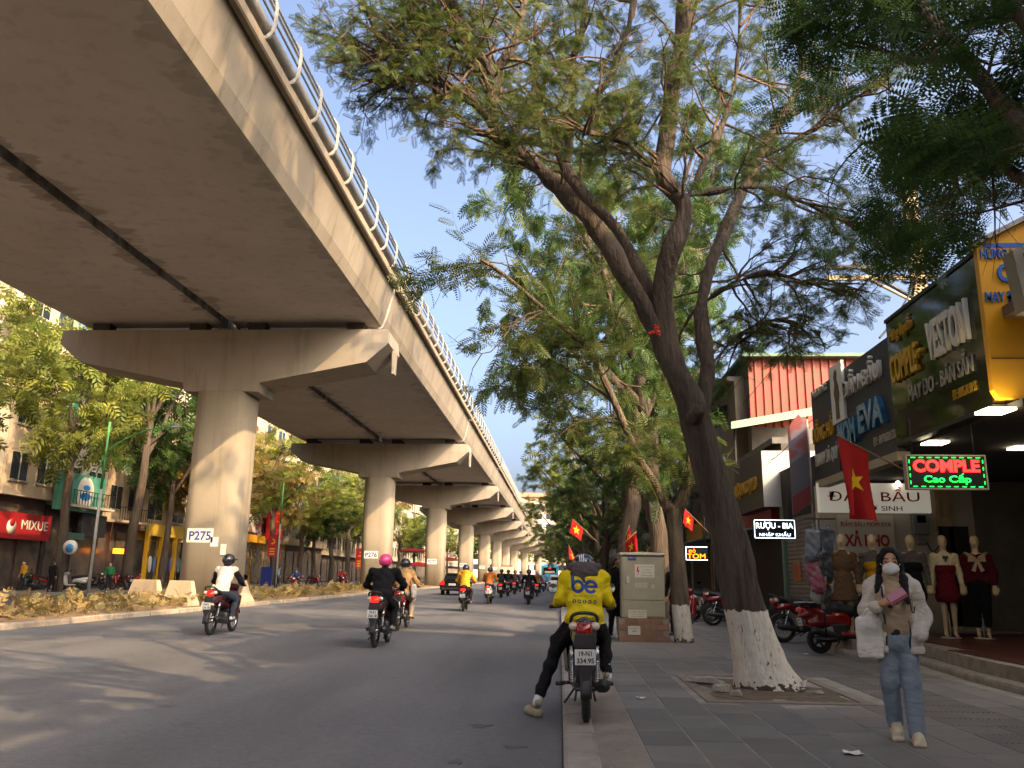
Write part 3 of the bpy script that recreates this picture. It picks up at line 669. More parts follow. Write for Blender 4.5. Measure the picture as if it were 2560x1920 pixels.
class Tree:
    def __init__(s, seed): s.rng = np.random.default_rng(seed); s.wood = MB(); s.twig = MB(); s.fp = []; s.fd = []; s.ok = None
    def limb(s, P, r0, r1, n=10, twig=False, pw=1.0):
        P = np.asarray(P, float); k = len(P); r = r1+(r0-r1)*(1-np.linspace(0, 1, k))**pw
        (s.twig if twig else s.wood).tube(P, r, n, cap=False); return P
    def fronds(s, P, n, spread=.8, start=.25):
        rng = s.rng; k = len(P)
        for _ in range(n):
            u = start+(1-start)*rng.random(); i = min(int(u*(k-1)), k-2); f = u*(k-1)-i; p = P[i]*(1-f)+P[i+1]*f
            d = (P[i+1]-P[i]); d = d/np.linalg.norm(d)*.7+rng.normal(0, spread, 3)*np.array([1, 1, .45])+np.array([0, 0, -.12])
            s.fp.append(p); s.fd.append(d)
    def clothe(s, P, nb, L1, r1, nb2, L2, nf, start=.3, up=.06, outward=None, sides=5, bare=0.0, lean=None):
        """side branches, then twigs carrying leaves, along a limb"""
        rng = s.rng; k = len(P)
        for b in range(nb):
            u = start+(1-start)*(b+rng.random())/nb; i = min(int(u*(k-1)), k-2); f = u*(k-1)-i; p = P[i]*(1-f)+P[i+1]*f
            t = P[i+1]-P[i]; t = t/np.linalg.norm(t); d = t*rng.uniform(.2, .8)+rng.normal(0, .75, 3)
            if outward is not None:
                o = p-np.asarray(outward); o[2] *= .5; d = d+.6*o/max(.3, np.linalg.norm(o))
            if lean is not None: d = d+np.asarray(lean)
            d[2] = d[2]*.6+.12
            Q = wander(p, d, L1*rng.uniform(.55, 1.15), rng, 5, .2, up, .12)
            if s.ok is not None and not s.ok(Q[3:]).all(): continue
            s.limb(Q, r1*rng.uniform(.7, 1.1), r1*.22, sides, True)
            for c in range(nb2):
                u2 = .3+.7*(c+rng.random())/nb2; i2 = min(int(u2*5), 4); f2 = u2*5-i2; p2 = Q[i2]*(1-f2)+Q[min(5, i2+1)]*f2
                t2 = Q[min(5, i2+1)]-Q[i2]; t2 = t2/max(1e-6, np.linalg.norm(t2)); d2 = t2*.7+rng.normal(0, .7, 3)*np.array([1, 1, .55])
                Q2 = wander(p2, d2, L2*rng.uniform(.5, 1.2), rng, 4, .22, .03, .25)
                if s.ok is not None and not s.ok(Q2[-1:]).all(): continue
                s.limb(Q2, r1*.26, r1*.1, 3, True)
                if rng.random() >= bare: s.fronds(Q2, max(1, int(nf*rng.uniform(.4, 1.5))))
    def finish(s, root, T, leaf, bark, twigm=None, scale=(.8, 1.3), keep=None):
        """parts: trunk with limbs, twigs, crown"""
        if s.wood.v: o = s.wood.build('trunk', bark, root, fixn=False)
        if s.twig.v: meshobj('branches', s.twig.mesh('branches', twigm or BARKT, fixn=False), root)['kind'] = 'stuff'
        if s.fp:
            P = np.array(s.fp); D = np.array(s.fd)
            if keep is not None: kk = keep(P); P, D = P[kk], D[kk]
            V, F, tone = scatter(T, P, D, s.rng.uniform(scale[0], scale[1], len(P)), s.rng)
            c = meshobj('crown', pydata('crown', V, F, leaf, tone=tone), root); c['kind'] = 'stuff'
        return len(s.fp)
def roughen(o, amt, freq=3.0, vert=.35):
    me = o.data; n = len(me.vertices); co = np.empty(n*3); me.vertices.foreach_get('co', co); co = co.reshape(-1, 3)
    no = np.empty(n*3); me.vertices.foreach_get('normal', no); no = no.reshape(-1, 3)
    x, y, z = co.T*freq
    h = np.sin(2.1*x+1.3*np.sin(1.7*z*vert))*np.sin(2.3*y+.7*np.sin(z*vert*2))+.5*np.sin(5.1*x+3*y+2.3*z*vert)+.35*np.sin(9*y-7*x+4*z*vert)
    co += no*(amt*h)[:, None]; me.vertices.foreach_set('co', co.ravel()); me.update()

# --- the big leaning tree
def clear_of_signs(Q):
    """pruned back: no leaves over the viaduct rail or in front of the shop boards"""
    d = Q-np.array([0, 0, CAM_H]); f = d@BF; x = (1280+FPX*(d@BR)/f)/S22; y = (960-FPX*(d@BU)/f)/S22
    return (x > 604+.46*y) & ~((x > 1690) & (y > 505+(2107-x)*.84)) & ~((x > 2060) & (y > 440))
def px_path(pts): return smooth_path([aty(x, y, Y) for x, y, Y in pts], 3)
BT = np.array([2.45, 10.75, 0.0])
tr = Tree(11); tr.ok = lambda Q: clear_of_signs(Q+BT); off = -np.array([BT[0], BT[1], 0])
def P_(pts): return px_path(pts)+off
Y = 10.75
tk = [(1663, 1510, Y), (1655, 1492, Y), (1642, 1440, Y), (1624, 1370, Y), (1606, 1300, Y), (1577, 1180, Y), (1546, 1060, Y), (1515, 950, Y), (1490, 860, Y), (1455, 790, Y), (1432, 730, Y)]
rr = [.50, .43, .335, .275, .248, .218, .20, .186, .178, .17, .16]
Pk = P_(tk); rk = np.interp(np.linspace(0, len(rr)-1, len(Pk)), np.arange(len(rr)), rr)
tr.wood.tube(Pk, rk, 22, cap=False)
limbs = {
 'A': ([(1448, 775, Y), (1400, 680, 10.7), (1345, 580, 10.5), (1290, 495, 10.4), (1240, 440, 10.3), (1190, 390, 10.2), (1130, 335, 10.1), (1085, 290, 10), (1060, 255, 10), (1062, 200, 9.9), (1075, 150, 9.9), (1110, 95, 9.8), (1130, 20, 9.8), (1125, -60, 9.7)], .155, .055),
 'A2': ([(1064, 190, 9.9), (1050, 140, 9.7), (1010, 90, 9.5), (985, 40, 9.3), (960, -50, 9.2)], .085, .04),
 'A3': ([(1072, 160, 9.9), (1037, 156, 9.7), (945, 104, 9.4), (880, 112, 9.2), (817, 117, 9), (747, 128, 8.9)], .06, .018),
 'A4': ([(1062, 270, 10), (1000, 190, 9.6), (960, 205, 9.5), (900, 170, 9.3), (820, 195, 9.2)], .04, .012),
 'B': ([(1430, 735, 10.8), (1385, 600, 11), (1330, 495, 11.3), (1270, 430, 11.5), (1225, 370, 11.7), (1205, 310, 11.8), (1235, 230, 12), (1230, 150, 12.1), (1260, 60, 12.2), (1265, -60, 12.4)], .125, .05),
 'B2': ([(1222, 350, 11.7), (1245, 250, 11.5), (1310, 180, 11.3), (1345, 100, 11.2), (1375, -20, 11.1)], .07, .035),
 'B3': ([(1205, 320, 11.8), (1180, 270, 11.9), (1150, 200, 12), (1160, 110, 12), (1150, 0, 12.1)], .05, .025),
 'C': ([(1437, 740, Y), (1427, 660, 10.7), (1432, 590, 10.6), (1462, 520, 10.5), (1478, 455, 10.5), (1452, 410, 10.5), (1432, 370, 10.5), (1440, 300, 10.5), (1450, 220, 10.4), (1466, 120, 10.4), (1482, 20, 10.3), (1490, -90, 10.3), (1480, -260, 10.2)], .165, .10),
 'D': ([(1512, 905, 10.8), (1530, 810, 10.9), (1521, 740, 11), (1516, 650, 11.2), (1540, 560, 11.5), (1590, 440, 11.9), (1640, 340, 12.2), (1690, 250, 12.5), (1725, 180, 12.7), (1735, 100, 12.8), (1720, 0, 12.9), (1730, -90, 13)], .125, .06),
 'E': ([(1482, 425, 10.5), (1560, 410, 10.6), (1640, 405, 10.7), (1720, 430, 10.8), (1800, 470, 10.9), (1890, 505, 11)], .042, .014),
 'E2': ([(1484, 430, 10.5), (1530, 330, 10.6), (1570, 240, 10.7), (1592, 140, 10.8), (1600, 0, 10.8)], .055, .022),
 'E3': ([(1480, 430, 10.5), (1400, 350, 10), (1330, 300, 9.6), (1260, 290, 9.3)], .032, .012),
 'F': ([(1517, 660, 11.2), (1560, 625, 11), (1650, 590, 10.8), (1740, 610, 10.7), (1830, 640, 10.6)], .04, .012),
 'G': ([(1530, 800, 10.9), (1600, 720, 11.2), (1680, 690, 11.4), (1770, 720, 11.6)], .035, .012),
 'H': ([(1640, 340, 12.2), (1730, 300, 12), (1820, 230, 11.8), (1900, 180, 11.6)], .04, .014)}
LP = {}
for k, (pts, r0, r1) in limbs.items(): LP[k] = tr.limb(P_(pts), r0*.84, r1*.9, 14 if r0 > .1 else 9)
ctr = np.array([-.5, 0, 6.5])
for k, nb, L1, st in (('A', 14, 1.5, .35), ('A2', 13, 1.3, .1), ('A3', 17, 1.0, .12), ('A4', 14, 1.0, .15), ('B', 12, 1.5, .35), ('B2', 8, 1.4, .1), ('B3', 6, 1.4, .1), ('C', 12, 1.7, .3), ('D', 15, 1.6, .25), ('E', 8, 1.0, .25), ('E2', 7, 1.2, .2), ('E3', 8, 1.0, .2), ('F', 9, .9, .2), ('G', 8, .8, .2), ('H', 8, 1.2, .2)):
    tr.clothe(LP[k], int(nb*2.0), L1, .026, 6, .7, 11 if k in ('A2', 'A3', 'A4') else 19, start=st, outward=ctr, bare=.14)
# the crown goes on far above
UP = Tree(77)
for k, d, Ln in (('C', (-.1, .1, 1), 11), ('D', (.25, .2, 1), 10), ('B', (-.15, .3, 1), 10), ('A', (-.35, .0, 1), 9), ('A2', (-.45, -.1, 1), 9), ('E2', (.2, -.2, 1), 9), ('C', (.3, -.3, 1), 10), ('B3', (-.2, .2, 1), 9)):
    Q = smooth_path(wander(LP[k][-1], d, Ln, tr.rng, 6, .13, .03), 2); UP.limb(Q, .07, .02, 7); UP.clothe(Q, 10, 2.0, .03, 3, .6, 20, start=.1, outward=(0, 0, 9), sides=4)
root = empty('leaning_street_tree', BT, 0, 'big leaning street tree with a limewashed base rising from the paving pit', 'tree')
UP.fp = [p for p in UP.fp if p[2] > 8.6] if False else UP.fp
V_, F_, T_ = scatter(FR2, np.array(UP.fp), np.array(UP.fd), UP.rng.uniform(.7, 1.2, len(UP.fp)), UP.rng); meshobj('upper_crown', pydata('upper_crown', V_, F_, LEAF_A, tone=T_), root)['kind'] = 'stuff'; UP.wood.build('upper_limb', BARK, root, fixn=False); meshobj('upper_branches', UP.twig.mesh('upper_branches', BARKT, fixn=False), root)['kind'] = 'stuff'
NFR = tr.finish(root, FR1, LEAF_A, BARKP, scale=(.26, .52), keep=lambda P: clear_of_signs(P+BT))
trunk_o = [c for c in root.children if c.name.startswith('trunk')][0]; roughen(trunk_o, .028, 3.6)
# cut stub and wounds on the trunk
q = MB(); p = aty(1495, 905, 10.6)+off
q.tube([p, p+np.array([.06, -.12, .06]), p+np.array([.07, -.2, .1])], [.1, .09, .07], 9); p = aty(1413, 718, 10.55)+off; 
q.build('cut_stub', BARK, root)
q = MB(); p = aty(1413, 716, 10.55)+off
for j in range(9):
    a = p+np.array([RNG.uniform(-.07, .07), -.03, RNG.uniform(-.05, .08)]); q.box(a, (.07, .02, .03), rot=rotm(RNG.uniform(-1, 1), RNG.uniform(-1, 1), RNG.uniform(-1, 1)))
q.build('tied_ribbon', mat('red_ribbon', '#b8301c', rough=.6), root)

# --- the thin pollarded tree by the cabinet
B2_ = np.array([2.55, 18.05, 0.0]); t2 = Tree(21); off = -B2_; Y = 18.05
Pk = P_([(1480, 1400, Y), (1478, 1385, Y), (1471, 1320, Y), (1466, 1250, Y), (1460, 1180, Y), (1456, 1100, Y)])
t2.wood.tube(Pk, np.linspace(.21, .155, len(Pk)), 14, cap=False)
a = t2.limb(P_([(1458, 1115, Y), (1480, 1060, Y), (1493, 1000, 17.9), (1493, 945, 17.9)]), .14, .115, 10)
b = t2.limb(P_([(1454, 1105, Y), (1432, 1080, 18), (1410, 1040, 18), (1385, 1000, 17.8), (1362, 950, 17.6), (1326, 866, 17.3), (1273, 756, 17), (1223, 713, 16.8), (1176, 669, 16.6), (1082, 588, 16.2), (1039, 562, 16)]), .12, .03, 10)
c = t2.limb(P_([(1278, 765, 17), (1322, 705, 17.2), (1312, 620, 17.2), (1300, 560, 17.3), (1310, 480, 17.3)]), .055, .02, 8)
d = t2.limb(P_([(1176, 669, 16.6), (1120, 690, 16.4), (1060, 760, 16.2), (1010, 755, 16)]), .025, .006, 6)
e = t2.limb(P_([(1326, 866, 17.3), (1260, 820, 17.5), (1180, 770, 17.8), (1120, 740, 18)]), .04, .012, 7)
t2.clothe(b, 20, 1.7, .024, 5, .9, 9, start=.42, bare=.15); t2.clothe(c, 9, 1.6, .022, 5, .9, 10, start=.2); t2.clothe(d, 5, .9, .012, 4, .6, 1, start=.2, bare=.75); t2.clothe(e, 7, 1.4, .018, 5, .8, 8, start=.2)
t2.clothe(b[:12], 7, 1.1, .016, 5, .7, 11, start=.3, up=.12); t2.clothe(a, 6, 1.0, .014, 4, .6, 7, start=.55, up=.2)
root = empty('pollarded_street_tree', B2_, 0, 'thin pollarded street tree with a limewashed foot behind the grey cabinet', 'tree')
t2.finish(root, FR1, LEAF_Y if False else LEAF_A, BARKP2, scale=(.9, 1.5))

# --- generic roadside trees
def gen_tree(seed, H, rad, base_z, nlimb, nb, leafT, nf, r0=.26, lean=(0, 0), L1=2.0, thin=1.0):
    t = Tree(seed); rng = t.rng
    P = [np.array([0, 0, -.1])]; 
    for i in range(1, 7): P.append(np.array([lean[0]*i/6+rng.normal(0, .08), lean[1]*i/6+rng.normal(0, .08), base_z*i/6]))
    P = smooth_path(P, 2); t.wood.tube(P, np.linspace(r0*1.25, r0*.8, len(P)), 10, cap=False); top = P[-1]
    ctr = top+np.array([0, 0, (H-base_z)*.35])
    for i in range(nlimb):
        a = 2*PI*(i+rng.random()*.6)/nlimb; el = rng.uniform(.45, 1.15) if i else 1.35
        d = np.array([math.cos(a)*math.cos(el), math.sin(a)*math.cos(el), math.sin(el)])
        Ln = (rad/max(.35, math.cos(el)) if el < 1.1 else H-base_z)*rng.uniform(.75, .95); Ln = min(Ln, (H-base_z)*1.02)
        Q = smooth_path(wander(P[-1-int(rng.integers(0, 4))], d, Ln, rng, 5, .13, .06), 2)
        t.limb(Q, r0*.52, r0*.12, 8)
        t.clothe(Q, nb, L1, r0*.11, 4, L1*.55, nf, start=.22, outward=ctr, sides=4)
    return t
def proto(nm, T, leafT, leaf, sc, bark=BARK):
    root = empty(nm); T.finish(root, leafT, leaf, bark, scale=sc); return root
# --- feathery tree overhead on the right, its trunk just out of the frame
NB_ = np.array([3.55, 2.9, 0.0]); nt_ = Tree(31); off = -NB_
top = np.array([3.35, 3.3, 3.7])+off
nl = {}
for k, pts, r0, r1 in (('a', [(2400, 430, 4.4), (2212, 275, 5.4), (2080, 120, 6.3), (1980, 0, 6.9), (1900, -120, 7.4)], .085, .03), ('b', [(2400, 430, 4.4), (2260, 420, 5.6), (2120, 330, 6.8), (1980, 300, 7.8), (1860, 310, 8.6)], .06, .015),
                       ('c', [(2400, 430, 4.4), (2330, 200, 5), (2200, 30, 5.6), (2100, -150, 6)], .08, .03), ('d', [(2300, 350, 5), (2190, 330, 6.5), (2100, 400, 8), (2030, 440, 9)], .04, .012),
                       ('e', [(2080, 120, 6.3), (1960, 130, 7), (1860, 90, 7.6), (1780, 110, 8)], .035, .01), ('f', [(2400, 430, 4.4), (2380, 300, 5.6), (2330, 260, 7), (2240, 250, 8.2)], .05, .015)):
    P = P_(pts); 
    if k in 'abcf': P[0] = top
    nl[k] = nt_.limb(P, r0, r1, 9)
for k, nb in (('a', 13), ('b', 13), ('c', 10), ('d', 10), ('e', 8), ('f', 9)):
    nt_.clothe(nl[k], int(nb*1.0), 1.1, .016, 4, .55, 5, start=.2 if k != 'a' else .3, up=.0)
root = empty('overhanging_tree', NB_, 0, 'dark feathery tree whose branches hang in from the upper right corner', 'tree')
nt_.finish(root, FRN, LEAF_D, BARK, scale=(.6, 1.0), keep=lambda P: clear_of_signs(P+NB_))

UPN = gen_tree(91, 14.5, 5.2, 5.0, 9, 10, FR2, 14, .25, (-.27, .54)); UPN.fp = [p for p in UPN.fp]; 
kp = [i for i, p in enumerate(UPN.fp) if p[0]+NB_[0] < 3.4 and p[2] > 4.2+.8*max(0, p[1]+NB_[1]-2)]
V_, F_, T_ = scatter(FR2, np.array(UPN.fp)[kp], np.array(UPN.fd)[kp], UPN.rng.uniform(.7, 1.2, len(kp)), UPN.rng); meshobj('upper_crown', pydata('upper_crown', V_, F_, LEAF_D, tone=T_), root)['kind'] = 'stuff'; UPN.wood.build('lower_trunk', BARK, root, fixn=False)
# --- the row along the near pavement
rp = [proto('street_tree', gen_tree(41, 12.0, 4.6, 4.2, 7, 9, FR2, 28, .22, (-.5, .2)), FR2, LEAF_G, (.45, .85)),
      proto('street_tree', gen_tree(42, 13.0, 4.4, 4.6, 7, 9, FR2, 28, .24, (-.3, -.2)), FR2, LEAF_G, (.45, .85)),
      proto('street_tree', gen_tree(43, 11.0, 4.8, 3.8, 7, 9, FR2, 28, .2, (-.8, .3)), FR2, LEAF_G, (.45, .85))]
NEARROW = [(3.2, 25.6, 0, 1.1, .3), (2.5, 32.5, 1, 1.15, 1.9), (2.6, 40, 2, 1.25, 4.2), (2.4, 48, 0, 1.0, 2.2), (2.7, 56, 1, .95, 5.1), (2.5, 65, 2, 1.05, .9), (2.6, 75, 0, 1.0, 3.6), (2.5, 86, 1, 1.0, 2.8), (2.6, 98, 2, 1.0, 1.2), (2.5, 112, 0, 1.05, 5.6), (2.6, 128, 1, 1.0, .5), (2.6, 150, 2, 1.1, 2.5), (2.8, -4.6, 1, .9, 2.1), (2.7, -12.2, 0, .95, .4), (2.8, -20, 2, 1.0, 3.3)]
used = set()
for i, (x, y, p, s, rz) in enumerate(NEARROW):
    o = rp[p] if p not in used else copy_tree(rp[p]); used.add(p)
    o.location = (x, y, 0); o.scale = (s, s, s*(1.7 if i == 0 else 1.55 if i == 1 else 1)); o.rotation_euler = (0, 0, rz)
    if y > 0: tag(o, 'leafy street tree in the pavement row, %s beyond the grey cabinet' % ORD[i] if i else 'leafy street tree in the pavement row, nearest beyond the grey cabinet', 'tree', 'street trees on the near pavement')
    else: tag(o, 'street tree on the near pavement behind the camera, %s' % ['nearest', 'second', 'third'][i-12], 'tree', 'street trees on the near pavement')
    if i in (3, 5, 8): 
        for c in o.children:
            if c.name.startswith('crown'): c.material_slots[0].link = 'OBJECT'; c.material_slots[0].material = LEAF_Y if i == 5 else LEAF_A
# --- tall trees across the road
lp = [proto('roadside_tree', gen_tree(51, 15.5, 4.8, 7.5, 7, 8, FR3, 9, .24, (.3, -.2), 2.4), FR3, LEAF_Y, (.8, 1.5)),
      proto('roadside_tree', gen_tree(52, 14.5, 4.4, 7.0, 7, 8, FR3, 9, .22, (.4, .2), 2.3), FR3, LEAF_Y, (.8, 1.5)),
      proto('roadside_tree', gen_tree(53, 16.5, 4.6, 8.0, 8, 7, FR3, 9, .25, (.2, .3), 2.4), FR3, LEAF_Y, (.8, 1.5))]
used = set(); LM = [LEAF_Y, LEAF_G, LEAF_B, LEAF_Y, LEAF_G]
OPP = [(-28.6, 35, 0), (-28.3, 46.6, 1), (-28.4, 54.3, 2), (-28.3, 59, 1), (-28.6, 66, 0), (-28.3, 74, 1), (-28.5, 83, 2), (-28.4, 91, 0), (-28.5, 97, 1), (-28.4, 104, 2), (-28.3, 112, 0), (-28.5, 122, 1), (-28.4, 134, 2), (-28.5, 148, 0), (-28.3, 165, 1), (-28.5, 185, 2), (-28, 210, 0), (-27, 240, 1), (-25, 275, 2)]
for i, (x, y, p) in enumerate(OPP):
    o = lp[p] if p not in used else copy_tree(lp[p]); used.add(p); s = RNG.uniform(.95, 1.15)
    o.location = (x, y, .1); o.scale = (s, s, s*(1.3 if i in (1, 2, 3) else RNG.uniform(.95, 1.08))); o.rotation_euler = (0, 0, RNG.uniform(0, 6.2))
    tag(o, 'tall roadside tree across the road, %s from the left edge of the picture' % (ORD[i] if i else 'first'), 'tree', 'roadside trees across the road')
    for c in o.children:
        if c.name.startswith('crown'): c.material_slots[0].link = 'OBJECT'; c.material_slots[0].material = [LEAF_Y, LEAF_Y, LEAF_G, LEAF_G, LEAF_B, LEAF_Y, LEAF_B, LEAF_Y, LEAF_G, LEAF_Y, LEAF_Y, LEAF_G, LEAF_B, LEAF_Y, LEAF_G, LEAF_Y, LEAF_Y, LEAF_G, LEAF_Y][i]
# far green at the bend of the road
for i, (x, y, s) in enumerate(((-3, 330, 1.1), (6, 345, 1.2), (14, 330, 1.1), (-14, 350, 1.2))):
    o = copy_tree(lp[i % 3]); o.location = (x, y, 0); o.scale = (s*1.3, s*1.3, s); o.rotation_euler = (0, 0, i*1.3); tag(o, 'far tree closing the view at the bend, %s from the left' % ['second', 'third', 'rightmost', 'leftmost'][i], 'tree', 'far trees at the bend')

# --- fallen leaves along the kerb and round the pit
rng = np.random.default_rng(8); n = 900; xx = np.where(rng.random(n) < .4, rng.normal(.45, .12, n), np.where(rng.random(n) < .4, rng.normal(2.5, .8, n), rng.uniform(-.6, 5.4, n))); yy = 5+22*rng.random(n)**1.3
zz = np.array([road_z(a)+.006 if a < .02 else (.09 if a < .3 else SWZ+.006) for a in xx]); an = rng.random(n)*6.28
V, F, tone = scatter((np.array([(0, 0, 0), (.5, .22, .05), (1, 0, .02), (.5, -.22, .04)], float), np.array([(0, 1, 2, 3)])), np.stack([xx, yy, zz], 1), np.stack([np.cos(an), np.sin(an), rng.normal(0, .06, n)], 1), rng.uniform(.015, .045, n), rng, roll=.12)
o = meshobj('fallen_leaves', pydata('fallen_leaves', V, F, leafmat('dead_leaf', '#7a6238', '#a58a4a', .1), tone=tone)); tag(o, 'small dry leaves scattered over the pavement and gutter', 'leaves', kind='stuff')
# --- dry planting on the median
rng = np.random.default_rng(5); pos = []; dr = []
for _ in range(5200):
    y = 11+70*rng.random()**1.5; x = -12.55-3.2*rng.random()
    if abs(x+13.3) < 1.25 and any(abs(y-pier_y(k)) < 1.2 for k in range(3)): continue
    cl = .5+.5*math.sin(y*1.3+x*2.1)*math.sin(y*.61-x)
    if rng.random() > .25+.75*cl: continue
    h = rng.random()*(.10+.36*cl); a = rng.random()*6.28
    pos.append((x+.1*math.cos(a), y+.1*math.sin(a), .2+h)); dr.append((math.cos(a)*.7, math.sin(a)*.7, rng.uniform(.1, 1.1)))
V, F, tone = scatter(frond(4, .30, .12, .06, droop=.5), np.array(pos), np.array(dr), rng.uniform(.6, 1.3, len(pos)), rng)
o = meshobj('undergrowth', pydata('undergrowth', V, F, leafmat('dry_leaf', '#5f5c34', '#a58a5a', .3), tone=tone)); tag(o, 'dry low planting covering the median strip', 'undergrowth', kind='stuff')
V, F, tone = scatter(frond(1, .42, .02, .012, droop=.3), np.array(pos)[::2]*np.array([1, 1, .0])+np.array([0, 0, .2]), np.array(dr)[::2]*np.array([.4, .4, 1])+np.array([0, 0, .7]), rng.uniform(.6, 1.5, len(pos[::2])), rng)
V2, F2, t2_ = scatter(frond(3, .14, .05, .03), np.array(pos)[1::3]*np.array([1, 1, .0])+np.array([0, 0, .24]), np.array(dr)[1::3]*np.array([1, 1, .1]), rng.uniform(.6, 1.5, len(pos[1::3])), rng)
o = meshobj('grass', pydata('grass', np.concatenate([V, V2]), np.concatenate([F, F2+len(V)]), leafmat('dry_grass', '#8a7748', '#b9a070', .3), tone=np.concatenate([tone, t2_]))); tag(o, 'dry grass and stalks standing on the median', 'grass', kind='stuff')
# ------------------------------------------------------------------ two-wheelers
RUB = mat('tyre_rubber', '#1d1c1b', rough=.85, bump=.3, bscale=90, col2='#2c2a28', nscale=10, amount=.6)
BLKP = mat('black_plastic', '#17171a', rough=.5, col2='#242427', nscale=20, amount=.6)
SEATM = mat('seat_vinyl', '#141415', rough=.6, bump=.1, bscale=200)
CHROME = mat('chrome', '#b9bbbd', rough=.22, metal=1.0); DKMET = mat('engine_metal', '#4b4b4d', rough=.45, metal=.8, col2='#2c2c2d', nscale=12, amount=.7)
PAINTK = mat('bike_paint', '#0f0f12', rough=.25, coat=.6); REDP = mat('red_paint', '#7c0d12', rough=.25, coat=.7); CREAMP = mat('cream_paint', '#b8a98c', rough=.3, coat=.5)
BLUEP = mat('blue_paint', '#1c2a4c', rough=.3, coat=.5); MAROON = mat('maroon_paint', '#45161a', rough=.3, coat=.5); WHITEPT = mat('bike_white', '#b9b8b3', rough=.3, coat=.5); GREENP = mat('green_paint', '#1f5a37', rough=.35, coat=.4)
REDL = mat('tail_lens', '#5d0607', rough=.15, coat=.8, emit='#ff1208', estr=.02); REDLIT = mat('tail_lens_lit', '#c01008', rough=.2, emit='#ff1a0c', estr=.9)
CLEARL = mat('signal_lens', '#c9b9a4', rough=.12, coat=.8); ORL = mat('amber_lens', '#b5651d', rough=.2, coat=.5)
PLT = mat('plate_white', '#cfcfcb', rough=.5); PLTK = mat('plate_black', '#17171a', rough=.6); GLS = mat('mirror_glass', '#8f9aa5', rough=.05, metal=1.0)
HEADL = mat('head_lens', '#d8dcdc', rough=.08, coat=.8)
def ring_pts(c, r, n, axis='x'):
    return [np.array(c)+r*np.array([0, math.cos(a), math.sin(a)]) for a in np.linspace(0, 2*PI, n+1)]
def torus(mb, c, Rr, rr, n=28, k=8, mi=0, sq=1.0):
    V = []; F = []
    for i in range(n):
        a = 2*PI*i/n
        for j in range(k):
            b = 2*PI*j/k; rad = Rr+rr*math.cos(b); V.append((c[0]+rr*sq*math.sin(b), c[1]+rad*math.cos(a), c[2]+rad*math.sin(a)))
    for i in range(n):
        for j in range(k): F.append((i*k+j, ((i+1) % n)*k+j, ((i+1) % n)*k+(j+1) % k, i*k+(j+1) % k))
    mb.add(V, F, mi, True)
def wheel_parts(root, y, Ro, w, spokes=True, disc=False, cast=False):
    q = MB(); torus(q, (0, y, Ro), Ro-w*.52, w*.52, 32, 10, sq=.95)
    if Ro > .25:   # tread blocks
        for i in range(40):
            a = 2*PI*i/40
            for s in (-1, 1): q.box((s*w*.2, y+(Ro+.001)*math.cos(a), Ro+(Ro+.001)*math.sin(a)), (w*.22, .018, .008), rot=rotm(a-PI/2, 0, 0))
    t = q.build('wheel', RUB, root)
    q = MB(); rr = Ro-w*1.05; torus(q, (0, y, Ro), rr, .013, 28, 6, sq=1.7); q.cyl((-.05, y, Ro), (.05, y, Ro), .045, n=12)
    if cast:
        for i in range(5):
            a = 2*PI*i/5; q.tube([(0, y+.03*math.cos(a), Ro+.03*math.sin(a)), (0, y+rr*math.cos(a+.15), Ro+rr*math.sin(a+.15))], [.026, .02], 6)
    else:
        for i in range(18):
            a = 2*PI*i/18; s = .03 if i % 2 else -.03; q.tube([(s, y+.04*math.cos(a+.5), Ro+.04*math.sin(a+.5)), (0, y+rr*math.cos(a), Ro+rr*math.sin(a))], .0035, 4)
    q.build('rim', CHROME if not cast else DKMET, t)
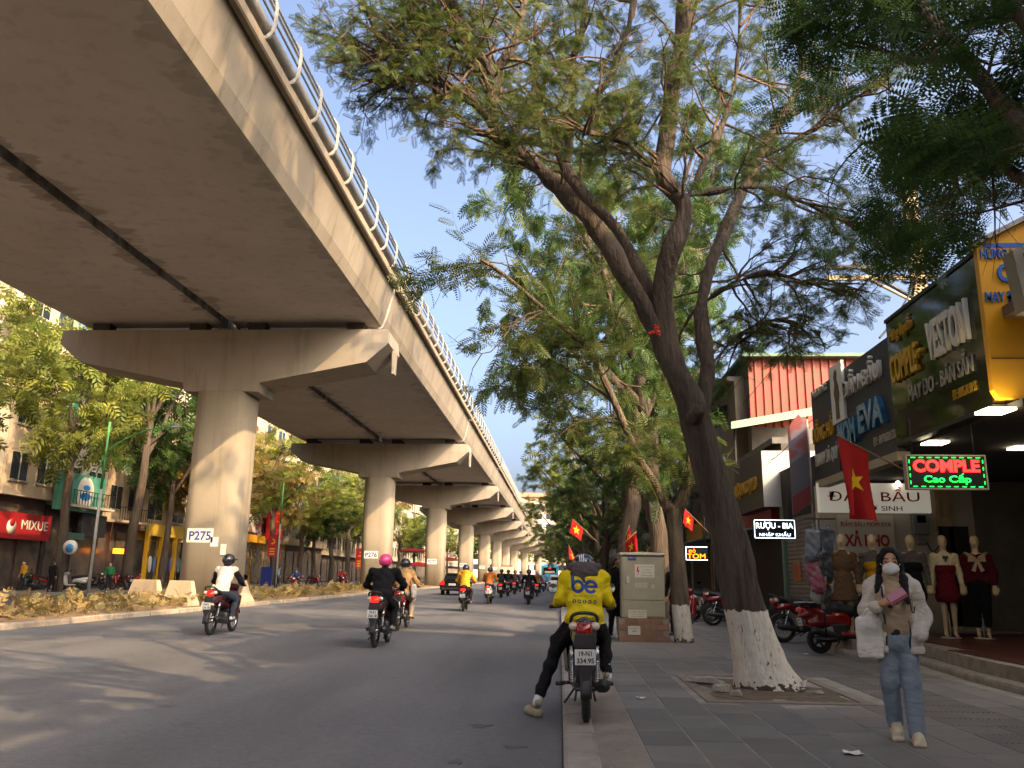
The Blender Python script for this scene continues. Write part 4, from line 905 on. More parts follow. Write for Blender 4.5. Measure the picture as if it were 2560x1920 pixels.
def make_motorbike(name='motorbike', lit=True, plate=('29-K1', '236.18'), carrier=False, fine=True):
    r = empty(name); res = .017 if fine else .026
    wheel_parts(r, -.62, .285, .085); wheel_parts(r, .62, .28, .075)
    # shell: spine, tail cowl, leg shields, fork cowl
    g = [('c', (0, .40, .80), (0, .16, .58), .075, .085), ('c', (0, .16, .58), (0, -.30, .66), .085, .10), ('c', (0, -.25, .68), (0, -.74, .86), .105, .075), ('e', (0, -.52, .745), (.125, .30, .085), rotm(.18, 0, 0)),
         ('r', (.15, .34, .58), (.05, .10, .24), .04, rotm(-.25, 0, -.25)), ('r', (-.15, .34, .58), (.05, .10, .24), .04, rotm(-.25, 0, .25)), ('e', (0, .50, .93), (.13, .12, .11)), ('c', (-.1, .44, .98), (.1, .44, .98), .05, .05), ('r', (0, .44, .72), (.15, .05, .14), .045, rotm(-.25, 0, 0))]
    me = sdf_mesh('body_shell', [(0, g)], [PAINTK], res, .05); meshobj('body_shell', me, r)
    me = sdf_mesh('seat', [(0, [('c', (0, .06, .755), (0, -.25, .765), .085, .12), ('c', (0, -.25, .785), (0, -.66, .845), .115, .095), ('r', (0, -.28, .76), (.115, .34, .05), .045, rotm(.1, 0, 0))])], [SEATM], res, .05); meshobj('seat', me, r)
    q = MB(); q.tube(smooth_path([(.115, -.50, .83), (.125, -.70, .90), (.10, -.83, .965), (0, -.87, .985), (-.10, -.83, .965), (-.125, -.70, .90), (-.115, -.50, .83)], 4), .017, 8); q.build('grab_rail', BLKP, r)
    # tail lamp and signals
    me = sdf_mesh('tail_lamp', [(0, [('r', (0, -.80, .845), (.075, .045, .05), .032, rotm(-.35, 0, 0)), ('e', (0, -.815, .83), (.055, .05, .045))])], [REDLIT if lit else REDL], .01, .02); tl = meshobj('tail_lamp', me, r)
    for s in (-1, 1):
        me = sdf_mesh('turn_signal', [(0, [('e', (s*.102, -.785, .862), (.045, .05, .04))])], [CLEARL], .01, .01); meshobj('turn_signal', me, r)
    q = MB(); q.prism([(-.085, .80), (.085, .80), (.105, .70), (.095, .66), (-.095, .66), (-.105, .70)], 'y', -.845, -.80); o = q.build('tail_panel', BLKP, r, bevel=.012)
    def mud(u, v):
        a = R(205)-R(92)*u if False else R(100+85*u); rad = .325+.02*u; x = (v-.5)*(.12-.02*u)
        return (x, -.62+rad*math.cos(a), .285+rad*math.sin(a)-.015*(2*v-1)**2)
    q = MB(); q.grid(mud, 12, 4); q.prism([(-.068, .66), (.068, .66), (.07, .52), (.035, .40), (-.035, .40), (-.07, .52)], 'y', -.945, -.925); o = q.build('rear_mudguard', BLKP, r); md = o.modifiers.new('thick', 'SOLIDIFY'); md.thickness = .006
    q = MB(); q.box((0, -.968, .60), (.19, .006, .138), rot=rotm(.12, 0, 0)); pl = q.build('licence_plate', PLT, r, bevel=.003)
    Mp = Matrix(rotm(.12, 0, 0).tolist()) @ FACE['-y']
    for tx, dz, w_ in ((plate[0], .032, .115), (plate[1], -.031, .155)):
        text('plate_number', tx, (0, -.9725-dz*.12, .60+dz), Mp, .06, PLTK, pl, width=w_, height=.046, bold=.0015, extrude=.0008)
    for s in (-1, 1):
        q = MB(); a = np.array([s*.115, -.64, .31]); b = np.array([s*.115, -.52, .66]); q.cyl(a, b, .012, n=8); q.cyl(b-(b-a)*.34, b, .026, n=8)
        for i in range(9): c = a+(b-a)*(.12+.06*i); d_ = (b-a)/np.linalg.norm(b-a); q.cyl(c-d_*.006, c+d_*.006, .029, n=10)
        q.build('shock_absorber', CHROME, r)
    q = MB()
    for s in (-1, 1): q.tube([(s*.075, -.05, .33), (s*.085, -.62, .285)], .022, 8); 
    q.box((-.075, -.33, .30), (.03, .58, .075)); q.cyl((-.1, -.62, .285), (.1, -.62, .285), .022, n=8); q.build('swing_arm', DKMET, r, bevel=.008)
    me = sdf_mesh('engine', [(0, [('r', (0, .05, .35), (.13, .17, .11), .05), ('c', (0, .12, .42), (0, .30, .40), .07, .055), ('e', (.12, .0, .34), (.04, .11, .1)), ('e', (-.12, .0, .34), (.04, .12, .1))])], [DKMET], res, .03); meshobj('engine', me, r)
    q = MB(); q.tube(smooth_path([(.06, .28, .36), (.10, .26, .26), (.13, .05, .22), (.15, -.2, .25)], 3), .018, 8); q.tube([(.15, -.18, .255), (.155, -.24, .262), (.165, -.78, .335), (.165, -.80, .338)], [.03, .058, .062, .052], 14); q.cyl((.165, -.79, .338), (.165, -.815, .342), .024, n=10, mi=1); q.build('exhaust', [BLKP, DKMET], r)
    q = MB(); 
    for s in (-1, 1): q.cyl((s*.08, -.02, .27), (s*.27, -.03, .265), .012, n=7); q.cyl((s*.20, -.03, .265), (s*.29, -.035, .265), .02, n=8); q.cyl((s*.09, -.34, .31), (s*.24, -.36, .315), .016, n=7)
    q.build('footrests', DKMET, r); 
    q = MB(); q.tube([(-.09, -.06, .24), (-.17, -.22, .15), (-.2, -.28, .12)], .011, 6); q.build('side_stand', DKMET, r)
    q = MB(); q.tube([(.1, -.3, .14), (.075, -.1, .24), (-.075, -.1, .24), (-.1, -.3, .14)], .012, 6); q.build('centre_stand', DKMET, r)
    q = MB()
    for s in (-1, 1): q.cyl((s*.075, .62, .28), (s*.07, .455, .78), .021, n=8)
    q.build('front_fork', CHROME, r)
    q = MB(); q.grid(lambda u, v: ((v-.5)*.10, .62+.325*math.cos(R(20+120*u)), .28+.325*math.sin(R(20+120*u))-.02*(2*v-1)**2), 12, 4); o = q.build('front_mudguard', PAINTK, r); md = o.modifiers.new('thick', 'SOLIDIFY'); md.thickness = .006
    q = MB(); q.tube(smooth_path([(-.34, .30, 1.00), (-.2, .36, 1.01), (-.08, .42, .985), (.08, .42, .985), (.2, .36, 1.01), (.34, .30, 1.00)], 3), .012, 7)
    for s in (-1, 1): q.cyl((s*.22, .35, 1.008), (s*.345, .298, 1.0), .019, n=8, mi=1); q.tube([(s*.2, .40, 1.005), (s*.26, .42, .99), (s*.35, .37, .985)], .007, 5, mi=0)
    q.build('handlebar', [DKMET, RUB], r)
    for s in (-1, 1):
        q = MB(); q.tube([(s*.2, .38, 1.01), (s*.24, .36, 1.08), (s*.28, .35, 1.15)], .006, 5, mi=0); q.lathe([(0, -.008), (.052, -.01), (.05, .012), (.03, .022), (0, .024)], 14, (s*.31, .35, 1.19), (0, 1, 0), 0); q.lathe([(0, -.012), (.046, -.0115)], 14, (s*.31, .35, 1.19), (0, 1, 0), 1); q.build('mirror', [BLKP, GLS], r)
    me = sdf_mesh('headlamp', [(0, [('e', (0, .58, .93), (.09, .06, .07))])], [HEADL], .015, .01); meshobj('headlamp', me, r)
    if carrier:
        q = MB(); q.box((0, -.62, .93), (.2, .34, .012)); q.build('rear_carrier', CHROME, r, bevel=.004)
    return r
def make_scooter(name='scooter', lit=False, paint=None, rack=False):
    r = empty(name); paint = paint or PAINTK
    wheel_parts(r, -.60, .235, .10, cast=True); wheel_parts(r, .62, .245, .09, cast=True)
    me = sdf_mesh('rear_body', [(0, [('c', (0, -.12, .56), (0, -.62, .70), .15, .13), ('e', (0, -.42, .60), (.185, .42, .16), rotm(.2, 0, 0)), ('c', (0, -.62, .70), (0, -.90, .78), .12, .05), ('e', (0, -.78, .70), (.11, .2, .09), rotm(.3, 0, 0))])], [paint], .02, .07); meshobj('rear_body', me, r)
    me = sdf_mesh('under_body', [(0, [('r', (0, .12, .30), (.17, .36, .06), .05), ('r', (0, -.28, .40), (.15, .2, .15), .07), ('c', (.0, -.3, .28), (0, -.6, .26), .09, .07)])], [BLKP], .022, .05); meshobj('under_body', me, r)
    me = sdf_mesh('floor_trim', [(0, [('r', (.175, .08, .335), (.022, .34, .035), .02), ('r', (-.175, .08, .335), (.022, .34, .035), .02)])], [paint], .016, .02); meshobj('floor_trim', me, r)
    me = sdf_mesh('leg_shield', [(0, [('r', (0, .47, .62), (.20, .05, .30), .045, rotm(-.22, 0, 0)), ('e', (0, .53, .60), (.15, .10, .28), rotm(-.22, 0, 0)), ('r', (0, .62, .49), (.075, .24, .035), .03, rotm(-.05, 0, 0))])], [paint], .02, .06); meshobj('leg_shield', me, r)
    me = sdf_mesh('head_cowl', [(0, [('e', (0, .42, 1.0), (.15, .12, .10)), ('c', (-.22, .36, 1.02), (.22, .36, 1.02), .04, .04)])], [paint], .02, .05); meshobj('head_cowl', me, r)
    me = sdf_mesh('seat', [(0, [('c', (0, .02, .745), (0, -.3, .765), .12, .145), ('c', (0, -.3, .775), (0, -.72, .845), .14, .095)])], [SEATM], .02, .06); meshobj('seat', me, r)
    me = sdf_mesh('tail_lamp', [(0, [('r', (0, -.93, .765), (.10, .035, .04), .03)])], [REDLIT if lit else REDL], .012, .02); meshobj('tail_lamp', me, r)
    q = MB(); q.prism([(-.07, .66), (.07, .66), (.06, .40), (-.06, .40)], 'y', -.93, -.912); q.build('rear_mudguard', BLKP, r, bevel=.006)
    q = MB(); q.box((0, -.945, .55), (.19, .006, .138), rot=rotm(.2, 0, 0)); pl = q.build('licence_plate', PLT, r, bevel=.003)
    Mp = Matrix(rotm(.2, 0, 0).tolist()) @ FACE['-y']
    for tx, dz, w_ in (('29-H1', .031, .12), ('574.06', -.031, .155)): text('plate_number', tx, (0, -.950-dz*.2, .55+dz), Mp, .06, PLTK, pl, width=w_, height=.044, bold=.001, extrude=.0008)
    q = MB(); q.tube([(.16, -.22, .27), (.19, -.38, .30), (.205, -.78, .40), (.205, -.82, .405)], [.035, .065, .07, .055], 12); q.build('exhaust', [DKMET], r)
    q = MB(); q.box((.205, -.58, .385), (.02, .34, .10), rot=rotm(.22, 0, 0)); q.build('exhaust_guard', mat('grey_plastic', '#77787a', rough=.4), r, bevel=.012)
    q = MB(); q.tube(smooth_path([(.1, -.62, .83), (.12, -.82, .87), (0, -.93, .89), (-.12, -.82, .87), (-.1, -.62, .83)], 4), .016, 8); q.build('grab_rail', BLKP, r)
    q = MB(); q.tube(smooth_path([(-.36, .25, 1.03), (-.2, .34, 1.03), (.2, .34, 1.03), (.36, .25, 1.03)], 3), .013, 7)
    for s in (-1, 1): q.cyl((s*.23, .325, 1.03), (s*.365, .247, 1.03), .02, n=8, mi=1); q.tube([(s*.22, .38, 1.02), (s*.36, .33, 1.01)], .007, 5)
    q.build('handlebar', [DKMET, RUB], r)
    for s in (-1, 1):
        q = MB(); q.tube([(s*.2, .35, 1.05), (s*.27, .33, 1.16)], .006, 5); q.lathe([(0, -.008), (.055, -.01), (.05, .012), (0, .024)], 14, (s*.30, .33, 1.20), (0, 1, 0), 0); q.lathe([(0, -.012), (.048, -.0115)], 14, (s*.30, .33, 1.20), (0, 1, 0), 1); q.build('mirror', [BLKP, GLS], r)
    me = sdf_mesh('headlamp', [(0, [('e', (0, .53, 1.0), (.10, .05, .06))])], [HEADL], .015, .01); meshobj('headlamp', me, r)
    q = MB(); q.cyl((0, .47, .62), (0, .62, .245), .03, n=8); q.box((0, .62, .5), (.1, .34, .02)); q.build('front_fork', DKMET, r)
    q = MB(); q.tube([(-.1, -.15, .22), (-.19, -.28, .03)], .012, 6); q.build('side_stand', DKMET, r)
    if rack:
        q = MB(); q.prism([(-.12, .88), (.12, .88), (.1, .905), (-.1, .905)], 'y', -.98, -.58); q.build('rear_carrier', mat('pale_rack', '#a9a9a2', rough=.4), r, bevel=.008)
    return r
# ------------------------------------------------------------------ people
SKIN = mat('skin', '#b98b6c', rough=.55, col2='#a8785c', nscale=12, amount=.5); HAIR = mat('hair', '#0f0b09', rough=.7, spec=.25, bump=.5, bscale=160, stretch=(1, 1, .1))
EYEM = mat('eye_dark', '#15100d', rough=.2); SOCK = mat('white_sock', '#c9c8cc', rough=.9)
def cloth(name, col, col2=None, b=.25):
    if 'cloth_'+name in MATS: return MATS['cloth_'+name]
    m_ = mat('cloth_'+name, col, rough=.88, col2=col2 or col, nscale=9, amount=.35, bump=b, bscale=320, spec=.2); nt = m_.node_tree; N = nt.nodes; L = nt.links
    bp = [n for n in N if n.type == 'BUMP'][0]; mp = [n for n in N if n.type == 'MAPPING'][0]; m2 = N.new('ShaderNodeMapping'); m2.inputs['Scale'].default_value = (1, 1, 2.1); L.new(mp.outputs[0], m2.inputs[0])
    w = N.new('ShaderNodeTexNoise'); w.inputs['Scale'].default_value = 5; w.inputs['Detail'].default_value = 3; w.inputs['Distortion'].default_value = 1.6; L.new(m2.outputs[0], w.inputs['Vector'])   # creases
    b2 = N.new('ShaderNodeBump'); b2.inputs['Strength'].default_value = .5; b2.inputs['Distance'].default_value = .05; L.new(w.outputs[0], b2.inputs['Height']); L.new(b2.outputs[0], bp.inputs['Normal'])
    return m_
def hand_prims(w, tip, side, curl=.6, up=(0, 0, 1)):
    """palm from the wrist towards tip, four bent fingers of unequal length and a thumb from the palm's side"""
    w = np.asarray(w, float); d = np.asarray(tip, float)-w; L = np.linalg.norm(d); d = d/L; up = np.asarray(up, float); s = np.cross(d, up); s /= np.linalg.norm(s); n = np.cross(s, d)
    p = w+d*.085; out = [('c', w, w+d*.03, .026, .027), ('r', w+d*.055, (.042, .045, .016), .014, np.stack([s, d, n], 1))]
    for i, l in enumerate((.068, .078, .072, .056)):
        b = p+s*(-.030+.020*i); m1 = b+d*l*.5-n*l*.12*curl; m2 = m1+(d*(1-curl)-n*curl)*l*.5
        out += [('c', b, m1, .0095, .009), ('c', m1, m2, .009, .0078)]
    b = w+d*.03-s*side*.034; m1 = b+(d*.7-s*side*.6)*.035; out += [('c', b, m1, .012, .010), ('c', m1, m1+(d*.85-n*.4*curl)*.035, .010, .0085)]
    return out
def head_prims(h, f, sc=1.0):
    """skull, jaw, nose and ears; h centre of head, f forward unit"""
    h = np.asarray(h, float); f = np.asarray(f, float); f = f/np.linalg.norm(f); s = np.cross(f, (0, 0, 1)); s /= np.linalg.norm(s); u = np.cross(s, f); M = np.stack([s, f, u], 1)
    L = lambda x, y, z: h+sc*(s*x+f*y+u*z)
    return [('e', L(0, -.01, .03), (.076*sc, .094*sc, .088*sc), M), ('e', L(0, .025, -.045), (.060*sc, .068*sc, .072*sc), M), ('c', L(0, .06, -.095), L(0, .02, -.10), .024*sc, .03*sc),
            ('c', L(0, .088, .005), L(0, .104, -.028), .009*sc, .013*sc), ('e', L(.078, -.01, -.015), (.012*sc, .02*sc, .03*sc), M), ('e', L(-.078, -.01, -.015), (.012*sc, .02*sc, .03*sc), M),
            ('c', L(-.045, .082, .018), L(-.015, .09, .02), .008*sc, .008*sc), ('c', L(.045, .082, .018), L(.015, .09, .02), .008*sc, .008*sc), ('c', L(-.022, .088, -.06), L(.022, .088, -.06), .008*sc, .008*sc)]
def helmet(parent, c, f, m_, r=.135, visor=True, peak=True):
    c = np.asarray(c, float); f = np.asarray(f, float); f = f/np.linalg.norm(f); s = np.cross(f, (0, 0, 1)); s /= np.linalg.norm(s); u = np.cross(s, f); M = np.stack([s, f, u], 1)
    g = [('e', c, (r*.95, r*1.12, r*1.0), M)]
    if peak: g.append(('r', c+f*r*1.15+u*.01, (.085, .05, .012), .01, M))
    me = sdf_mesh('helmet', [(0, g)], [m_], .014, .02, cuts=[('r', c-u*(r*.95+.02)+f*.0, (r*1.5, r*1.6, r*.5), .01, M), ('r', c+f*r*1.15-u*.10, (.09, .09, .09), .02, M)])
    return meshobj('helmet', me, parent)
MATH = {}
def hm(c):
    if c not in MATH: MATH[c] = mat('helmet_'+c[1:], c, rough=.25, coat=.6)
    return MATH[c]
def rider(name, loc, rz, jacket, pants, shoe='#2b2b2e', helm='#17171a', label='', group='riders on the road', res=.024, hood=None, lean=.0, legs=None, back=None, arms=None, wide=1.0, seat=0.0, fold=.006, seed=0, hair=False, turn=(0, 1, 0), skin_ankle=False, pack=None, skirt=False, drop=0.0, sleeve=None, hdz=0.0, girth=1.0):
    """a seated figure astride a two-wheeler; local +Y is the way it rides"""
    r = empty(name, loc, rz, label, 'person', group); w = wide
    pel = np.array([0, -.20+seat, .865]); ch = np.array([0, -.07+lean*.5+seat, 1.20]); nk = np.array([0, 0+lean+seat, 1.385]); hd = np.array([0, .05+lean+seat+drop*.3, 1.50-drop*.25]); ch[2] -= drop*.4; nk[2] -= drop
    hd[2] -= drop-hdz; hd[1] += -hdz*.6
    sh = [np.array([s*.185*w, -.02+lean*.9+seat, 1.33-drop*.9]) for s in (-1, 1)]
    el = [np.array([s*.30*w, .12+seat, 1.09]) for s in (-1, 1)]; ha = [np.array([s*.285, .285, 1.035]) for s in (-1, 1)]
    kn = [np.array([s*.19, .22+seat*.5, .70]) for s in (-1, 1)]; an = [np.array([s*.20, -.02, .35]) for s in (-1, 1)]; toe = [a+np.array([0, .16, -.045]) for a in an]
    if arms: el, ha = [np.array(a) for a in arms[0]], [np.array(a) for a in arms[1]]
    if legs: kn, an, toe = [[np.array(p) for p in L_] for L_ in legs]
    J = [('e', ch, (.175*w*girth, .13, .20)), ('e', (ch+pel)/2+np.array([0, -.01, 0]), (.16*w*girth, .13, .17)), ('e', pel+np.array([0, 0, .05]), (.17*w*girth, .145, .12)), ('c', sh[0], sh[1], .075, .075), ('c', ch+np.array([0, 0, .1]), nk, .11, .065)]
    A_ = J if sleeve is None else []
    for i in (0, 1): A_ += [('c', sh[i], el[i], .070*w, .060), ('c', el[i], ha[i]-(ha[i]-el[i])*.12, .060, .045)]
    T = [('e', pel, (.165, .15, .11))]
    for i in (0, 1): T += [('c', pel+np.array([(-.09, .09)[i], .02, -.02]), kn[i], .102, .078), ('c', kn[i], an[i]+(kn[i]-an[i])*.06, .076, .056)]
    if skirt: T += [('e', pel+np.array([0, .12, -.08]), (.2, .28, .13))]
    S = []; K = head_prims(hd, turn)+[('c', nk-np.array([0, 0, .03]), hd-np.array([0, 0, .05]), .052, .052)]
    for i in (0, 1):
        S += [('c', an[i]+np.array([0, -.04, -.04]), toe[i], .042, .036)]; K += [('c', an[i], an[i]+(kn[i]-an[i])*.12, .038, .040)]
        K += hand_prims(ha[i]-(ha[i]-el[i])*.1, ha[i]+np.array([0, .1, -.01]), (-1, 1)[i], .9)
    jm = cloth(jacket[1:], jacket); pm = cloth(pants[1:], pants); sm_ = mat('shoe_'+shoe[1:], shoe, rough=.6)
    me = sdf_mesh('body', [(0, J), (1, T), (2, S), (3, K)]+([(4, A_)] if sleeve else []), [jm, pm, sm_, SKIN]+([cloth(sleeve[1:], sleeve)] if sleeve else []), res, .045, .012, fold, 14, seed=seed); b = meshobj('body', me, r)
    if helm: helmet(r, hd+np.array([0, -.005, .045]), turn, hm(helm))
    if hood:
        me = sdf_mesh('hood', [(0, [('e', nk+np.array([0, -.10, .0]), (.15, .08, .10)), ('c', nk+np.array([-.1, -.03, .0]), nk+np.array([.1, -.03, .0]), .06, .06)])], [cloth(hood[1:], hood)], .02, .04, fold=.004, fscale=20); meshobj('hood', me, r)
    if hair:
        me = sdf_mesh('hair', [(0, [('e', hd+np.array([0, -.05, -.02]), (.085, .06, .09)), ('c', hd+np.array([0, -.085, -.06]), hd+np.array([.02, -.14, -.33]), .06, .035)])], [HAIR], .016, .03); meshobj('hair', me, r)
    if pack:
        me = sdf_mesh('backpack', [(0, [('r', ch+np.array([0, -.17, .02]), (.14, .08, .20), .06)])], [cloth(pack[1:], pack)], .022, .03, fold=.005); meshobj('backpack', me, r)
    return r, b
def walker(name, loc, rz, jacket, pants, label, group, shoe='#2b2b2e', hair='#17120f', res=.03, stride=.12, hgt=1.0, coat=False):
    """an upright walking or standing figure"""
    r = empty(name, loc, rz, label, 'person', group, scale=hgt)
    J = [('e', (0, 0, 1.25), (.165, .115, .2)), ('e', (0, 0, 1.05), (.15, .11, .17)), ('c', (-.17, 0, 1.37), (.17, 0, 1.37), .07, .07), ('c', (0, 0, 1.38), (0, .01, 1.45), .07, .06)]
    if coat: J += [('c', (0, 0, .95), (0, -.01, .66), .17, .19)]
    for s in (-1, 1): J += [('c', (s*.19, 0, 1.36), (s*.25, -.02-s*stride*.4, 1.1), .065, .052), ('c', (s*.25, -.02-s*stride*.4, 1.1), (s*.25, .09-s*stride*.6, .90), .052, .042)]
    T = [('e', (0, 0, .92), (.16, .12, .12))]; S = []; K = head_prims((0, .02, 1.575), (0, 1, 0))+[('c', (0, 0, 1.42), (0, .01, 1.52), .05, .05)]
    for s in (-1, 1):
        f = s*stride; T += [('c', (s*.085, 0, .9), (s*.095, f*.6+.02, .5), .09, .065), ('c', (s*.095, f*.6+.02, .5), (s*.095, f, .1), .064, .05)]; S += [('c', (s*.095, f-.04, .045), (s*.1, f+.15, .035), .042, .035)]
        K += hand_prims((s*.25, .09-s*stride*.6, .90), (s*.25, .11-s*stride*.6, .75), s, .35, (0, 1, 0))
    me = sdf_mesh('body', [(0, J), (1, T), (2, S), (3, K)], [cloth(jacket[1:], jacket), cloth(pants[1:], pants), mat('shoe_'+shoe[1:], shoe, rough=.6), SKIN], res, .045, .012, .005, 14); meshobj('body', me, r)
    me = sdf_mesh('hair', [(0, [('e', (0, -.005, 1.625), (.086, .1, .085)), ('e', (0, -.05, 1.57), (.08, .06, .09))])], [mat('hair_'+hair[1:], hair, rough=.5)], .016, .02); meshobj('hair', me, r)
    return r
def bvh_of(o):
    from mathutils.bvhtree import BVHTree
    me = o.data; return BVHTree.FromPolygons([v.co.copy() for v in me.vertices], [tuple(p.vertices) for p in me.polygons])
def drape(me, bvh, off=.006, d=(0, 1, 0), maxlen=.02):
    """lay flat lettering (x, z at any y) onto a body, along d"""
    import bmesh
    bm = bmesh.new(); bm.from_mesh(me); bmesh.ops.triangulate(bm, faces=bm.faces[:])
    for _ in range(4):
        es = [e for e in bm.edges if e.calc_length() > maxlen]
        if not es: break
        bmesh.ops.subdivide_edges(bm, edges=es, cuts=1); bmesh.ops.triangulate(bm, faces=[f for f in bm.faces if len(f.verts) > 3])
    D = Vector(d).normalized(); last = 0; bad = []
    for v in bm.verts:
        h = bvh.ray_cast(v.co-D*3, D)
        if h[0] is not None: v.co = h[0]-D*off; last = h[0].y
        else: bad.append(v)
    bmesh.ops.delete(bm, geom=bad, context='VERTS')
    bm.to_mesh(me); bm.free(); return me
# ------------------------------------------------------------------ the driver on the parked motorbike
bp = atz(1268, 1560, .085); BX, BY = float(bp[0]), float(bp[1])+.66
mb = make_motorbike('motorbike', lit=False, plate=('19-N1', '334.95'))
mb.location = (BX, BY, .085); mb.rotation_euler = (0, R(-1.0), R(-.6)); tag(mb, 'black motorbike with plate 19-N1 334.95 standing on the kerb', 'motorbike')
YEL = '#c9b414'
legs = ([(-.27, .20, .64), (.20, .20, .70)], [(-.47, .10, .10), (.225, .00, .37)], [(-.57, .24, -.05), (.25, .17, .31)])
rd, rb = rider('person', (BX, BY, .085), R(-.6), YEL, '#16161a', '#8d8068', None, 'driver in a yellow hooded jacket sitting astride the motorbike on the kerb', None, res=.014, lean=.07, drop=.03, hdz=-.11, legs=legs, arms=([(-.245, .0, 1.075), (.245, .0, 1.075)], [(-.285, .275, 1.03), (.285, .275, 1.03)]), wide=.98, girth=1.22, fold=.009, seed=3)
del rd['category']; tag(rd, None, 'person')
H0 = helmet(rd, (0, .17, 1.42), (0, 1, -.25), mat('helmet_navy', '#141d33', rough=.18, coat=.8), r=.132)
bv = bvh_of(H0); q = MB()
for x in (-.045, -.025, -.005): q.b2((x-.006, 0, 1.38), (x+.006, .001, 1.60))
for z in (1.41, 1.44, 1.47): q.b2((-.055, .002, z-.005), (.005, .003, z+.005))
me = q.mesh('helmet_stripe', mat('stripe_white', '#d5d7db', rough=.4)); meshobj('helmet_stripe', drape(me, bv, .003), H0)
me = sdf_mesh('hood', [(0, [('e', (0, .0, 1.39), (.165, .10, .08)), ('e', (0, -.07, 1.345), (.145, .06, .075)), ('c', (0, -.10, 1.32), (0, -.135, 1.26), .065, .025), ('c', (-.145, .05, 1.405), (.145, .05, 1.405), .045, .045)])], [cloth('hoodgrey', '#4c4444')], .014, .03, fold=.004, fscale=24); meshobj('hood', me, rd)
for s, a, k_ in ((-1, legs[1][0], legs[0][0]), (1, legs[1][1], legs[0][1])):
    a = np.array(a); k_ = np.array(k_); d = (k_-a)/np.linalg.norm(k_-a); me = sdf_mesh('sock', [(0, [('c', a-d*.05, a+d*.09, .044, .046)])], [SOCK], .012, .02); meshobj('sock', me, rd)
me = sdf_mesh('clog', [(0, [('c', (-.47, .05, -.035), (-.56, .24, -.045), .05, .048), ('e', (-.57, .24, -.035), (.058, .06, .045))])], [mat('beige_rubber', '#8f836c', rough=.7)], .012, .02, cuts=[('e', (-.47, .08, .03), (.045, .07, .05))]); meshobj('clog', me, rd)
me = sdf_mesh('belt', [(0, [('e', (0, -.20, .885), (.172, .158, .035))])], [cloth('blue_belt', '#20315e')], .014, .02); meshobj('belt', me, rd)
# printed emblem on the back: ring-shaped b and e, a line of words, five round badges
bv = bvh_of(rb); BLUEI = mat('print_blue', '#1f3c85', rough=.8); GREYI = mat('print_grey', '#3e3b2a', rough=.8)
def annulus(mb_, cx, cz, r0, r1, a0, a1, n=40, sx=1.0):
    n = max(6, n); V = []; F = []
    for i in range(n+1):
        a = a0+(a1-a0)*i/n
        for r_ in (r0, (r0+r1)/2, r1): V.append((cx+sx*r_*math.cos(a), 0, cz+r_*math.sin(a)))
    for i in range(n):
        for j in range(2): F.append((i*3+j, i*3+j+1, (i+1)*3+j+1, (i+1)*3+j))
    mb_.add(V, F)
def quadg(mb_, P, nu=6, nv=3):
    P = [np.array(p) for p in P]; mb_.grid(lambda u, v: tuple(((P[0]*(1-u)+P[1]*u)*(1-v)+(P[3]*(1-u)+P[2]*u)*v)), nu, nv)
zc = 1.215; q = MB(); annulus(q, -.068, zc, .034, .067, 0, 2*PI); quadg(q, [(-.135, 0, zc), (-.102, 0, zc), (-.105, 0, zc+.13), (-.139, 0, zc+.13)], 3, 8)
annulus(q, .064, zc-.002, .036, .069, R(-8), R(190), 34); quadg(q, [(.0, 0, zc-.014), (.136, 0, zc-.014), (.131, 0, zc+.012), (.0, 0, zc+.012)], 8, 2); annulus(q, .064, zc-.002, .036, .069, R(190), R(322), 20)
me = q.mesh('back_emblem', BLUEI); meshobj('back_emblem', drape(me, bv, .004), rd)
me = text_mesh('bên nhau trọn đường', .05, extrude=0.0, bold=.0).copy(); me.materials.clear(); me.materials.append(GREYI)
co = np.empty(len(me.vertices)*3); me.vertices.foreach_get('co', co); co = co.reshape(-1, 3); sc_ = .235/np.ptp(co[:, 0]); co = np.stack([co[:, 0]*sc_+.005, co[:, 2]*0, co[:, 1]*sc_+1.125], 1); me.vertices.foreach_set('co', co.ravel()); meshobj('back_slogan', drape(me, bv, .004), rd)
for i in range(5):
    q = MB(); x = -.105+.052*i; z = 1.072-.002*i; annulus(q, x, z, .0, .0185, 0, 2*PI, 16); me = q.mesh('round_badge', GREYI); bd = meshobj('round_badge', drape(me, bv, .004), rd)
    q = MB(); a = [(.004, .010), (.008, .006), (.003, .012), (.009, .005), (.006, .008)][i]; quadg(q, [(x-a[0], 0, z-a[1]), (x+a[0], 0, z-a[1]), (x+a[0], 0, z+a[1]), (x-a[0], 0, z+a[1])], 2, 2); me = q.mesh('badge_mark', mat('print_cream', '#c9bd7a', rough=.8)); meshobj('badge_mark', drape(me, bv, .007), bd)

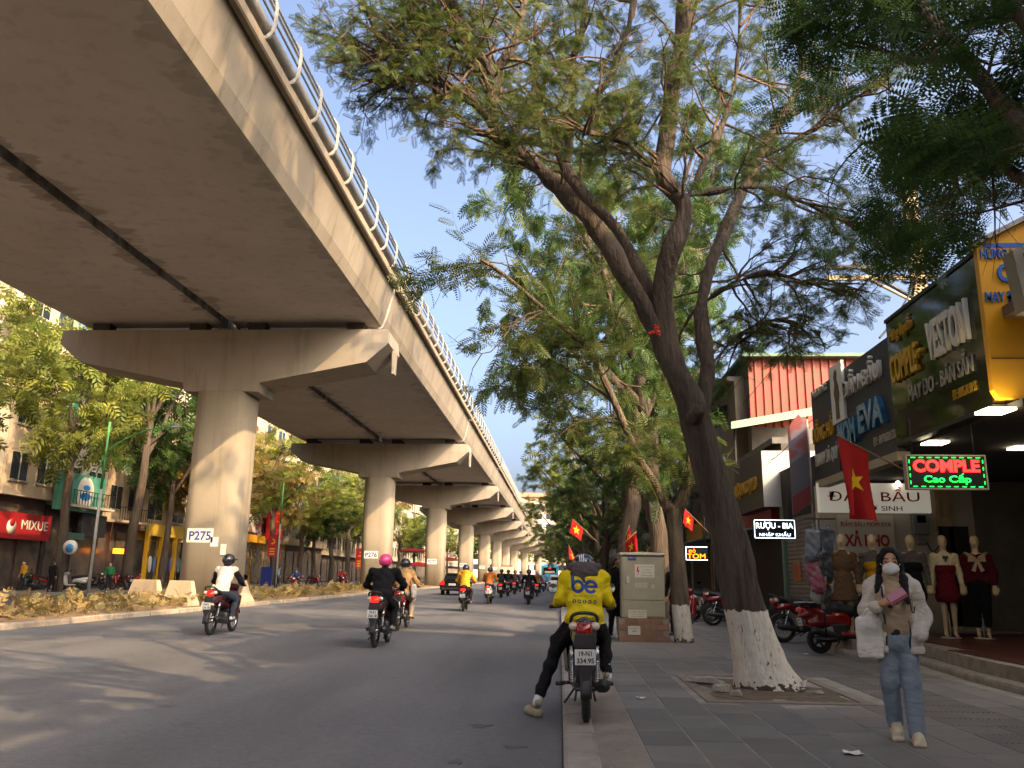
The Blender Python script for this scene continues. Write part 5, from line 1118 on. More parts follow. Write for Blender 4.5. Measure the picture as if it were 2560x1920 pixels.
# ------------------------------------------------------------------ riders on the road
mbk = {}; 
def bike(kind, loc, rz, paint, label, group='motorbikes on the road', lit=True, cat='motorbike'):
    key = (kind, lit)
    if key not in mbk:
        o = make_motorbike('motorbike', lit=lit, fine=True) if kind == 'm' else make_scooter('scooter', lit=lit); mbk[key] = (o, [False])
    src, usedf = mbk[key]
    o = src if not usedf[0] else copy_tree(src); 
    if not usedf[0]: usedf[0] = True
    o.location = [float(v) for v in loc]; o.rotation_euler = (0, 0, rz); tag(o, label, cat, group)
    if paint is not PAINTK:
        def sw(x):
            for s in x.material_slots:
                if s.material is PAINTK or s.material.name == 'bike_paint': s.link = 'OBJECT'; s.material = paint
            for c in x.children: sw(c)
        sw(o)
    return o
def gp(px, py): p = atz(px, py, .1); return float(p[0]), float(p[1])+.62
RIDERS = [
 # ground px, kind, paint, lit, bike label, person args
 ((452, 1372), 'm', MAROON, True, 'dark red motorbike under the rider in black and white', dict(jacket='#c9c3b8', sleeve='#17161a', pants='#2f3742', shoe='#a9a7a0', helm='#202024', label='rider with long hair and black helmet in a white jacket with black sleeves', hair=True, res=.02, seed=1, turn=(.45, 1, 0), lean=.03)),
 ((808, 1398), 'm', PAINTK, True, 'black motorbike under the rider with the pink helmet', dict(jacket='#121216', pants='#131317', shoe='#8f8f92', helm='#d63f7d', label='rider in a bulky black jacket and bright pink helmet', res=.02, seed=2, wide=1.22, turn=(.2, 1, 0))),
 ((858, 1362), 'm', REDP, False, 'red motorbike half hidden beside the pink-helmeted rider', dict(jacket='#a8865c', pants='#8f8578', shoe='#c79a72', helm='#1c1c20', label='rider in a tan coat and black helmet with a white tote bag', res=.022, seed=4, lean=.03, turn=(.3, 1, 0))),
 ((1000, 1320), 's', PAINTK, True, 'black scooter under the rider in the yellow hooded jacket', dict(jacket='#d29b2c', pants='#16161a', shoe='#b98d6c', helm='#1f2126', label='rider in a yellow hooded jacket and dark helmet', hood='#d29b2c', res=.024, seed=5, wide=1.1)),
 ((1055, 1305), 's', WHITEPT, True, 'white scooter under the rider in the orange-brown jacket', dict(jacket='#a8662a', pants='#4a5566', shoe='#2b2b2e', helm='#2a2624', label='rider in an orange-brown jacket on a white scooter', res=.026, seed=6, wide=1.05)),
 ((1081, 1292), 's', PAINTK, True, 'black scooter under the rider with the grey backpack', dict(jacket='#17171c', pants='#15151a', helm='#202024', label='rider in black carrying a grey backpack', pack='#37383f', res=.03, seed=7)),
 ((1096, 1288), 'm', PAINTK, False, 'dark motorbike between two riders dressed in black', dict(jacket='#1c1c21', pants='#1a1a1f', helm='#17171b', label='rider in black squeezed between two other dark-clad riders', res=.032, seed=8)),
 ((1111, 1284), 's', PAINTK, True, 'dark scooter of the rider with a patterned shirt', dict(jacket='#4a2f30', pants='#1c1c22', helm='#3a3a3e', label='far rider in a dark reddish jacket right of the group in black', res=.034, seed=9)),
 ((1141, 1303), 's', PAINTK, False, 'black scooter riding alone in the lane beside the kerb', dict(jacket='#0f0f13', pants='#1c2636', helm='#3a2a25', label='rider in a plain black jacket alone in the kerb lane', res=.026, seed=10, wide=1.08)),
 ((1160, 1287), 's', PAINTK, True, 'dark scooter under the far rider in the brown jacket', dict(jacket='#7a5a32', pants='#2b2b30', helm='#b9b9b6', label='far rider in a brown jacket left of the white hatchback', res=.032, seed=11)),
 ((1174, 1277), 'm', BLUEP, False, 'far blue motorbike beside the white hatchback', dict(jacket='#6d8399', pants='#23262e', helm='#17181c', label='far rider in a pale blue jacket beside the white hatchback', res=.036, seed=12)),
 ((1123, 1279), 's', MAROON, False, 'far maroon scooter ahead of the group in black', dict(jacket='#5e5a66', pants='#22232a', helm='#7a2222', label='far rider in a grey jacket and red helmet ahead of the group', res=.036, seed=13)),
 ((1052, 1275), 'm', PAINTK, False, 'far dark motorbike near the median ahead of the black car', dict(jacket='#2b3350', pants='#1d1d24', helm='#aab0b5', label='far rider in a navy jacket and grey helmet near the median', res=.036, seed=14)),
]
for (gx, gy), kd, pt, lit, bl, kw in RIDERS:
    X, Yy = gp(gx, gy); rz = R(RNG.uniform(-1.5, 1.5))
    zz = road_z(X); bike(kd, (X, Yy, zz), rz, pt, bl, lit=lit)
    kw.setdefault('group', 'riders on the road'); rider('person', (X, Yy, zz), rz, kw.pop('jacket'), kw.pop('pants'), kw.pop('shoe', '#2b2b2e'), kw.pop('helm'), **kw)
# the tan rider's tote bag
X, Yy = gp(858, 1362); me = sdf_mesh('tote_bag', [(0, [('r', (0, 0, 0), (.05, .16, .17), .04)])], [cloth('tote', '#c5c2ba')], .02, .02, fold=.006); o = meshobj('tote_bag', me, None, (X+.27, Yy-.12, .99)); tag(o, 'white tote bag at the side of the rider in the tan coat', 'bag')

# ------------------------------------------------------------------ cars and bus
GLASS = mat('car_glass', '#0d1114', rough=.08, coat=.5)
def make_car(name, paint, hatch=False, label='', loc=(0, 0, 0), rz=0, lit=False):
    r = empty(name, loc, rz, label, 'car', 'cars on the road'); L2 = 2.0 if hatch else 2.15
    body = [('r', (0, 0, .55), (.83, L2, .28), .16), ('r', (0, 0, .72), (.80, L2-.1, .16), .12)]
    if hatch: body += [('r', (0, -.35, 1.08), (.66, 1.45, .36), .22, rotm(-.03, 0, 0))]
    else: body += [('r', (0, -.25, 1.05), (.63, 1.12, .34), .22)]
    me = sdf_mesh('body', [(0, body)], [paint], .045, .14, cuts=[('c', (-1, y, .30), (1, y, .30), .36, .36) for y in (-1.25, 1.28)]); b = meshobj('body', me, r); bv_ = bvh_of(b)
    rear = -1.3 if hatch else -1.0
    def pane(nm, pts, d, m_=GLASS, off=.012):
        q = MB(); quadg(q, pts, 10, 6); meshobj(nm, drape(q.mesh(nm, m_), bv_, off, d, .09), r)
    y0 = -4
    pane('rear_window', [(-.52, y0, .98), (.52, y0, .98), (.44, y0, 1.28), (-.44, y0, 1.28)], (0, 1, 0))
    pane('windscreen', [(-.54, 4, .98), (.54, 4, .98), (.46, 4, 1.3), (-.46, 4, 1.3)], (0, -1, 0))
    for s in (-1, 1): pane('side_window', [(s*4, -1.1, .98), (s*4, .75, .98), (s*4, .45, 1.28), (s*4, -.9, 1.28)], (-s, 0, 0))
    for s in (-1, 1):
        pane('tail_lamp', [(s*.78, y0, .66), (s*.52, y0, .66), (s*.52, y0, .84), (s*.76, y0, .86)], (0, 1, 0), REDLIT if lit else REDL, .02)
        pane('headlamp', [(s*.76, 4, .62), (s*.48, 4, .62), (s*.5, 4, .76), (s*.74, 4, .78)], (0, -1, 0), HEADL, .02)
    q = MB(); q.box((0, -L2-.02, .68), (.46, .012, .13)); q.build('licence_plate', PLT, r, bevel=.003)
    q = MB(); q.box((0, -L2-.005, .40), (1.45, .10, .14)); q.build('rear_bumper', BLKP, r, bevel=.04)
    for s in (-1, 1):
        q = MB(); q.box((s*.90, .75, .98), (.16, .08, .11)); q.build('wing_mirror', paint, r, bevel=.03)
        for y in (-1.25, 1.28):
            q = MB(); q.lathe([(.2, -.09), (.30, -.09), (.32, -.06), (.32, .06), (.30, .09), (.2, .09)], 20, (s*.72, y, .31), (1, 0, 0)); w_ = q.build('wheel', RUB, r)
            q = MB(); q.lathe([(0, .055), (.19, .06), (.21, .085)], 16, (s*.72, y, .31), (s, 0, 0)); q.build('rim', CHROME, w_)
    return r
CARK = mat('car_black', '#0c0c0e', rough=.2, coat=.8); CARW = mat('car_white', '#c2c1bd', rough=.3, coat=.6); CARS = mat('car_silver', '#8f9296', rough=.3, metal=.4, coat=.5)
make_car('car', CARK, False, 'black saloon car half hidden behind the yellow-jacketed rider', (-6.9, 56.5, road_z(-7)), 0, True)
make_car('car', CARW, True, 'white hatchback behind the blue bus near the kerb lane', (-.35, 82, .02), 0)
make_car('car', CARS, True, 'far silver car ahead of the rider in plain black', (-2.6, 92, .06), 0)
make_car('car', CARW, False, 'far white car in the middle lane left of the bus', (-4.6, 112, .1), 0)
BUSB = mat('bus_blue', '#2f9fc9', rough=.3, coat=.4, col2='#58bfe0', nscale=1.2, amount=.9, contrast=(.45, .55))
r = empty('bus', (-1.5, 126, .05), 0, 'bright blue city bus seen from behind far down the road', 'bus')
q = MB(); q.box((0, 5, 1.68), (2.5, 10.5, 2.5)); q.build('body', BUSB, r, bevel=.18, seg=3)
q = MB(); q.box((0, -.30, 2.15), (1.9, .12, .85)); q.build('rear_window', GLASS, r, bevel=.05)
q = MB(); q.box((0, -.37, 1.9), (1.5, .03, .28)); q.build('advert_strip', mat('bus_advert', '#d9c9a0', rough=.6), r)
q = MB(); q.box((0, -.38, 2.45), (.32, .03, .2)); q.build('route_display', mat('bus_display', '#7a0f0a', rough=.5, emit='#ff2b12', estr=1.0), r)
q = MB(); q.box((0, 4, 3.02), (1.9, 5, .26)); q.build('roof_unit', mat('bus_roof', '#9fc7d6', rough=.5), r, bevel=.08)
for s in (-1, 1):
    q = MB(); q.box((s*1.08, -.27, 1.1), (.2, .06, .36)); q.build('tail_lamp', REDL, r, bevel=.02)
    for y in (1.2, 7.6): q = MB(); q.lathe([(.2, -.14), (.46, -.14), (.48, -.1), (.48, .1), (.46, .14), (.2, .14)], 20, (s*1.08, y, .48), (1, 0, 0)); q.build('wheel', RUB, r)
q = MB(); q.box((0, -.28, .62), (2.3, .1, .3)); q.build('rear_bumper', mat('bus_bumper', '#1f6f95', rough=.4), r, bevel=.04)
r = empty('truck', (-9.4, 150, .1), 0, 'far small lorry with a pale cargo box near the piers', 'truck')
q = MB(); q.box((0, 2, 1.9), (2.1, 4.2, 2.1)); q.build('cargo_box', mat('truck_box', '#b7a48d', rough=.7), r, bevel=.04)
q = MB(); q.box((0, 5.1, 1.4), (1.9, 1.7, 1.7)); q.build('cab', CARW, r, bevel=.15)
q = MB(); q.box((0, 2.6, .7), (1.7, 5.6, .3)); q.build('chassis', BLKP, r)
q = MB(); q.box((0, -.13, 2.9), (2.1, .06, .12)); q.build('box_rim', REDP, r)
for s in (-1, 1):
    for y in (.9, 5): q = MB(); q.lathe([(.15, -.12), (.38, -.12), (.4, .1), (.15, .12)], 16, (s*.85, y, .4), (1, 0, 0)); q.build('wheel', RUB, r)
# ------------------------------------------------------------------ near-side shops
BX0 = 5.8
def ax(x, y): return atx(x, y, BX0)
WALLG = mat('wall_grey', '#6f6a62', rough=.9, col2='#58534c', nscale=2, amount=.8, bump=.2, bscale=30); WALLC = mat('wall_cream', '#a99c86', rough=.9, col2='#877b67', nscale=1.5, amount=.8)
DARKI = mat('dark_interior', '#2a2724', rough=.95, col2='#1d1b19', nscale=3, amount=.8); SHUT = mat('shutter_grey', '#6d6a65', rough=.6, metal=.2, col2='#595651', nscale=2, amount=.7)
TILEB = mat('brown_floor_tile', '#54281f', rough=.35, col2='#45221b', nscale=4, amount=.8, vary=.1)
GOLD = mat('letter_gold', '#c79a26', rough=.35, metal=.3); WHT = mat('letter_white', '#cfc9ba', rough=.5); SILV = mat('letter_silver', '#a39c8e', rough=.45, metal=.2)
FRAMEK = mat('frame_black', '#191817', rough=.6)
def board_black():
    m_ = mat('glossy_dark_board', '#16140f', rough=.07, spec=.5, bump=.05, bscale=4, col2='#1d180f', nscale=2, amount=.8); return m_
BOARDK = board_black(); BOARDN = mat('navy_board', '#2b2d36', rough=.6, col2='#23252c', nscale=3, amount=.8); YSIGN = mat('yellow_sign', '#d99b15', rough=.45, col2='#c88b12', nscale=1.5, amount=.6); BLUEL = mat('letter_blue', '#1d5aa6', rough=.5)
REDT = mat('letter_red', '#a3161a', rough=.5); NAVYT = mat('letter_navy', '#1b2f6e', rough=.5); SIGNW = mat('sign_white', '#d6d2c8', rough=.5, col2='#c6c0b4', nscale=2, amount=.6)
REDLED = mat('led_red', '#ff2a20', rough=.5, emit='#ff1a18', estr=2.6); GRNLED = mat('led_green', '#30ff60', rough=.5, emit='#12f040', estr=1.6); WHTLED = mat('led_white', '#e8f4ff', rough=.5, emit='#d3e6ff', estr=1.5); ORGLED = mat('led_orange', '#ff7a10', rough=.5, emit='#ff6a08', estr=2.2); LAMPW = mat('lamp_panel', '#ffffff', rough=.4, emit='#ffedc0', estr=7.0)
LEDBK = mat('led_back', '#060607', rough=.5)
# --- long tailor's board along the street
nt, nb_, ft, fb = ax(2107, 530), ax(2143, 862), ax(1917, 712), ax(1935, 968)
Yn, Yf = (nt[1]+nb_[1])/2, (ft[1]+fb[1])/2; zt, zb = (nt[2]+ft[2])/2, (nb_[2]+fb[2])/2
r = empty('shop_sign', (BX0, (Yn+Yf)/2, zb), 0, 'long glossy black tailor sign reading COMPLE - VESTON above the shop', 'sign', 'shop signs on the near side')
def lc(y, z): return (y-(Yn+Yf)/2, z-zb)
q = MB(); q.b2((0, -(Yf-Yn)/2, 0), (.14, (Yf-Yn)/2, zt-zb)); q.build('board', BOARDK, r)
q = MB(); q.b2((-.03, -(Yf-Yn)/2-.03, zt-zb), (.16, (Yf-Yn)/2, zt-zb+.06)); q.b2((-.03, -(Yf-Yn)/2-.03, -.06), (.16, (Yf-Yn)/2, 0)); q.build('board_frame', FRAMEK, r)['kind'] = 'stuff'
Hh = zt-zb; Ly = Yf-Yn
def sx_text(nm, body, x, y, w, h, m_, par, ext=.03, shear=0., bold=.01):
    """letters on a street-facing board placed by survey pixel of their centre"""
    p = ax(x, y); return text(nm, body, (-.004-ext, p[1]-par.location.y, p[2]-par.location.z), '-x', .4, m_, par, width=w, height=h, extrude=ext, shear=shear, bold=bold)
def spany(x0, x1, y): return abs(ax(x0, y)[1]-ax(x1, y)[1])
sx_text('letters', 'Hùng Luyến', 1947, 712, spany(1923, 1973, 712), .34, GOLD, r, .02, .25, .0)
sx_text('letters', 'COMPLE', 1958, 785, spany(1930, 1990, 785), .48, GOLD, r, .03, 0, .01)
sx_text('letters', '-', 1997, 757, .12, .06, GOLD, r, .05)
sx_text('letters', 'VESTON', 2050, 715, spany(2004, 2095, 715), .62, WHT, r, .03, 0, .012)
sx_text('letters', 'MAY ĐO - BÁN SẴN', 2028, 812, spany(1957, 2102, 812), .38, SILV, r, .012, .12, .0)
sx_text('phone_number', 'ĐT: 0975 74 99 56', 2085, 843, spany(2058, 2112, 843), .15, GOLD, r, .008, .1, .0)
# --- navy board of the maternity shop
f2t, f2b = ax(1745, 835), ax(1760, 1050); Y2 = (f2t[1]+f2b[1])/2; z2t, z2b = (ft[2]+f2t[2])/2-.12, (fb[2]+f2b[2])/2+.03
r = empty('shop_sign', (BX0+.05, (Yf+Y2)/2+.03, z2b), 0, 'long navy sign reading DAM BAU with a white figure panel beside the tailor sign', 'sign', 'shop signs on the near side')
q = MB(); h_ = (Y2-Yf)/2-.05; q.b2((0, -h_, 0), (.14, h_, z2t-z2b)); q.build('board', BOARDN, r)
q = MB(); q.b2((-.03, -h_, -.16), (.2, h_, -.003)); q.build('lower_rail', mat('rail_cream', '#9c9078', rough=.7), r)
q = MB(); q.b2((-.02, h_-1.72, .02), (-.002, h_-1.69, z2t-z2b-.02)); q.build('seam', FRAMEK, r)
sx_text('letters', 'THU DƯƠNG', 1766, 845, spany(1750, 1783, 845), .2, SILV, r, .02)
sx_text('letters', 'ĐỒNG HỒ', 1775, 925, spany(1752, 1797, 925), .52, GOLD, r, .025, 0, .0)
sx_text('letters', 'TRANH ĐÁ QUÝ', 1781, 985, spany(1757, 1808, 985), .40, WHT, r, .012, 0, .0)
sx_text('letters', 'ĐẦM BẦU', 1857, 812, spany(1815, 1897, 812), .50, WHT, r, .04, 0, .0)
BLF = mat('blue_foil_letter', '#1c4e7c', rough=.25, coat=.5, col2='#3f84ad', nscale=9, amount=.9)
sx_text('letters', 'MOM', 1833, 935, spany(1812, 1850, 935), .52, BLF, r, .05, 0, .015); sx_text('letters', 'EVA', 1884, 895, spany(1856, 1912, 895), .55, BLF, r, .05, 0, .015)
sx_text('phone_number', 'ĐT: 0978.824.326', 1907, 945, spany(1878, 1930, 945), .17, SILV, r, .008)
p0, p1 = ax(1797, 800), ax(1820, 900); c0 = (p0+p1)/2; q = MB(); q.b2((-.06, c0[1]-r.location.y-.38, c0[2]-r.location.z-.62), (-.004, c0[1]-r.location.y+.38, c0[2]-r.location.z+.62)); fp_ = q.build('figure_panel', SIGNW, r)
q = MB(); yy, zz_ = c0[1]-r.location.y, c0[2]-r.location.z
fig = [(-.10, -.55), (.12, -.55), (.10, -.2), (.16, .02), (.08, .2), (.12, .36), (.06, .48), (-.04, .5), (-.09, .4), (-.05, .28), (-.14, .12), (-.17, -.05), (-.1, -.25)]
q.prism([(yy+a, zz_+b) for a, b in fig], 'x', -.07, -.061); q.build('figure_outline', mat('figure_brown', '#5a4a3a', rough=.7), fp_)
# --- yellow end panel facing the camera, pale box sign in front of it
pl_, pr_ = aty(2107, 532, Yn-.1), aty(2212, 478, Yn-.1); pb = aty(2143, 862, Yn-.1)
r = empty('shop_sign', (pl_[0], Yn-.1, pb[2]), 0, 'big yellow sign panel with blue letters at the right edge', 'sign', 'shop signs on the near side'); w_ = 2.2; hz = pl_[2]-pb[2]; sl_ = (pr_[2]-pl_[2])/(pr_[0]-pl_[0])
q = MB(); q.prism([(.06, 0), (w_, 0), (w_, hz+sl_*w_), (0, hz), (0, .12)], 'y', -.02, .09); q.build('panel', YSIGN, r, bevel=.01)
q = MB(); s0 = .64*hz*0+.55; q.b2((.02, -.026, s0), (w_, -.021, s0+.012)); q.build('panel_seam', FRAMEK, r)
q = MB(); q.add([(-.1, -.1, hz-.05), (w_, -.1, hz+sl_*w_-.01), (w_, -.1, hz+sl_*w_+.06), (-.1, -.1, hz+.02), (-.1, .3, hz-.05), (w_, .3, hz+sl_*w_-.01), (w_, .3, hz+sl_*w_+.06), (-.1, .3, hz+.02)], [(0, 1, 2, 3), (7, 6, 5, 4), (0, 4, 5, 1), (3, 2, 6, 7), (0, 3, 7, 4), (1, 5, 6, 2)]); q.build('roof_edge', mat('roof_sheet', '#8f8b84', rough=.5, metal=.3), r)
def fy_text(nm, body, x, y, w, h, m_, par, Yp, ext=.01, bold=.006, align='CENTER'):
    p = aty(x, y, Yp); lx, lz = p[0]-par.location.x, p[2]-par.location.z; return text(nm, body, (lx, Yp-par.location.y-ext-.003, lz), '-y', .3, m_, par, width=w, height=h, extrude=ext, bold=bold)
Yp = Yn-.12; px2 = lambda n: n/1790*Yp
q = MB(); a_ = aty(2120, 530, Yp); q.b2((.1, -.027, a_[2]-r.location.z-.03), (w_, -.021, a_[2]-r.location.z+.03)); q.build('blue_line', BLUEL, r)
fy_text('letters', 'HÙNG LA', 2160, 546, px2(88), .19, BLUEL, r, Yp); fy_text('letters', 'CO', 2188, 590, px2(70), .27, BLUEL, r, Yp, .012, .012); fy_text('letters', 'MAY ĐO', 2167, 641, px2(78), .15, BLUEL, r, Yp)
Yq = Yn-1.1; a_ = aty(2187, 540, Yq); b_ = aty(2204, 668, Yq)
r = empty('shop_sign', (a_[0], Yq, b_[2]), 0, 'pale box sign with a red mark cut off by the right edge', 'sign', 'shop signs on the near side')
q = MB(); hq = a_[2]-b_[2]; q.prism([(.08, 0), (.9, -.05), (.9, hq+.35), (0, hq)], 'y', 0, .25); q.build('panel', mat('sign_beige', '#8d8573', rough=.6), r); q = MB(); q.prism([(.12, hq-.05), (.5, hq+.1), (.5, hq-.35), (.18, hq-.3)], 'y', -.02, -.003); q.build('red_mark', REDT, r)
# --- LED hanging sign
Yl = 11.9; a_, b_ = aty(1958, 985, Yl), aty(2133, 1055, Yl); W_ = b_[0]-a_[0]; H_ = a_[2]-b_[2]
r = empty('led_sign', ((a_[0]+b_[0])/2, Yl, (a_[2]+b_[2])/2), 0, 'glowing LED sign reading COMPLE in red and Cao Cap in green', 'sign', 'lit LED signs')
q = MB(); q.box((0, .05, 0), (W_, .1, H_)); q.build('panel', LEDBK, r, bevel=.006); q = MB(); q.b2((-W_/2-.02, -.012, -H_/2-.02), (W_/2+.02, .1, -H_/2)); q.b2((-W_/2-.02, -.012, H_/2), (W_/2+.02, .1, H_/2+.02)); q.b2((-W_/2-.02, -.012, -H_/2), (-W_/2, .1, H_/2)); q.b2((W_/2, -.012, -H_/2), (W_/2+.02, .1, H_/2)); q.build('frame', SILV, r)
text('letters', 'COMPLE', (0, -.008, H_*.19), '-y', .2, REDLED, r, width=W_*.86, height=H_*.40, extrude=.003, bold=.008); text('letters', 'Cao Cấp', (0, -.008, -H_*.22), '-y', .2, GRNLED, r, width=W_*.60, height=H_*.34, extrude=.003, bold=.001)
q = MB()
for i in range(9):
    for s in (-1, 1): q.box((-W_*.42+W_*.84*i/8, -.005, s*H_*.455), (W_*.055, .006, .008))
for i in range(4):
    for s in (-1, 1): q.box((s*W_*.475, -.005, -H_*.33+H_*.66*i/3), (.008, .006, H_*.10))
o = q.build('border_lights', GRNLED, r); o['kind'] = 'stuff'
for s in (-1, 1): q = MB(); q.cyl((s*W_*.4, .05, H_/2+.02), (s*W_*.4, .05, zb-.07-r.location.z), .008, n=6); q.build('hanger', DKMET, r)
# --- the shop building itself
r = empty('shop_building', (BX0+.25, Yn, .1), 0, 'single-storey shop block with a deep shaded opening behind the walking woman', 'building')
ox, oy = BX0+.25, Yn
def wb(nm, lo, hi, m_, par=r, bevel=0): q = MB(); q.b2(np.array(lo)-np.array([ox, oy, .1]), np.array(hi)-np.array([ox, oy, .1])); return q.build(nm, m_, par, bevel)
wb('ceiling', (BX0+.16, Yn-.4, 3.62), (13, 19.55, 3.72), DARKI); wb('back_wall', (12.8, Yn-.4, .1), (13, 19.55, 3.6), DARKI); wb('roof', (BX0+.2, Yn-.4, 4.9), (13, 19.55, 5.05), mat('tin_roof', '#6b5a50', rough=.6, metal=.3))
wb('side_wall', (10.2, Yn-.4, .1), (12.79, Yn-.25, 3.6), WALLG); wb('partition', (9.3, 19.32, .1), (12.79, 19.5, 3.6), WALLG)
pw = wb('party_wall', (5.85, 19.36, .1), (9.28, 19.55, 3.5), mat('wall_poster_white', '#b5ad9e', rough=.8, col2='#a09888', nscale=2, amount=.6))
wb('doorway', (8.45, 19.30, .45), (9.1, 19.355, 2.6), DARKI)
for x, y_, w_, d_ in ((2150, 888, .36, .36), (2020, 957, .32, .32), (2205, 968, .3, .3)):
    p = atz(x, y_, 3.6); o = wb('ceiling_lamp', (p[0]-w_/2, p[1]-d_/2, 3.585), (p[0]+w_/2, p[1]+d_/2, 3.616), LAMPW)
# raised floor with a cement lip and tiles
pts = [(5.7, 8.0), (5.75, 12.2), (6.05, 14.9), (6.0, 15.3), (5.2, 15.75), (5.1, 16.9), (5.8, 17.3), (5.8, 19.3), (13, 19.3), (13, 8.0)]
q = MB(); q.prism(pts, 'z', .05, .36); fl = q.build('raised_floor', CEMENT); tag(fl, kind='structure')
q = MB(); q.prism([(5.45, 8.0), (5.5, 12.1), (5.8, 14.9), (5.75, 15.15), (5.0, 15.6), (4.9, 17.0), (5.6, 17.5), (5.6, 19.3), (5.79, 19.3), (5.79, 17.32), (5.09, 16.92), (5.19, 15.74), (5.99, 15.29), (6.04, 14.9), (5.74, 12.2), (5.69, 8.0)], 'z', .05, .2); q.build('cement_lip', CEMENT, fl, bevel=.05)
tm = {}; q = MB(); q.box((0, 0, 0), (.392, .392, .02)); tme = q.mesh('floor_tile', TILEB)
def inside(x, y):
    c = False; n = len(pts)
    for i in range(n):
        (x1, y1), (x2, y2) = pts[i], pts[(i+1) % n]
        if (y1 > y) != (y2 > y) and x < (x2-x1)*(y-y1)/(y2-y1)+x1: c = not c
    return c
nt_i = 0
for i in range(14):
    for j in range(20):
        x, y = 4.95+.4*i, 11.5+.4*j
        if all(inside(x+a, y+b) for a in (-.2, .2) for b in (-.2, .2)) and x < 9.5 and y < 18: meshobj('floor_tile', tme, fl, (x, y, .368+RNG.uniform(-.001, .001))); nt_i += 1
FLZ = .38
# --- the white sign over the inner wall and the sale poster
Ys = 19.3; a_, b_ = aty(1760, 1045, Ys), aty(2004, 1110, Ys)
r = empty('shop_sign', ((a_[0]+b_[0])/2, Ys-.14, (a_[2]+b_[2])/2), R(0), 'white light-box sign reading DAM BAU and DO SO SINH above the mannequins', 'sign', 'shop signs on the near side'); W_ = b_[0]-a_[0]; H_ = a_[2]-b_[2]
q = MB(); q.box((0, 0, 0), (W_, .16, H_)); q.build('panel', mat('light_box_white', '#d6d2c8', rough=.5, emit='#fff4e0', estr=.06), r, bevel=.01)
text('letters', 'ĐẦM BẦU', (-.02, -.087, H_*.13), '-y', .3, REDT, r, width=W_*.82, height=H_*.5, extrude=.006, bold=.0); text('letters', 'ĐỒ SƠ SINH', (.0, -.087, -H_*.31), '-y', .3, NAVYT, r, width=W_*.48, height=H_*.26, extrude=.005)
for x in (-.25, .52): q = MB(); q.lathe([(0, -.05), (.05, -.05), (.055, .0), (.03, .04), (0, .045)], 10, (x, -.14, H_*.5+.0)); q.build('sign_lamp', mat('small_lamp', '#fff6e0', rough=.4, emit='#fff1d0', estr=3.0), r)
a_, b_ = aty(1808, 1112, Ys), aty(1942, 1260, Ys); c0 = (a_+b_)/2
r = empty('sale_poster', (c0[0], Ys-.02, c0[2]), 0, 'pale sale poster reading XA KHO on the wall behind the mannequins', 'poster'); W_ = b_[0]-a_[0]; H_ = a_[2]-b_[2]
q = MB(); q.box((0, .03, 0), (W_, .02, H_)); q.build('panel', mat('poster_paper', '#c9c2b4', rough=.8), r)
text('letters', 'ĐẦM BẦU MOM EVA', (0, .015, H_*.38), '-y', .2, REDT, r, width=W_*.9, height=.16, extrude=.002); text('letters', 'XẢ KHO', (0, .015, H_*.15), '-y', .3, REDT, r, width=W_*.8, height=.36, extrude=.002, bold=.012); text('letters', 'ĐỒNG GIÁ', (0, .015, -H_*.1), '-y', .2, REDT, r, width=W_*.6, height=.13, extrude=.002); text('letters', '99K', (0, .015, -H_*.33), '-y', .4, REDT, r, width=W_*.6, height=.42, extrude=.002, bold=.01)
# electricity meter on the same wall
p = aty(1985, 1130, Ys); r = empty('meter_box', (p[0], Ys-.06, p[2]), 0, 'grey electricity meter box on the wall above the dark-dressed mannequin', 'meter'); q = MB(); q.box((0, 0, 0), (.34, .16, .5)); q.build('case', mat('meter_grey', '#7b7a75', rough=.5), r, bevel=.015); q = MB(); q.box((0, -.085, .08), (.18, .012, .16)); q.build('window', GLASS, r); q = MB(); q.box((0, .01, -.36), (.2, .1, .2)); q.build('breaker', mat('meter_grey', '#7b7a75'), r, bevel=.01); q = MB(); q.tube(smooth_path([(.1, 0, -.4), (.2, -.02, -.62), (.36, 0, -.5), (.5, .02, -.3)], 4), .012, 6); q.build('cable', FRAMEK, r)
# --- wine shop: shutter, black box sign, LED sign, banner
YS0, YS1 = 19.75, 24.2; SXF = 6.35
r = empty('shop_building', (SXF, (YS0+YS1)/2, .1), 0, 'low shop with a closed grey roller shutter beyond the mannequins', 'building')
L_ = YS1-YS0
q = MB()
for i in range(26): z = .05+i*.11; q.prism([(0, z), (-.018, z+.03), (-.018, z+.08), (0, z+.105)], 'y', -L_/2+.35, L_/2-.2)
q.b2((.0, -L_/2+.35, 0), (.05, L_/2-.2, 2.95)); o = q.build('roller_shutter', SHUT, r)
for y, w_ in ((-L_/2+.12, .32), (L_/2-.08, .2)): q = MB(); q.b2((-.1, y-w_/2, 0), (.2, y+w_/2, 3.3)); q.build('door_post', mat('post_green', '#5b7565', rough=.6), r)
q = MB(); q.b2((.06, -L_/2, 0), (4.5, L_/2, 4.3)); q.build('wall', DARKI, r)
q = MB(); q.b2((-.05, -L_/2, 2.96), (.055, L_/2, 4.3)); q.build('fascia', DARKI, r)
q = MB(); q.b2((-.012, .4, 1.35), (-.004, .75, 1.62)) if False else q.b2((-.03, L_/2-1.5, 1.25), (-.022, L_/2-.75, 1.75)); q.build('red_notice', mat('red_notice', '#7a2b1c', rough=.7, col2='#a0702a', nscale=6, amount=.8), r)
Yr = 24.35; a_, b_ = atx(1640, 976, BX0), atx(1655, 1093, BX0); fa, fb_ = atx(1583, 1035, BX0), atx(1595, 1115, BX0); Yb0 = (a_[1]+b_[1])/2; Yb1 = (fa[1]+fb_[1])/2; zt_, zb_ = a_[2], b_[2]
r = empty('shop_sign', (BX0, Yb0, zb_), 0, 'black box sign with yellow letters and a white end panel beyond the shutter', 'sign', 'shop signs on the near side')
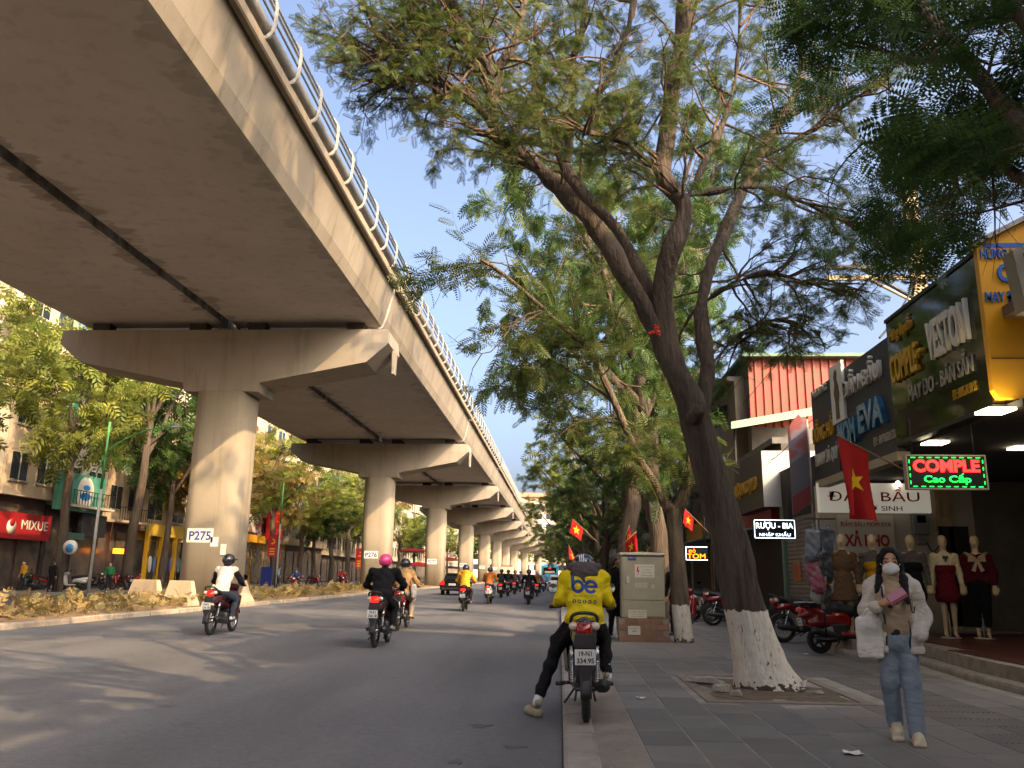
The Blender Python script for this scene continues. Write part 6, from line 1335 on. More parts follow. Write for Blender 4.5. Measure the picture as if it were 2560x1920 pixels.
q = MB(); q.b2((0, .02, 0), (1.9, Yb1-Yb0, zt_-zb_)); q.build('box', mat('box_black', '#221f1c', rough=.45), r); q = MB(); q.b2((.0, -.01, 0), (1.9, .017, zt_-zb_)); q.build('end_panel', mat('panel_white', '#a5a29b', rough=.5), r)
pc = atx(1612, 1055, BX0); text('letters', 'RƯỢU NGOẠI 23', (-.034, pc[1]-Yb0, pc[2]-zb_), '-x', .3, GOLD, r, width=(Yb1-Yb0)*.8, height=.55, extrude=.03, bold=.012)
Yl = 21.6; a_, b_ = aty(1627, 1121, Yl), aty(1720, 1165, Yl); W_ = b_[0]-a_[0]; H_ = a_[2]-b_[2]
r = empty('led_sign', ((a_[0]+b_[0])/2, Yl, (a_[2]+b_[2])/2), 0, 'black LED sign with white glowing letters RUOU - BIA', 'sign', 'lit LED signs')
q = MB(); q.box((0, .05, 0), (W_, .1, H_)); q.build('panel', LEDBK, r, bevel=.006)
text('letters', 'RƯỢU - BIA', (0, -.006, H_*.16), '-y', .2, WHTLED, r, width=W_*.88, height=H_*.42, extrude=.003, bold=.001); text('letters', 'NHẬP KHẨU', (0, -.006, -H_*.26), '-y', .2, WHTLED, r, width=W_*.74, height=H_*.28, extrude=.003, bold=-.002)
q = MB(); t_ = .012
for s in (-1, 1): q.b2((-W_*.48, -.008, s*H_*.45-t_/2), (W_*.48, -.002, s*H_*.45+t_/2)); q.b2((s*W_*.48-t_/2, -.008, -H_*.45+t_), (s*W_*.48+t_/2, -.002, H_*.45-t_))
q.build('border_light', WHTLED, r); q = MB(); q.b2((W_*.35, .03, H_/2), (W_*.45, .07, H_/2+.75)); q.build('hanger', FRAMEK, r)
Yv = 19.7; a_, b_ = aty(1703, 905, Yv), aty(1757, 1115, Yv)
r = empty('banner_sign', (b_[0]-.02, Yv, b_[2]), R(-12), 'tall upright banner with grey and dark red picture panels beside the navy sign', 'sign', 'shop signs on the near side')
hb = a_[2]-b_[2]; wv = b_[0]-a_[0]
BAN = mat('banner_photo', '#77707c', rough=.6, col2='#8d4a48', nscale=2.2, amount=1.0, contrast=(.46, .54), detail=2)
q = MB(); q.prism([(-wv, .02), (0, .3), (0, hb-.05), (-wv*.4, hb+.12), (-wv, hb-.2)], 'y', 0, .06); q.build('panel', BAN, r)
q = MB(); q.prism([(-wv+.01, .03), (-.01, .31), (-.01, .72), (-wv+.01, .44)], 'y', -.012, -.004); q.build('red_strip', mat('banner_red', '#6e1c24', rough=.6), r); q = MB(); q.prism([(-wv+.01, .46), (-.01, .74), (-.01, 1.5), (-wv+.01, 1.2)], 'y', -.01, -.004); q.build('grey_strip', mat('banner_grey', '#55525c', rough=.6), r)
q = MB(); q.cyl((.02, .03, -.2), (.02, .03, hb), .025, n=8); q.build('post', SILV, r)
Yl = 25.5; a_, b_ = aty(1480, 1180, Yl), aty(1530, 1211, Yl); W_ = b_[0]-a_[0]; H_ = a_[2]-b_[2]
r = empty('led_sign', ((a_[0]+b_[0])/2, Yl, (a_[2]+b_[2])/2), 0, 'small LED sign with orange letters TOM behind the big trunk', 'sign', 'lit LED signs'); q = MB(); q.box((0, .05, 0), (W_, .1, H_)); q.build('panel', LEDBK, r, bevel=.006)
text('letters', 'ĐỒ', (-W_*.2, -.006, H_*.2), '-y', .2, ORGLED, r, width=W_*.3, height=H_*.3, extrude=.003); text('letters', 'TOM', (-W_*.02, -.006, -H_*.2), '-y', .2, ORGLED, r, width=W_*.8, height=H_*.35, extrude=.003)
q = MB(); q.b2((-W_*.48, -.008, H_*.44), (W_*.48, -.002, H_*.48)); q.b2((-W_*.48, -.008, -H_*.48), (W_*.48, -.002, -H_*.44)); q.b2((-W_*.48, -.008, -H_*.43), (-W_*.46, -.002, H_*.43)); q.build('border_light', WHTLED, r); q = MB(); q.cyl((W_*.4, .06, H_/2), (W_*.4, .06, H_/2+.9), .02, n=6); q.build('hanger', FRAMEK, r)
# --- red corrugated upper storey behind, green eaves
r = empty('red_building', (7.0, 30.5, 0), 0, 'building with an orange-red corrugated upper wall behind the signs', 'building')
a_, b_ = aty(1622, 905, 30), aty(1840, 775, 30); q = MB(); x0, x1, z0, z1 = a_[0]-7, b_[0]-7+2.5, a_[2]-.3, b_[2]
CORR = mat('corrugated_red', '#98402a', rough=.55, col2='#863622', nscale=2, amount=.6); n = int((x1-x0)/.3)
for i in range(n): xa = x0+i*.3; q.add([(xa, -.5, z0), (xa+.2, -.5, z0), (xa+.22, -.56, z0), (xa+.28, -.56, z0), (xa+.3, -.5, z0), (xa, -.5, z1), (xa+.2, -.5, z1), (xa+.22, -.56, z1), (xa+.28, -.56, z1), (xa+.3, -.5, z1)], [(0, 1, 6, 5), (1, 2, 7, 6), (2, 3, 8, 7), (3, 4, 9, 8)])
q.build('corrugated_wall', CORR, r); q = MB(); q.b2((x0, -.49, 0), (x1, 9, z0)); q.b2((x0, -.48, z0), (x1, 9, z1)); q.build('wall', WALLG, r)
q = MB(); q.b2((x0-.3, -.9, z1), (x1, 9.2, z1+.12)); q.build('roof', mat('roof_greenish', '#5d7a63', rough=.6), r)
a_, b_ = aty(1580, 925, 27.5), aty(1745, 893, 27.5); 
r = empty('eaves_canopy', (a_[0], 27.5, a_[2]), 0, 'green-edged corrugated canopy roof below the red wall', 'canopy'); w_ = b_[0]-a_[0]+.8; dz = b_[2]-a_[2]
q = MB(); q.add([(0, 0, -.02), (w_, 0, dz+.05), (w_, 0, dz+.32), (0, 0, .22), (0, .05, -.02), (w_, .05, dz+.05), (w_, .05, dz+.32), (0, .05, .22)], [(0, 1, 2, 3), (7, 6, 5, 4), (0, 4, 5, 1), (3, 2, 6, 7), (0, 3, 7, 4), (1, 5, 6, 2)]); q.build('fascia', mat('fascia_green', '#7d9c7b', rough=.6), r)
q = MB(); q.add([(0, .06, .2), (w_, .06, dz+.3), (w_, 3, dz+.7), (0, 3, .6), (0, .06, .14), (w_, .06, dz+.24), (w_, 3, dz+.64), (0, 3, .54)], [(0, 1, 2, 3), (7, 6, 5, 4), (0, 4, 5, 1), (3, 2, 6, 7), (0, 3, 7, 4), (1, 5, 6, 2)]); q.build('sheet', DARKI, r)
for x in (.2, w_-.3): q = MB(); q.cyl((x, .5, .1), (x, .5, -a_[2]+.1), .04, n=8); q.build('post', FRAMEK, r)
# --- the rest of the near-side row, mostly behind trees, and blocks behind the camera
ROW = [(24.6, 29.8, 5.2, '#4a433c', 'dark shop front beside the black box sign'), (30.6, 36.5, 8.5, '#7b6f5d', 'two-storey cream shop house behind the pavement trees'), (36.7, 42, 6.0, '#6b4a3a', 'brown shop house behind the pavement trees'), (42.2, 49, 10.5, '#8a8577', 'three-storey grey shop house behind the pavement trees'), (49.2, 56, 7.0, '#7a6a52', 'ochre shop house down the near side'), (56.2, 66, 12, '#8f8270', 'tall pale shop house down the near side'), (66.2, 80, 9, '#6e6a66', 'wide grey shop house far down the near side'), (80.2, 105, 13, '#9a8c78', 'large pale block far down the near side'), (105.3, 150, 12, '#8a7c6a', 'farthest block on the near side'),
       (2.0, 7.6, 11.0, '#77705f', 'near-side shop house level with the camera'), (-6, 1.8, 9.3, '#6d675c', 'near-side shop house just behind the camera'), (-18, -6.2, 8.8, '#7d7462', 'tall near-side shop house behind the camera'), (-34, -18.2, 9.0, '#716a5e', 'near-side block far behind the camera')]
SIGNC = ['#7a1418', '#1d4b2f', '#a1761c', '#20386e', '#7a1418', '#94641e', '#2b2b2e']
for i, (y0, y1, h, c, lb) in enumerate(ROW):
    X0 = 6.5 if y0 > 20 else 7.2
    r = empty('shop_house', (X0, (y0+y1)/2, .1), 0, lb, 'building', 'shop houses on the near side'); L_ = y1-y0; wm = mat('house_'+c[1:], c, rough=.9, col2='#5a544b', nscale=1.2, amount=.6)
    q = MB(); q.b2((0, -L_/2, 0), (9, L_/2, h)); q.build('wall', wm, r); q = MB(); q.b2((-.25, -L_/2, h), (9, L_/2, h+.18)); q.build('cornice', WALLG, r)
    nb = max(1, int(L_/4))
    for j in range(nb):
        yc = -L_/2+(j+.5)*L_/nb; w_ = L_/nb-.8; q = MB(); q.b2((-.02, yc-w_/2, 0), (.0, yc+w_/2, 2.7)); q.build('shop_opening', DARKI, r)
        q = MB(); q.b2((-.35, yc-w_/2-.2, 2.85), (-.02, yc+w_/2+.2, 3.7)); q.build('sign_panel', mat('signcol_'+SIGNC[(i+j) % 7][1:], SIGNC[(i+j) % 7], rough=.5), r)
        q = MB(); q.add([(-1.4, yc-w_/2-.1, 2.72), (-1.4, yc+w_/2+.1, 2.72), (-.01, yc+w_/2+.1, 2.83), (-.01, yc-w_/2-.1, 2.83), (-1.4, yc-w_/2-.1, 2.66), (-1.4, yc+w_/2+.1, 2.66), (-.01, yc+w_/2+.1, 2.77), (-.01, yc-w_/2-.1, 2.77)], [(0, 1, 2, 3), (7, 6, 5, 4), (0, 4, 5, 1), (2, 3, 7, 6), (0, 3, 7, 4), (1, 5, 6, 2)]); q.build('awning', mat('awning', '#4b4f55', rough=.6), r)
        for f in range(int((h-4)/3)):
            q = MB(); q.b2((-.03, yc-.9, 4.5+3*f), (-.0, yc+.9, 6.1+3*f)); w__ = q.build('window', GLASS, r); q = MB(); q.b2((-.06, yc-1.0, 4.38+3*f), (-.0, yc+1.0, 4.49+3*f)); q.build('sill', WALLC, w__)
# ------------------------------------------------------------------ the walking woman
wp = atz(1968, 1606, SWZ); WX, WY = float(wp[0]), float(wp[1])+.12
WR = R(-17); r = empty('person', (WX, WY, SWZ), WR, 'woman in a white puffy jacket, jeans and a white face mask walking towards the camera', 'person')
hc = np.array([0, -.02, 1.452]); ff = (0, -1, -.06)
K = head_prims(hc, ff, .97)+[('c', (0, .0, 1.26), (0, -.01, 1.40), .05, .05), ('c', (-.075, -.02, 1.29), (.075, -.02, 1.29), .05, .05)]
K += hand_prims((-.10, -.225, 1.11), (-.01, -.285, 1.15), 1, .75, (0, -.6, .8)) + hand_prims((.15, -.05, .88), (.10, -.06, .77), -1, .3, (0, -1, 0)) + [('c', (-.17, -.17, 1.08), (-.095, -.225, 1.11), .03, .027)]
meshobj('body', sdf_mesh('body', [(0, K)], [SKIN], .0085, .018), r)
me = sdf_mesh('sweater', [(0, [('e', (0, -.01, 1.13), (.165, .135, .2)), ('e', (0, -.01, .96), (.168, .135, .18)), ('c', (0, -.01, 1.255), (0, -.022, 1.325), .066, .062), ('c', (0, -.022, 1.34), (0, -.022, 1.345), .066, .066)])], [cloth('sweater', '#a8937a', '#95816a', .4)], .013, .05, fold=.003, fscale=22); sweater = meshobj('sweater', me, r)
CO = cloth('jacket_white', '#c4bcb1', '#b1a89c', .35)
J = [('e', (0, .02, 1.17), (.176, .14, .17)), ('e', (0, .01, .98), (.188, .148, .20)), ('c', (-.09, .0, .80), (.09, .0, .80), .115, .115), ('c', (-.15, .02, 1.255), (.15, .02, 1.255), .07, .07), ('c', (-.165, .0, 1.235), (-.22, .0, 1.03), .068, .064), ('c', (-.22, .0, 1.03), (-.14, -.19, 1.08), .064, .05), ('c', (.165, .0, 1.235), (.225, .02, 1.00), .068, .066), ('c', (.225, .02, 1.00), (.185, -.10, .85), .066, .053), ('c', (-.1, .07, 1.31), (.1, .07, 1.31), .06, .06), ('c', (-.115, -.01, 1.285), (-.09, -.11, 1.2), .04, .03), ('c', (.115, -.01, 1.285), (.11, -.11, 1.2), .04, .03)]
me = sdf_mesh('jacket', [(0, J)], [CO], .0125, .05, fold=.0045, fscale=16, seed=2, cuts=[('r', (.012, -.22, 1.02), (.085, .16, .55), .02, rotm(0, .035, 0)), ('c', (0, -.02, 1.2), (0, -.02, 1.5), .075, .085), ('r', (0, 0, .60), (.5, .5, .11), .01)]); jk = meshobj('jacket', me, r)
me = sdf_mesh('hem_band', [(0, [('c', (-.10, .0, .735), (.10, .0, .735), .118, .118)])], [CO], .011, .02, cuts=[('r', (.012, -.22, .8), (.085, .16, .3), .02), ('r', (0, 0, .60), (.5, .5, .10), .01), ('r', (0, 0, .90), (.5, .5, .14), .01)]); meshobj('hem_band', me, r)
for ca, cb in (((-.158, -.155, 1.072), (-.138, -.192, 1.08)), ((.194, -.075, .875), (.187, -.1, .852))):
    me = sdf_mesh('cuff', [(0, [('c', ca, cb, .056, .052)])], [CO], .01, .02); meshobj('cuff', me, r)
bv = bvh_of(jk); NAVYZ = mat('zip_navy', '#1d2233', rough=.6)
for x0, x1 in ((-.085, -.078), (.108, .10)):
    pts = []
    for z in np.linspace(1.25, .745, 24):
        h = bv.ray_cast(Vector((x0+(x1-x0)*(1.25-z)/.5+.006*math.sin(z*30), -2, z)), Vector((0, 1, 0)))
        if h[0] is not None: pts.append((h[0].x, h[0].y-.004, h[0].z))
    if len(pts) > 3: q = MB(); q.tube(pts, .0085, 6); q.build('zip', NAVYZ, r)
q = MB(); q.tube(smooth_path([(.118, -.17, 1.16), (.125, -.185, 1.06), (.14, -.188, 1.04), (.15, -.185, 1.09)], 4), .006, 6); q.build('drawstring', NAVYZ, r)
me = sdf_mesh('jeans', [(0, [('e', (0, 0, .80), (.165, .13, .12)), ('c', (.075, -.005, .78), (.085, -.07, .46), .09, .074), ('c', (.085, -.07, .46), (.085, -.125, .125), .074, .068), ('c', (-.075, .0, .78), (-.078, -.015, .46), .09, .074), ('c', (-.078, -.015, .46), (-.06, .09, .165), .074, .068)])], [cloth('denim', '#7f8a97', '#66727f', .4)], .011, .028, fold=.0022, fscale=26, seed=4); meshobj('jeans', me, r)
SHOEC = mat('sneaker_cream', '#b9ad92', rough=.7); 
for ca in ((.085, -.128, .10), (-.058, .096, .145)):
    me = sdf_mesh('trouser_cuff', [(0, [('c', np.array(ca)-np.array([0, 0, .016]), np.array(ca)+np.array([0, 0, .016]), .066, .067)])], [MATS['cloth_denim']], .01, .02); meshobj('trouser_cuff', me, r)
for nm, a, b, rx in (('sneaker', (.085, -.09, .062), (.092, -.255, .052), 0), ('sneaker', (-.05, .12, .105), (-.055, -.04, .062), .25)):
    a = np.array(a); b = np.array(b); me = sdf_mesh(nm, [(0, [('c', a, b, .048, .044), ('c', a+(b-a)*.1+np.array([0, 0, .05]), a+(b-a)*.35+np.array([0, 0, .035]), .045, .038), ('r', (a+b)/2-np.array([0, 0, .038]), (.05, .135, .018), .015, rotm(rx, 0, 0))])], [SHOEC], .009, .025, fold=.002, fscale=40); meshobj(nm, me, r)
me = sdf_mesh('hair', [(0, [('e', hc+np.array([0, .012, .045]), (.092, .104, .095)), ('e', hc+np.array([0, .06, -.03]), (.09, .06, .11)), ('c', hc+np.array([-.078, .02, .04]), hc+np.array([-.095, .02, -.14]), .026, .032), ('c', hc+np.array([-.095, -.03, -.14]), hc+np.array([-.135, -.13, -.25]), .034, .016), ('c', hc+np.array([.078, .02, .04]), hc+np.array([.085, .0, -.13]), .026, .034), ('c', hc+np.array([.09, -.04, -.13]), hc+np.array([.10, -.175, -.33]), .04, .018)])], [HAIR], .009, .03, fold=.003, fscale=45, cuts=[('e', hc+np.array([0, -.10, -.035]), (.074, .10, .11)), ('e', hc+np.array([0, -.12, .02]), (.066, .09, .085))]); meshobj('hair', me, r)
me = sdf_mesh('face_mask', [(0, [('e', hc+np.array([0, -.052, -.055]), (.069, .064, .055)), ('c', hc+np.array([0, -.098, -.015]), hc+np.array([0, -.105, -.075]), .018, .02)])], [mat('mask_white', '#d0cfcc', rough=.8)], .008, .03, cuts=[('e', hc+np.array([0, .03, -.03]), (.07, .075, .12))]); fm = meshobj('face_mask', me, r)
for s in (-1, 1):
    q = MB(); q.tube([hc+np.array([s*.062, -.07, -.03]), hc+np.array([s*.078, -.03, -.01]), hc+np.array([s*.082, .0, .0])], .0025, 5); q.build('ear_loop', MATS['mask_white'], fm)
    me = sdf_mesh('eye', [(0, [('e', hc+np.array([s*.033, -.083, .008]), (.015, .008, .0065))])], [EYEM], .003, .004); meshobj('eye', me, r)
    q = MB(); q.tube([hc+np.array([s*.015, -.092, .028]), hc+np.array([s*.034, -.09, .034]), hc+np.array([s*.055, -.078, .027])], .0042, 5); q.build('eyebrow', HAIR, r)
bv = bvh_of(sweater)
for (x, z, w_) in ((-.035, 1.09, .022), (.02, 1.115, .012), (.0, .875, .026), (-.03, .86, .014)):
    q = MB(); annulus(q, x, z, .0, w_, 0, 2*PI, 14); meshobj('knit_motif', drape(q.mesh('knit_motif', mat('motif_dark', '#2c2a2c', rough=.9)), bv, .004), r)
# what she carries
RM = Matrix.Rotation(WR, 3, 'Z')
def wl(p): v = RM @ Vector(p); return (WX+v.x, WY+v.y, SWZ+v.z)
q = MB(); q.box((0, 0, 0), (.155, .02, .085), 0); q.box((.005, -.016, .012), (.15, .012, .08), 1); o = q.build('wallet', [mat('wallet_pink', '#8f4a5a', rough=.5), mat('wallet_clear', '#a8697a', rough=.15, coat=.5)], bevel=.004); o.location = wl((.015, -.305, 1.165)); o.rotation_euler = (R(-35), R(-32), WR); tag(o, 'pink wallet held in the walking woman\'s raised hand', 'wallet')
rt = empty('tote_bag', wl((-.215, -.12, .84)), WR, 'plain white cloth bag hanging from the walking woman\'s forearm', 'bag')
meshobj('bag', sdf_mesh('bag', [(0, [('r', (0, 0, -.02), (.105, .04, .165), .025), ('c', (0, 0, .1), (.02, -.02, .18), .08, .05)])], [cloth('bag_white', '#cfcac0')], .012, .05, fold=.002, fscale=18), rt)
q = MB(); q.tube(smooth_path([(-.05, -.03, .12), (.0, -.06, .22), (.05, -.03, .12)], 4), .012, 6); q.build('handle', MATS['cloth_bag_white'], rt)

# ------------------------------------------------------------------ mannequins
MANQ = mat('mannequin_cream', '#b59f7f', rough=.45)
def mannequin(x, lb, kind):
    Yq = 16.3; p = aty(x, 1240, Yq); r = empty('mannequin', (p[0], Yq, FLZ), R(-18+RNG.uniform(-6, 6)), lb, 'mannequin', 'mannequins on the raised floor', scale=1.07)
    K = [('e', (0, 0, 1.645), (.074, .09, .105)), ('e', (0, -.03, 1.585), (.05, .055, .06)), ('c', (0, -.085, 1.63), (0, -.095, 1.605), .009, .012), ('c', (0, .0, 1.42), (0, 0, 1.56), .052, .046), ('e', (0, 0, 1.22), (.145, .1, .22)), ('e', (0, 0, .98), (.135, .1, .14)), ('c', (-.15, 0, 1.385), (.15, 0, 1.385), .055, .055)]
    for s in (-1, 1):
        K += [('c', (s*.165, 0, 1.38), (s*.215, .02, 1.1), .046, .036), ('c', (s*.215, .02, 1.1), (s*.235, -.03, .88), .036, .024)]+hand_prims((s*.235, -.03, .88), (s*.24, -.05, .74), s, .3, (0, -1, 0))
        K += [('c', (s*.08, 0, .92), (s*.075, -.02, .5), .08, .048), ('c', (s*.075, -.02, .5), (s*.075, .01, .09), .05, .03), ('c', (s*.075, .02, .07), (s*.08, -.10, .035), .03, .026)]
    meshobj('body', sdf_mesh('body', [(0, K)], [MANQ], .014, .03), r)
    q = MB(); q.lathe([(0, 0), (.17, 0), (.165, .015), (0, .018)], 18, (0, 0, .004)); q.cyl((.0, .05, .01), (.0, .05, .45), .012, n=6); q.build('pedestal', mat('pedestal', '#a59c8c', rough=.4), r)
    top = [('e', (0, 0, 1.23), (.165, .122, .2)), ('c', (-.155, 0, 1.375), (.155, 0, 1.375), .062, .062), ('c', (0, 0, 1.39), (0, 0, 1.44), .075, .06)]
    sl = []
    for s in (-1, 1): sl += [('c', (s*.17, 0, 1.37), (s*.22, .02, 1.1), .062, .052), ('c', (s*.22, .02, 1.1), (s*.237, -.03, .90), .052, .042)]
    skirt = [('e', (0, 0, 1.03), (.15, .115, .1)), ('c', (0, 0, .95), (0, 0, .70), .155, .20)]
    def G(nm, g, c, f=.004): meshobj(nm, sdf_mesh(nm, [(0, g)], [cloth('mq'+c[1:], c)], .015, .04, fold=f, fscale=22, seed=x, cuts=[('r', (0, 0, {'dress': .40, 'pinafore': .40, 'sweater': .70}.get(nm, -1)), (.6, .6, .2), .01)]), r)
    if kind == 'brown': G('dress', top+sl+[('e', (0, 0, 1.03), (.15, .115, .1)), ('c', (0, 0, .95), (0, 0, .62), .155, .215)], '#5d4632'); q = MB(); q.tube([(.13*math.cos(a), .1*math.sin(a), 1.03) for a in np.linspace(0, 2*PI, 16)], .022, 6); q.build('belt', cloth('mqbelt', '#4a3625'), r)
    elif kind == 'yellow': G('blouse', top+sl, '#5a554f'); G('pinafore', [('e', (0, 0, 1.2), (.174, .132, .17))]+skirt, '#b8860f')
    elif kind == 'black': G('blouse', top+sl, '#57524d'); G('pinafore', [('e', (0, 0, 1.2), (.174, .132, .17))]+skirt, '#121217')
    elif kind == 'maroon':
        G('blouse', top+sl, '#cbbd9f'); G('pinafore', [('e', (0, 0, 1.17), (.176, .134, .15)), ('c', (-.12, .0, 1.22), (-.12, 0, 1.41), .05, .045), ('c', (.12, .0, 1.22), (.12, 0, 1.41), .05, .045)]+skirt, '#5a0e16'); q = MB(); q.box((0, -.135, 1.36), (.09, .02, .045)); q.box((0, -.14, 1.32), (.035, .02, .06)); q.build('ribbon', FRAMEK, r, bevel=.01)
    else:
        G('sweater', [('e', (0, 0, 1.2), (.185, .14, .22)), ('c', (-.16, 0, 1.37), (.16, 0, 1.37), .07, .07), ('c', (-.1, 0, 1.0), (.1, 0, 1.0), .11, .11)]+[('c', (s*.17, 0, 1.36), (s*.235, .02, 1.1), .08, .075) for s in (-1, 1)]+[('c', (s*.235, .02, 1.1), (s*.24, -.03, .91), .078, .05) for s in (-1, 1)], '#4a0c18')
        G('trousers', [('e', (0, 0, .95), (.16, .12, .12)), ('c', (-.085, 0, .9), (-.08, -.01, .24), .1, .06), ('c', (.085, 0, .9), (.08, -.01, .24), .1, .06)], '#0f0f13')
        q = MB(); 
        for s in (-1, 1): q.add([(0, -.155, 1.33), (s*.13, -.14, 1.40), (s*.14, -.14, 1.29), (0, -.15, 1.30), (s*.03, -.155, 1.31), (s*.10, -.15, 1.14), (s*.04, -.155, 1.12)], [(0, 1, 2, 3), (3, 4, 5, 6)])
        for s in (-1, 1): q.tube([(s*.02, -.145, 1.34), (s*.12, -.08, 1.41), (s*.17, 0, 1.44)], .03, 6)
        o = q.build('bow', cloth('bow', '#a39079'), r); md = o.modifiers.new('thick', 'SOLIDIFY'); md.thickness = .012
for x, lb, kd in ((1822, 'mannequin in a brown belted dress, leftmost of the row', 'brown'), (1889, 'mannequin in a yellow pinafore over a grey top', 'yellow'), (1972, 'mannequin in a black pinafore over a grey top', 'black'), (2042, 'mannequin in a dark red pinafore over a cream blouse', 'maroon'), (2112, 'mannequin in a dark red jumper with a big bow and black trousers', 'bow')): mannequin(x, lb, kd)
# bagged garments hanging at the corner
rgb_ = random.Random(3); HB = [('#5d6672', 'topmost grey garment in clear wrap hanging left of the mannequins'), ('#3f4656', 'navy garment in clear wrap hanging high beside the brown-dressed mannequin'), ('#6f5560', 'dusty pink wrapped garment in the middle of the hanging bunch'), ('#33363f', 'large dark wrapped garment in the middle of the hanging bunch'), ('#8a8a88', 'pale wrapped garment low in the hanging bunch'), ('#2c2c34', 'black wrapped garment lowest in the hanging bunch'), ('#7a2f45', 'crimson wrapped garment peeping out of the hanging bunch')]
for i, ((dx, dz), (c, lb)) in enumerate(zip(((1755, 1170), (1785, 1165), (1757, 1222), (1782, 1215), (1770, 1262), (1788, 1285), (1760, 1240)), HB)):
    p = aty(dx, dz, 15.4); me = sdf_mesh('wrapped_garment', [(0, [('r', (0, 0, -.05), (.13+.03*(i % 2), .045, .24), .04), ('r', (.03, .01, -.2), (.10, .04, .14), .03), ('c', (-.1, 0, .17), (.1, 0, .17), .035, .035), ('c', (0, 0, .18), (0, 0, .29), .02, .012)])], [mat('wrap_'+c[1:], c, rough=.45, coat=.25, col2='#8a9096', nscale=9, amount=.45, contrast=(.5, .62))], .016, .03, fold=.007, fscale=13, seed=i)
    o = meshobj('wrapped_garment', me, None, (p[0], 15.4+.05*(i % 3), p[2])); o.rotation_euler = (.12*math.sin(i*2.1), .22*math.sin(i*1.7+.5), .8*math.sin(i*2.9)); tag(o, lb, 'clothing', 'wrapped garments hanging by the shop')
q = MB(); p = aty(1770, 1130, 15.45); q.cyl((p[0], 15.5, FLZ), (p[0], 15.5, p[2]+.1), .018, n=8); q.tube([(p[0]-.25, 15.5, p[2]+.08), (p[0]+.3, 15.5, p[2]+.08)], .014, 7); q.cyl((p[0], 15.5, FLZ), (p[0], 15.5, FLZ+.02), .2, n=16); o = q.build('garment_rail', DKMET); tag(o, 'metal stand carrying the bunch of wrapped garments', 'rail')

# ------------------------------------------------------------------ parked two-wheelers on the pavement
sc1 = make_scooter('scooter', False, REDP, True); p = atz(1770, 1412, SWZ); sc1.location = (p[0]+.62, p[1]+.12, SWZ); sc1.rotation_euler = (0, R(-4), R(-80)); tag(sc1, 'red scooter with a pale rear rack parked beside the big tree', 'scooter', 'two-wheelers parked on the pavement')
p = atz(1692, 1388, SWZ); b_ = bike('m', (p[0]+.62, p[1]+.15, SWZ), R(-78), BLUEP, 'dark blue motorbike parked just behind the red scooter', 'two-wheelers parked on the pavement', False)
p = atz(1535, 1342, SWZ); bike('m', (p[0]+.65, p[1]+.2, SWZ), R(-70), CREAMP, 'cream motorbike parked behind the pollarded tree', 'two-wheelers parked on the pavement', False)
p = atz(1880, 1392, SWZ); bike('s', (p[0]+.25, p[1]+.45, SWZ), R(-100), PAINTK, 'black scooter parked by the mannequins', 'two-wheelers parked on the pavement', False)
bike('m', (4.9, 24.5, SWZ), R(-85), PAINTK, 'black motorbike parked in front of the dark shop', 'two-wheelers parked on the pavement', False)
bike('s', (4.8, 27.2, SWZ), R(-95), MAROON, 'maroon scooter parked beyond the dark shop', 'two-wheelers parked on the pavement', False)
bike('m', (3.1, 21.4, SWZ), R(-15), PAINTK, 'black motorbike parked behind the grey cabinet', 'two-wheelers parked on the pavement', False)
# ------------------------------------------------------------------ roadside electrical cabinet
a_, b_ = atz(1337, 1386, SWZ), atz(1444, 1386, SWZ); Yc = float(a_[1]); Xa, Xb = float(a_[0]), float(b_[0]); topz = aty(1390, 1193, Yc)[2]; plz = aty(1390, 1335, Yc)[2]
r = empty('electrical_cabinet', ((Xa+Xb)/2, Yc+.3, SWZ), 0, 'beige electrical cabinet on a brick plinth at the pavement edge', 'cabinet'); W_ = Xb-Xa
PB = mat('plinth_brick', '#80604f', rough=.85, col2='#6d5144', nscale=4, amount=.8, vary=.12); hp = plz-SWZ; CABM = mat('cabinet_beige', '#8f8a76', rough=.6, col2='#7d7866', nscale=3, amount=.7)
q = MB(); q.b2((-W_/2+.012, -.288, 0), (W_/2-.012, .3, hp-.012)); pln = q.build('plinth', mat('mortar', '#7c7266', rough=.95), r)
q = MB(); bw, bh = W_/4, hp/4
q.box((0, 0, 0), (bw-.008, .03, bh-.008)); bme = q.mesh('brick', PB)
for i in range(4):
    for j in range(4):
        x = -W_/2+bw*(j+.5)+(bw/2 if i % 2 else 0)
        if x+bw/2 > W_/2+.01: continue
        meshobj('brick', bme, pln, (x, -.29, bh*(i+.5)))
w2 = W_*.86; hc_ = topz-plz
q = MB(); q.b2((-w2/2, -.25, hp), (w2/2, .25, hp+hc_-.06)); q.build('case', CABM, r, bevel=.008)
q = MB(); q.prism([(-w2/2-.03, hp+hc_-.058), (w2/2+.03, hp+hc_-.058), (w2/2+.03, hp+hc_-.01), (0, hp+hc_+.01), (-w2/2-.03, hp+hc_-.01)], 'y', -.29, .29); q.build('lid', mat('cabinet_lid', '#a7a390', rough=.6), r, bevel=.006)
q = MB(); q.b2((-w2/2+.03, -.262, hp+hc_*.27), (w2/2-.03, -.2505, hp+hc_-.1)); dr_ = q.build('door', CABM, r, bevel=.004); q = MB(); q.b2((-w2/2+.03, -.262, hp+.03), (w2/2-.03, -.2505, hp+hc_*.25)); q.build('lower_door', CABM, r, bevel=.004)
q = MB(); q.b2((-w2/2+.10, -.285, hp+hc_*.52), (-w2/2+.16, -.2625, hp+hc_*.63)); q.build('handle', mat('handle_grey', '#b0b0ab', rough=.4, metal=.4), dr_, bevel=.004)
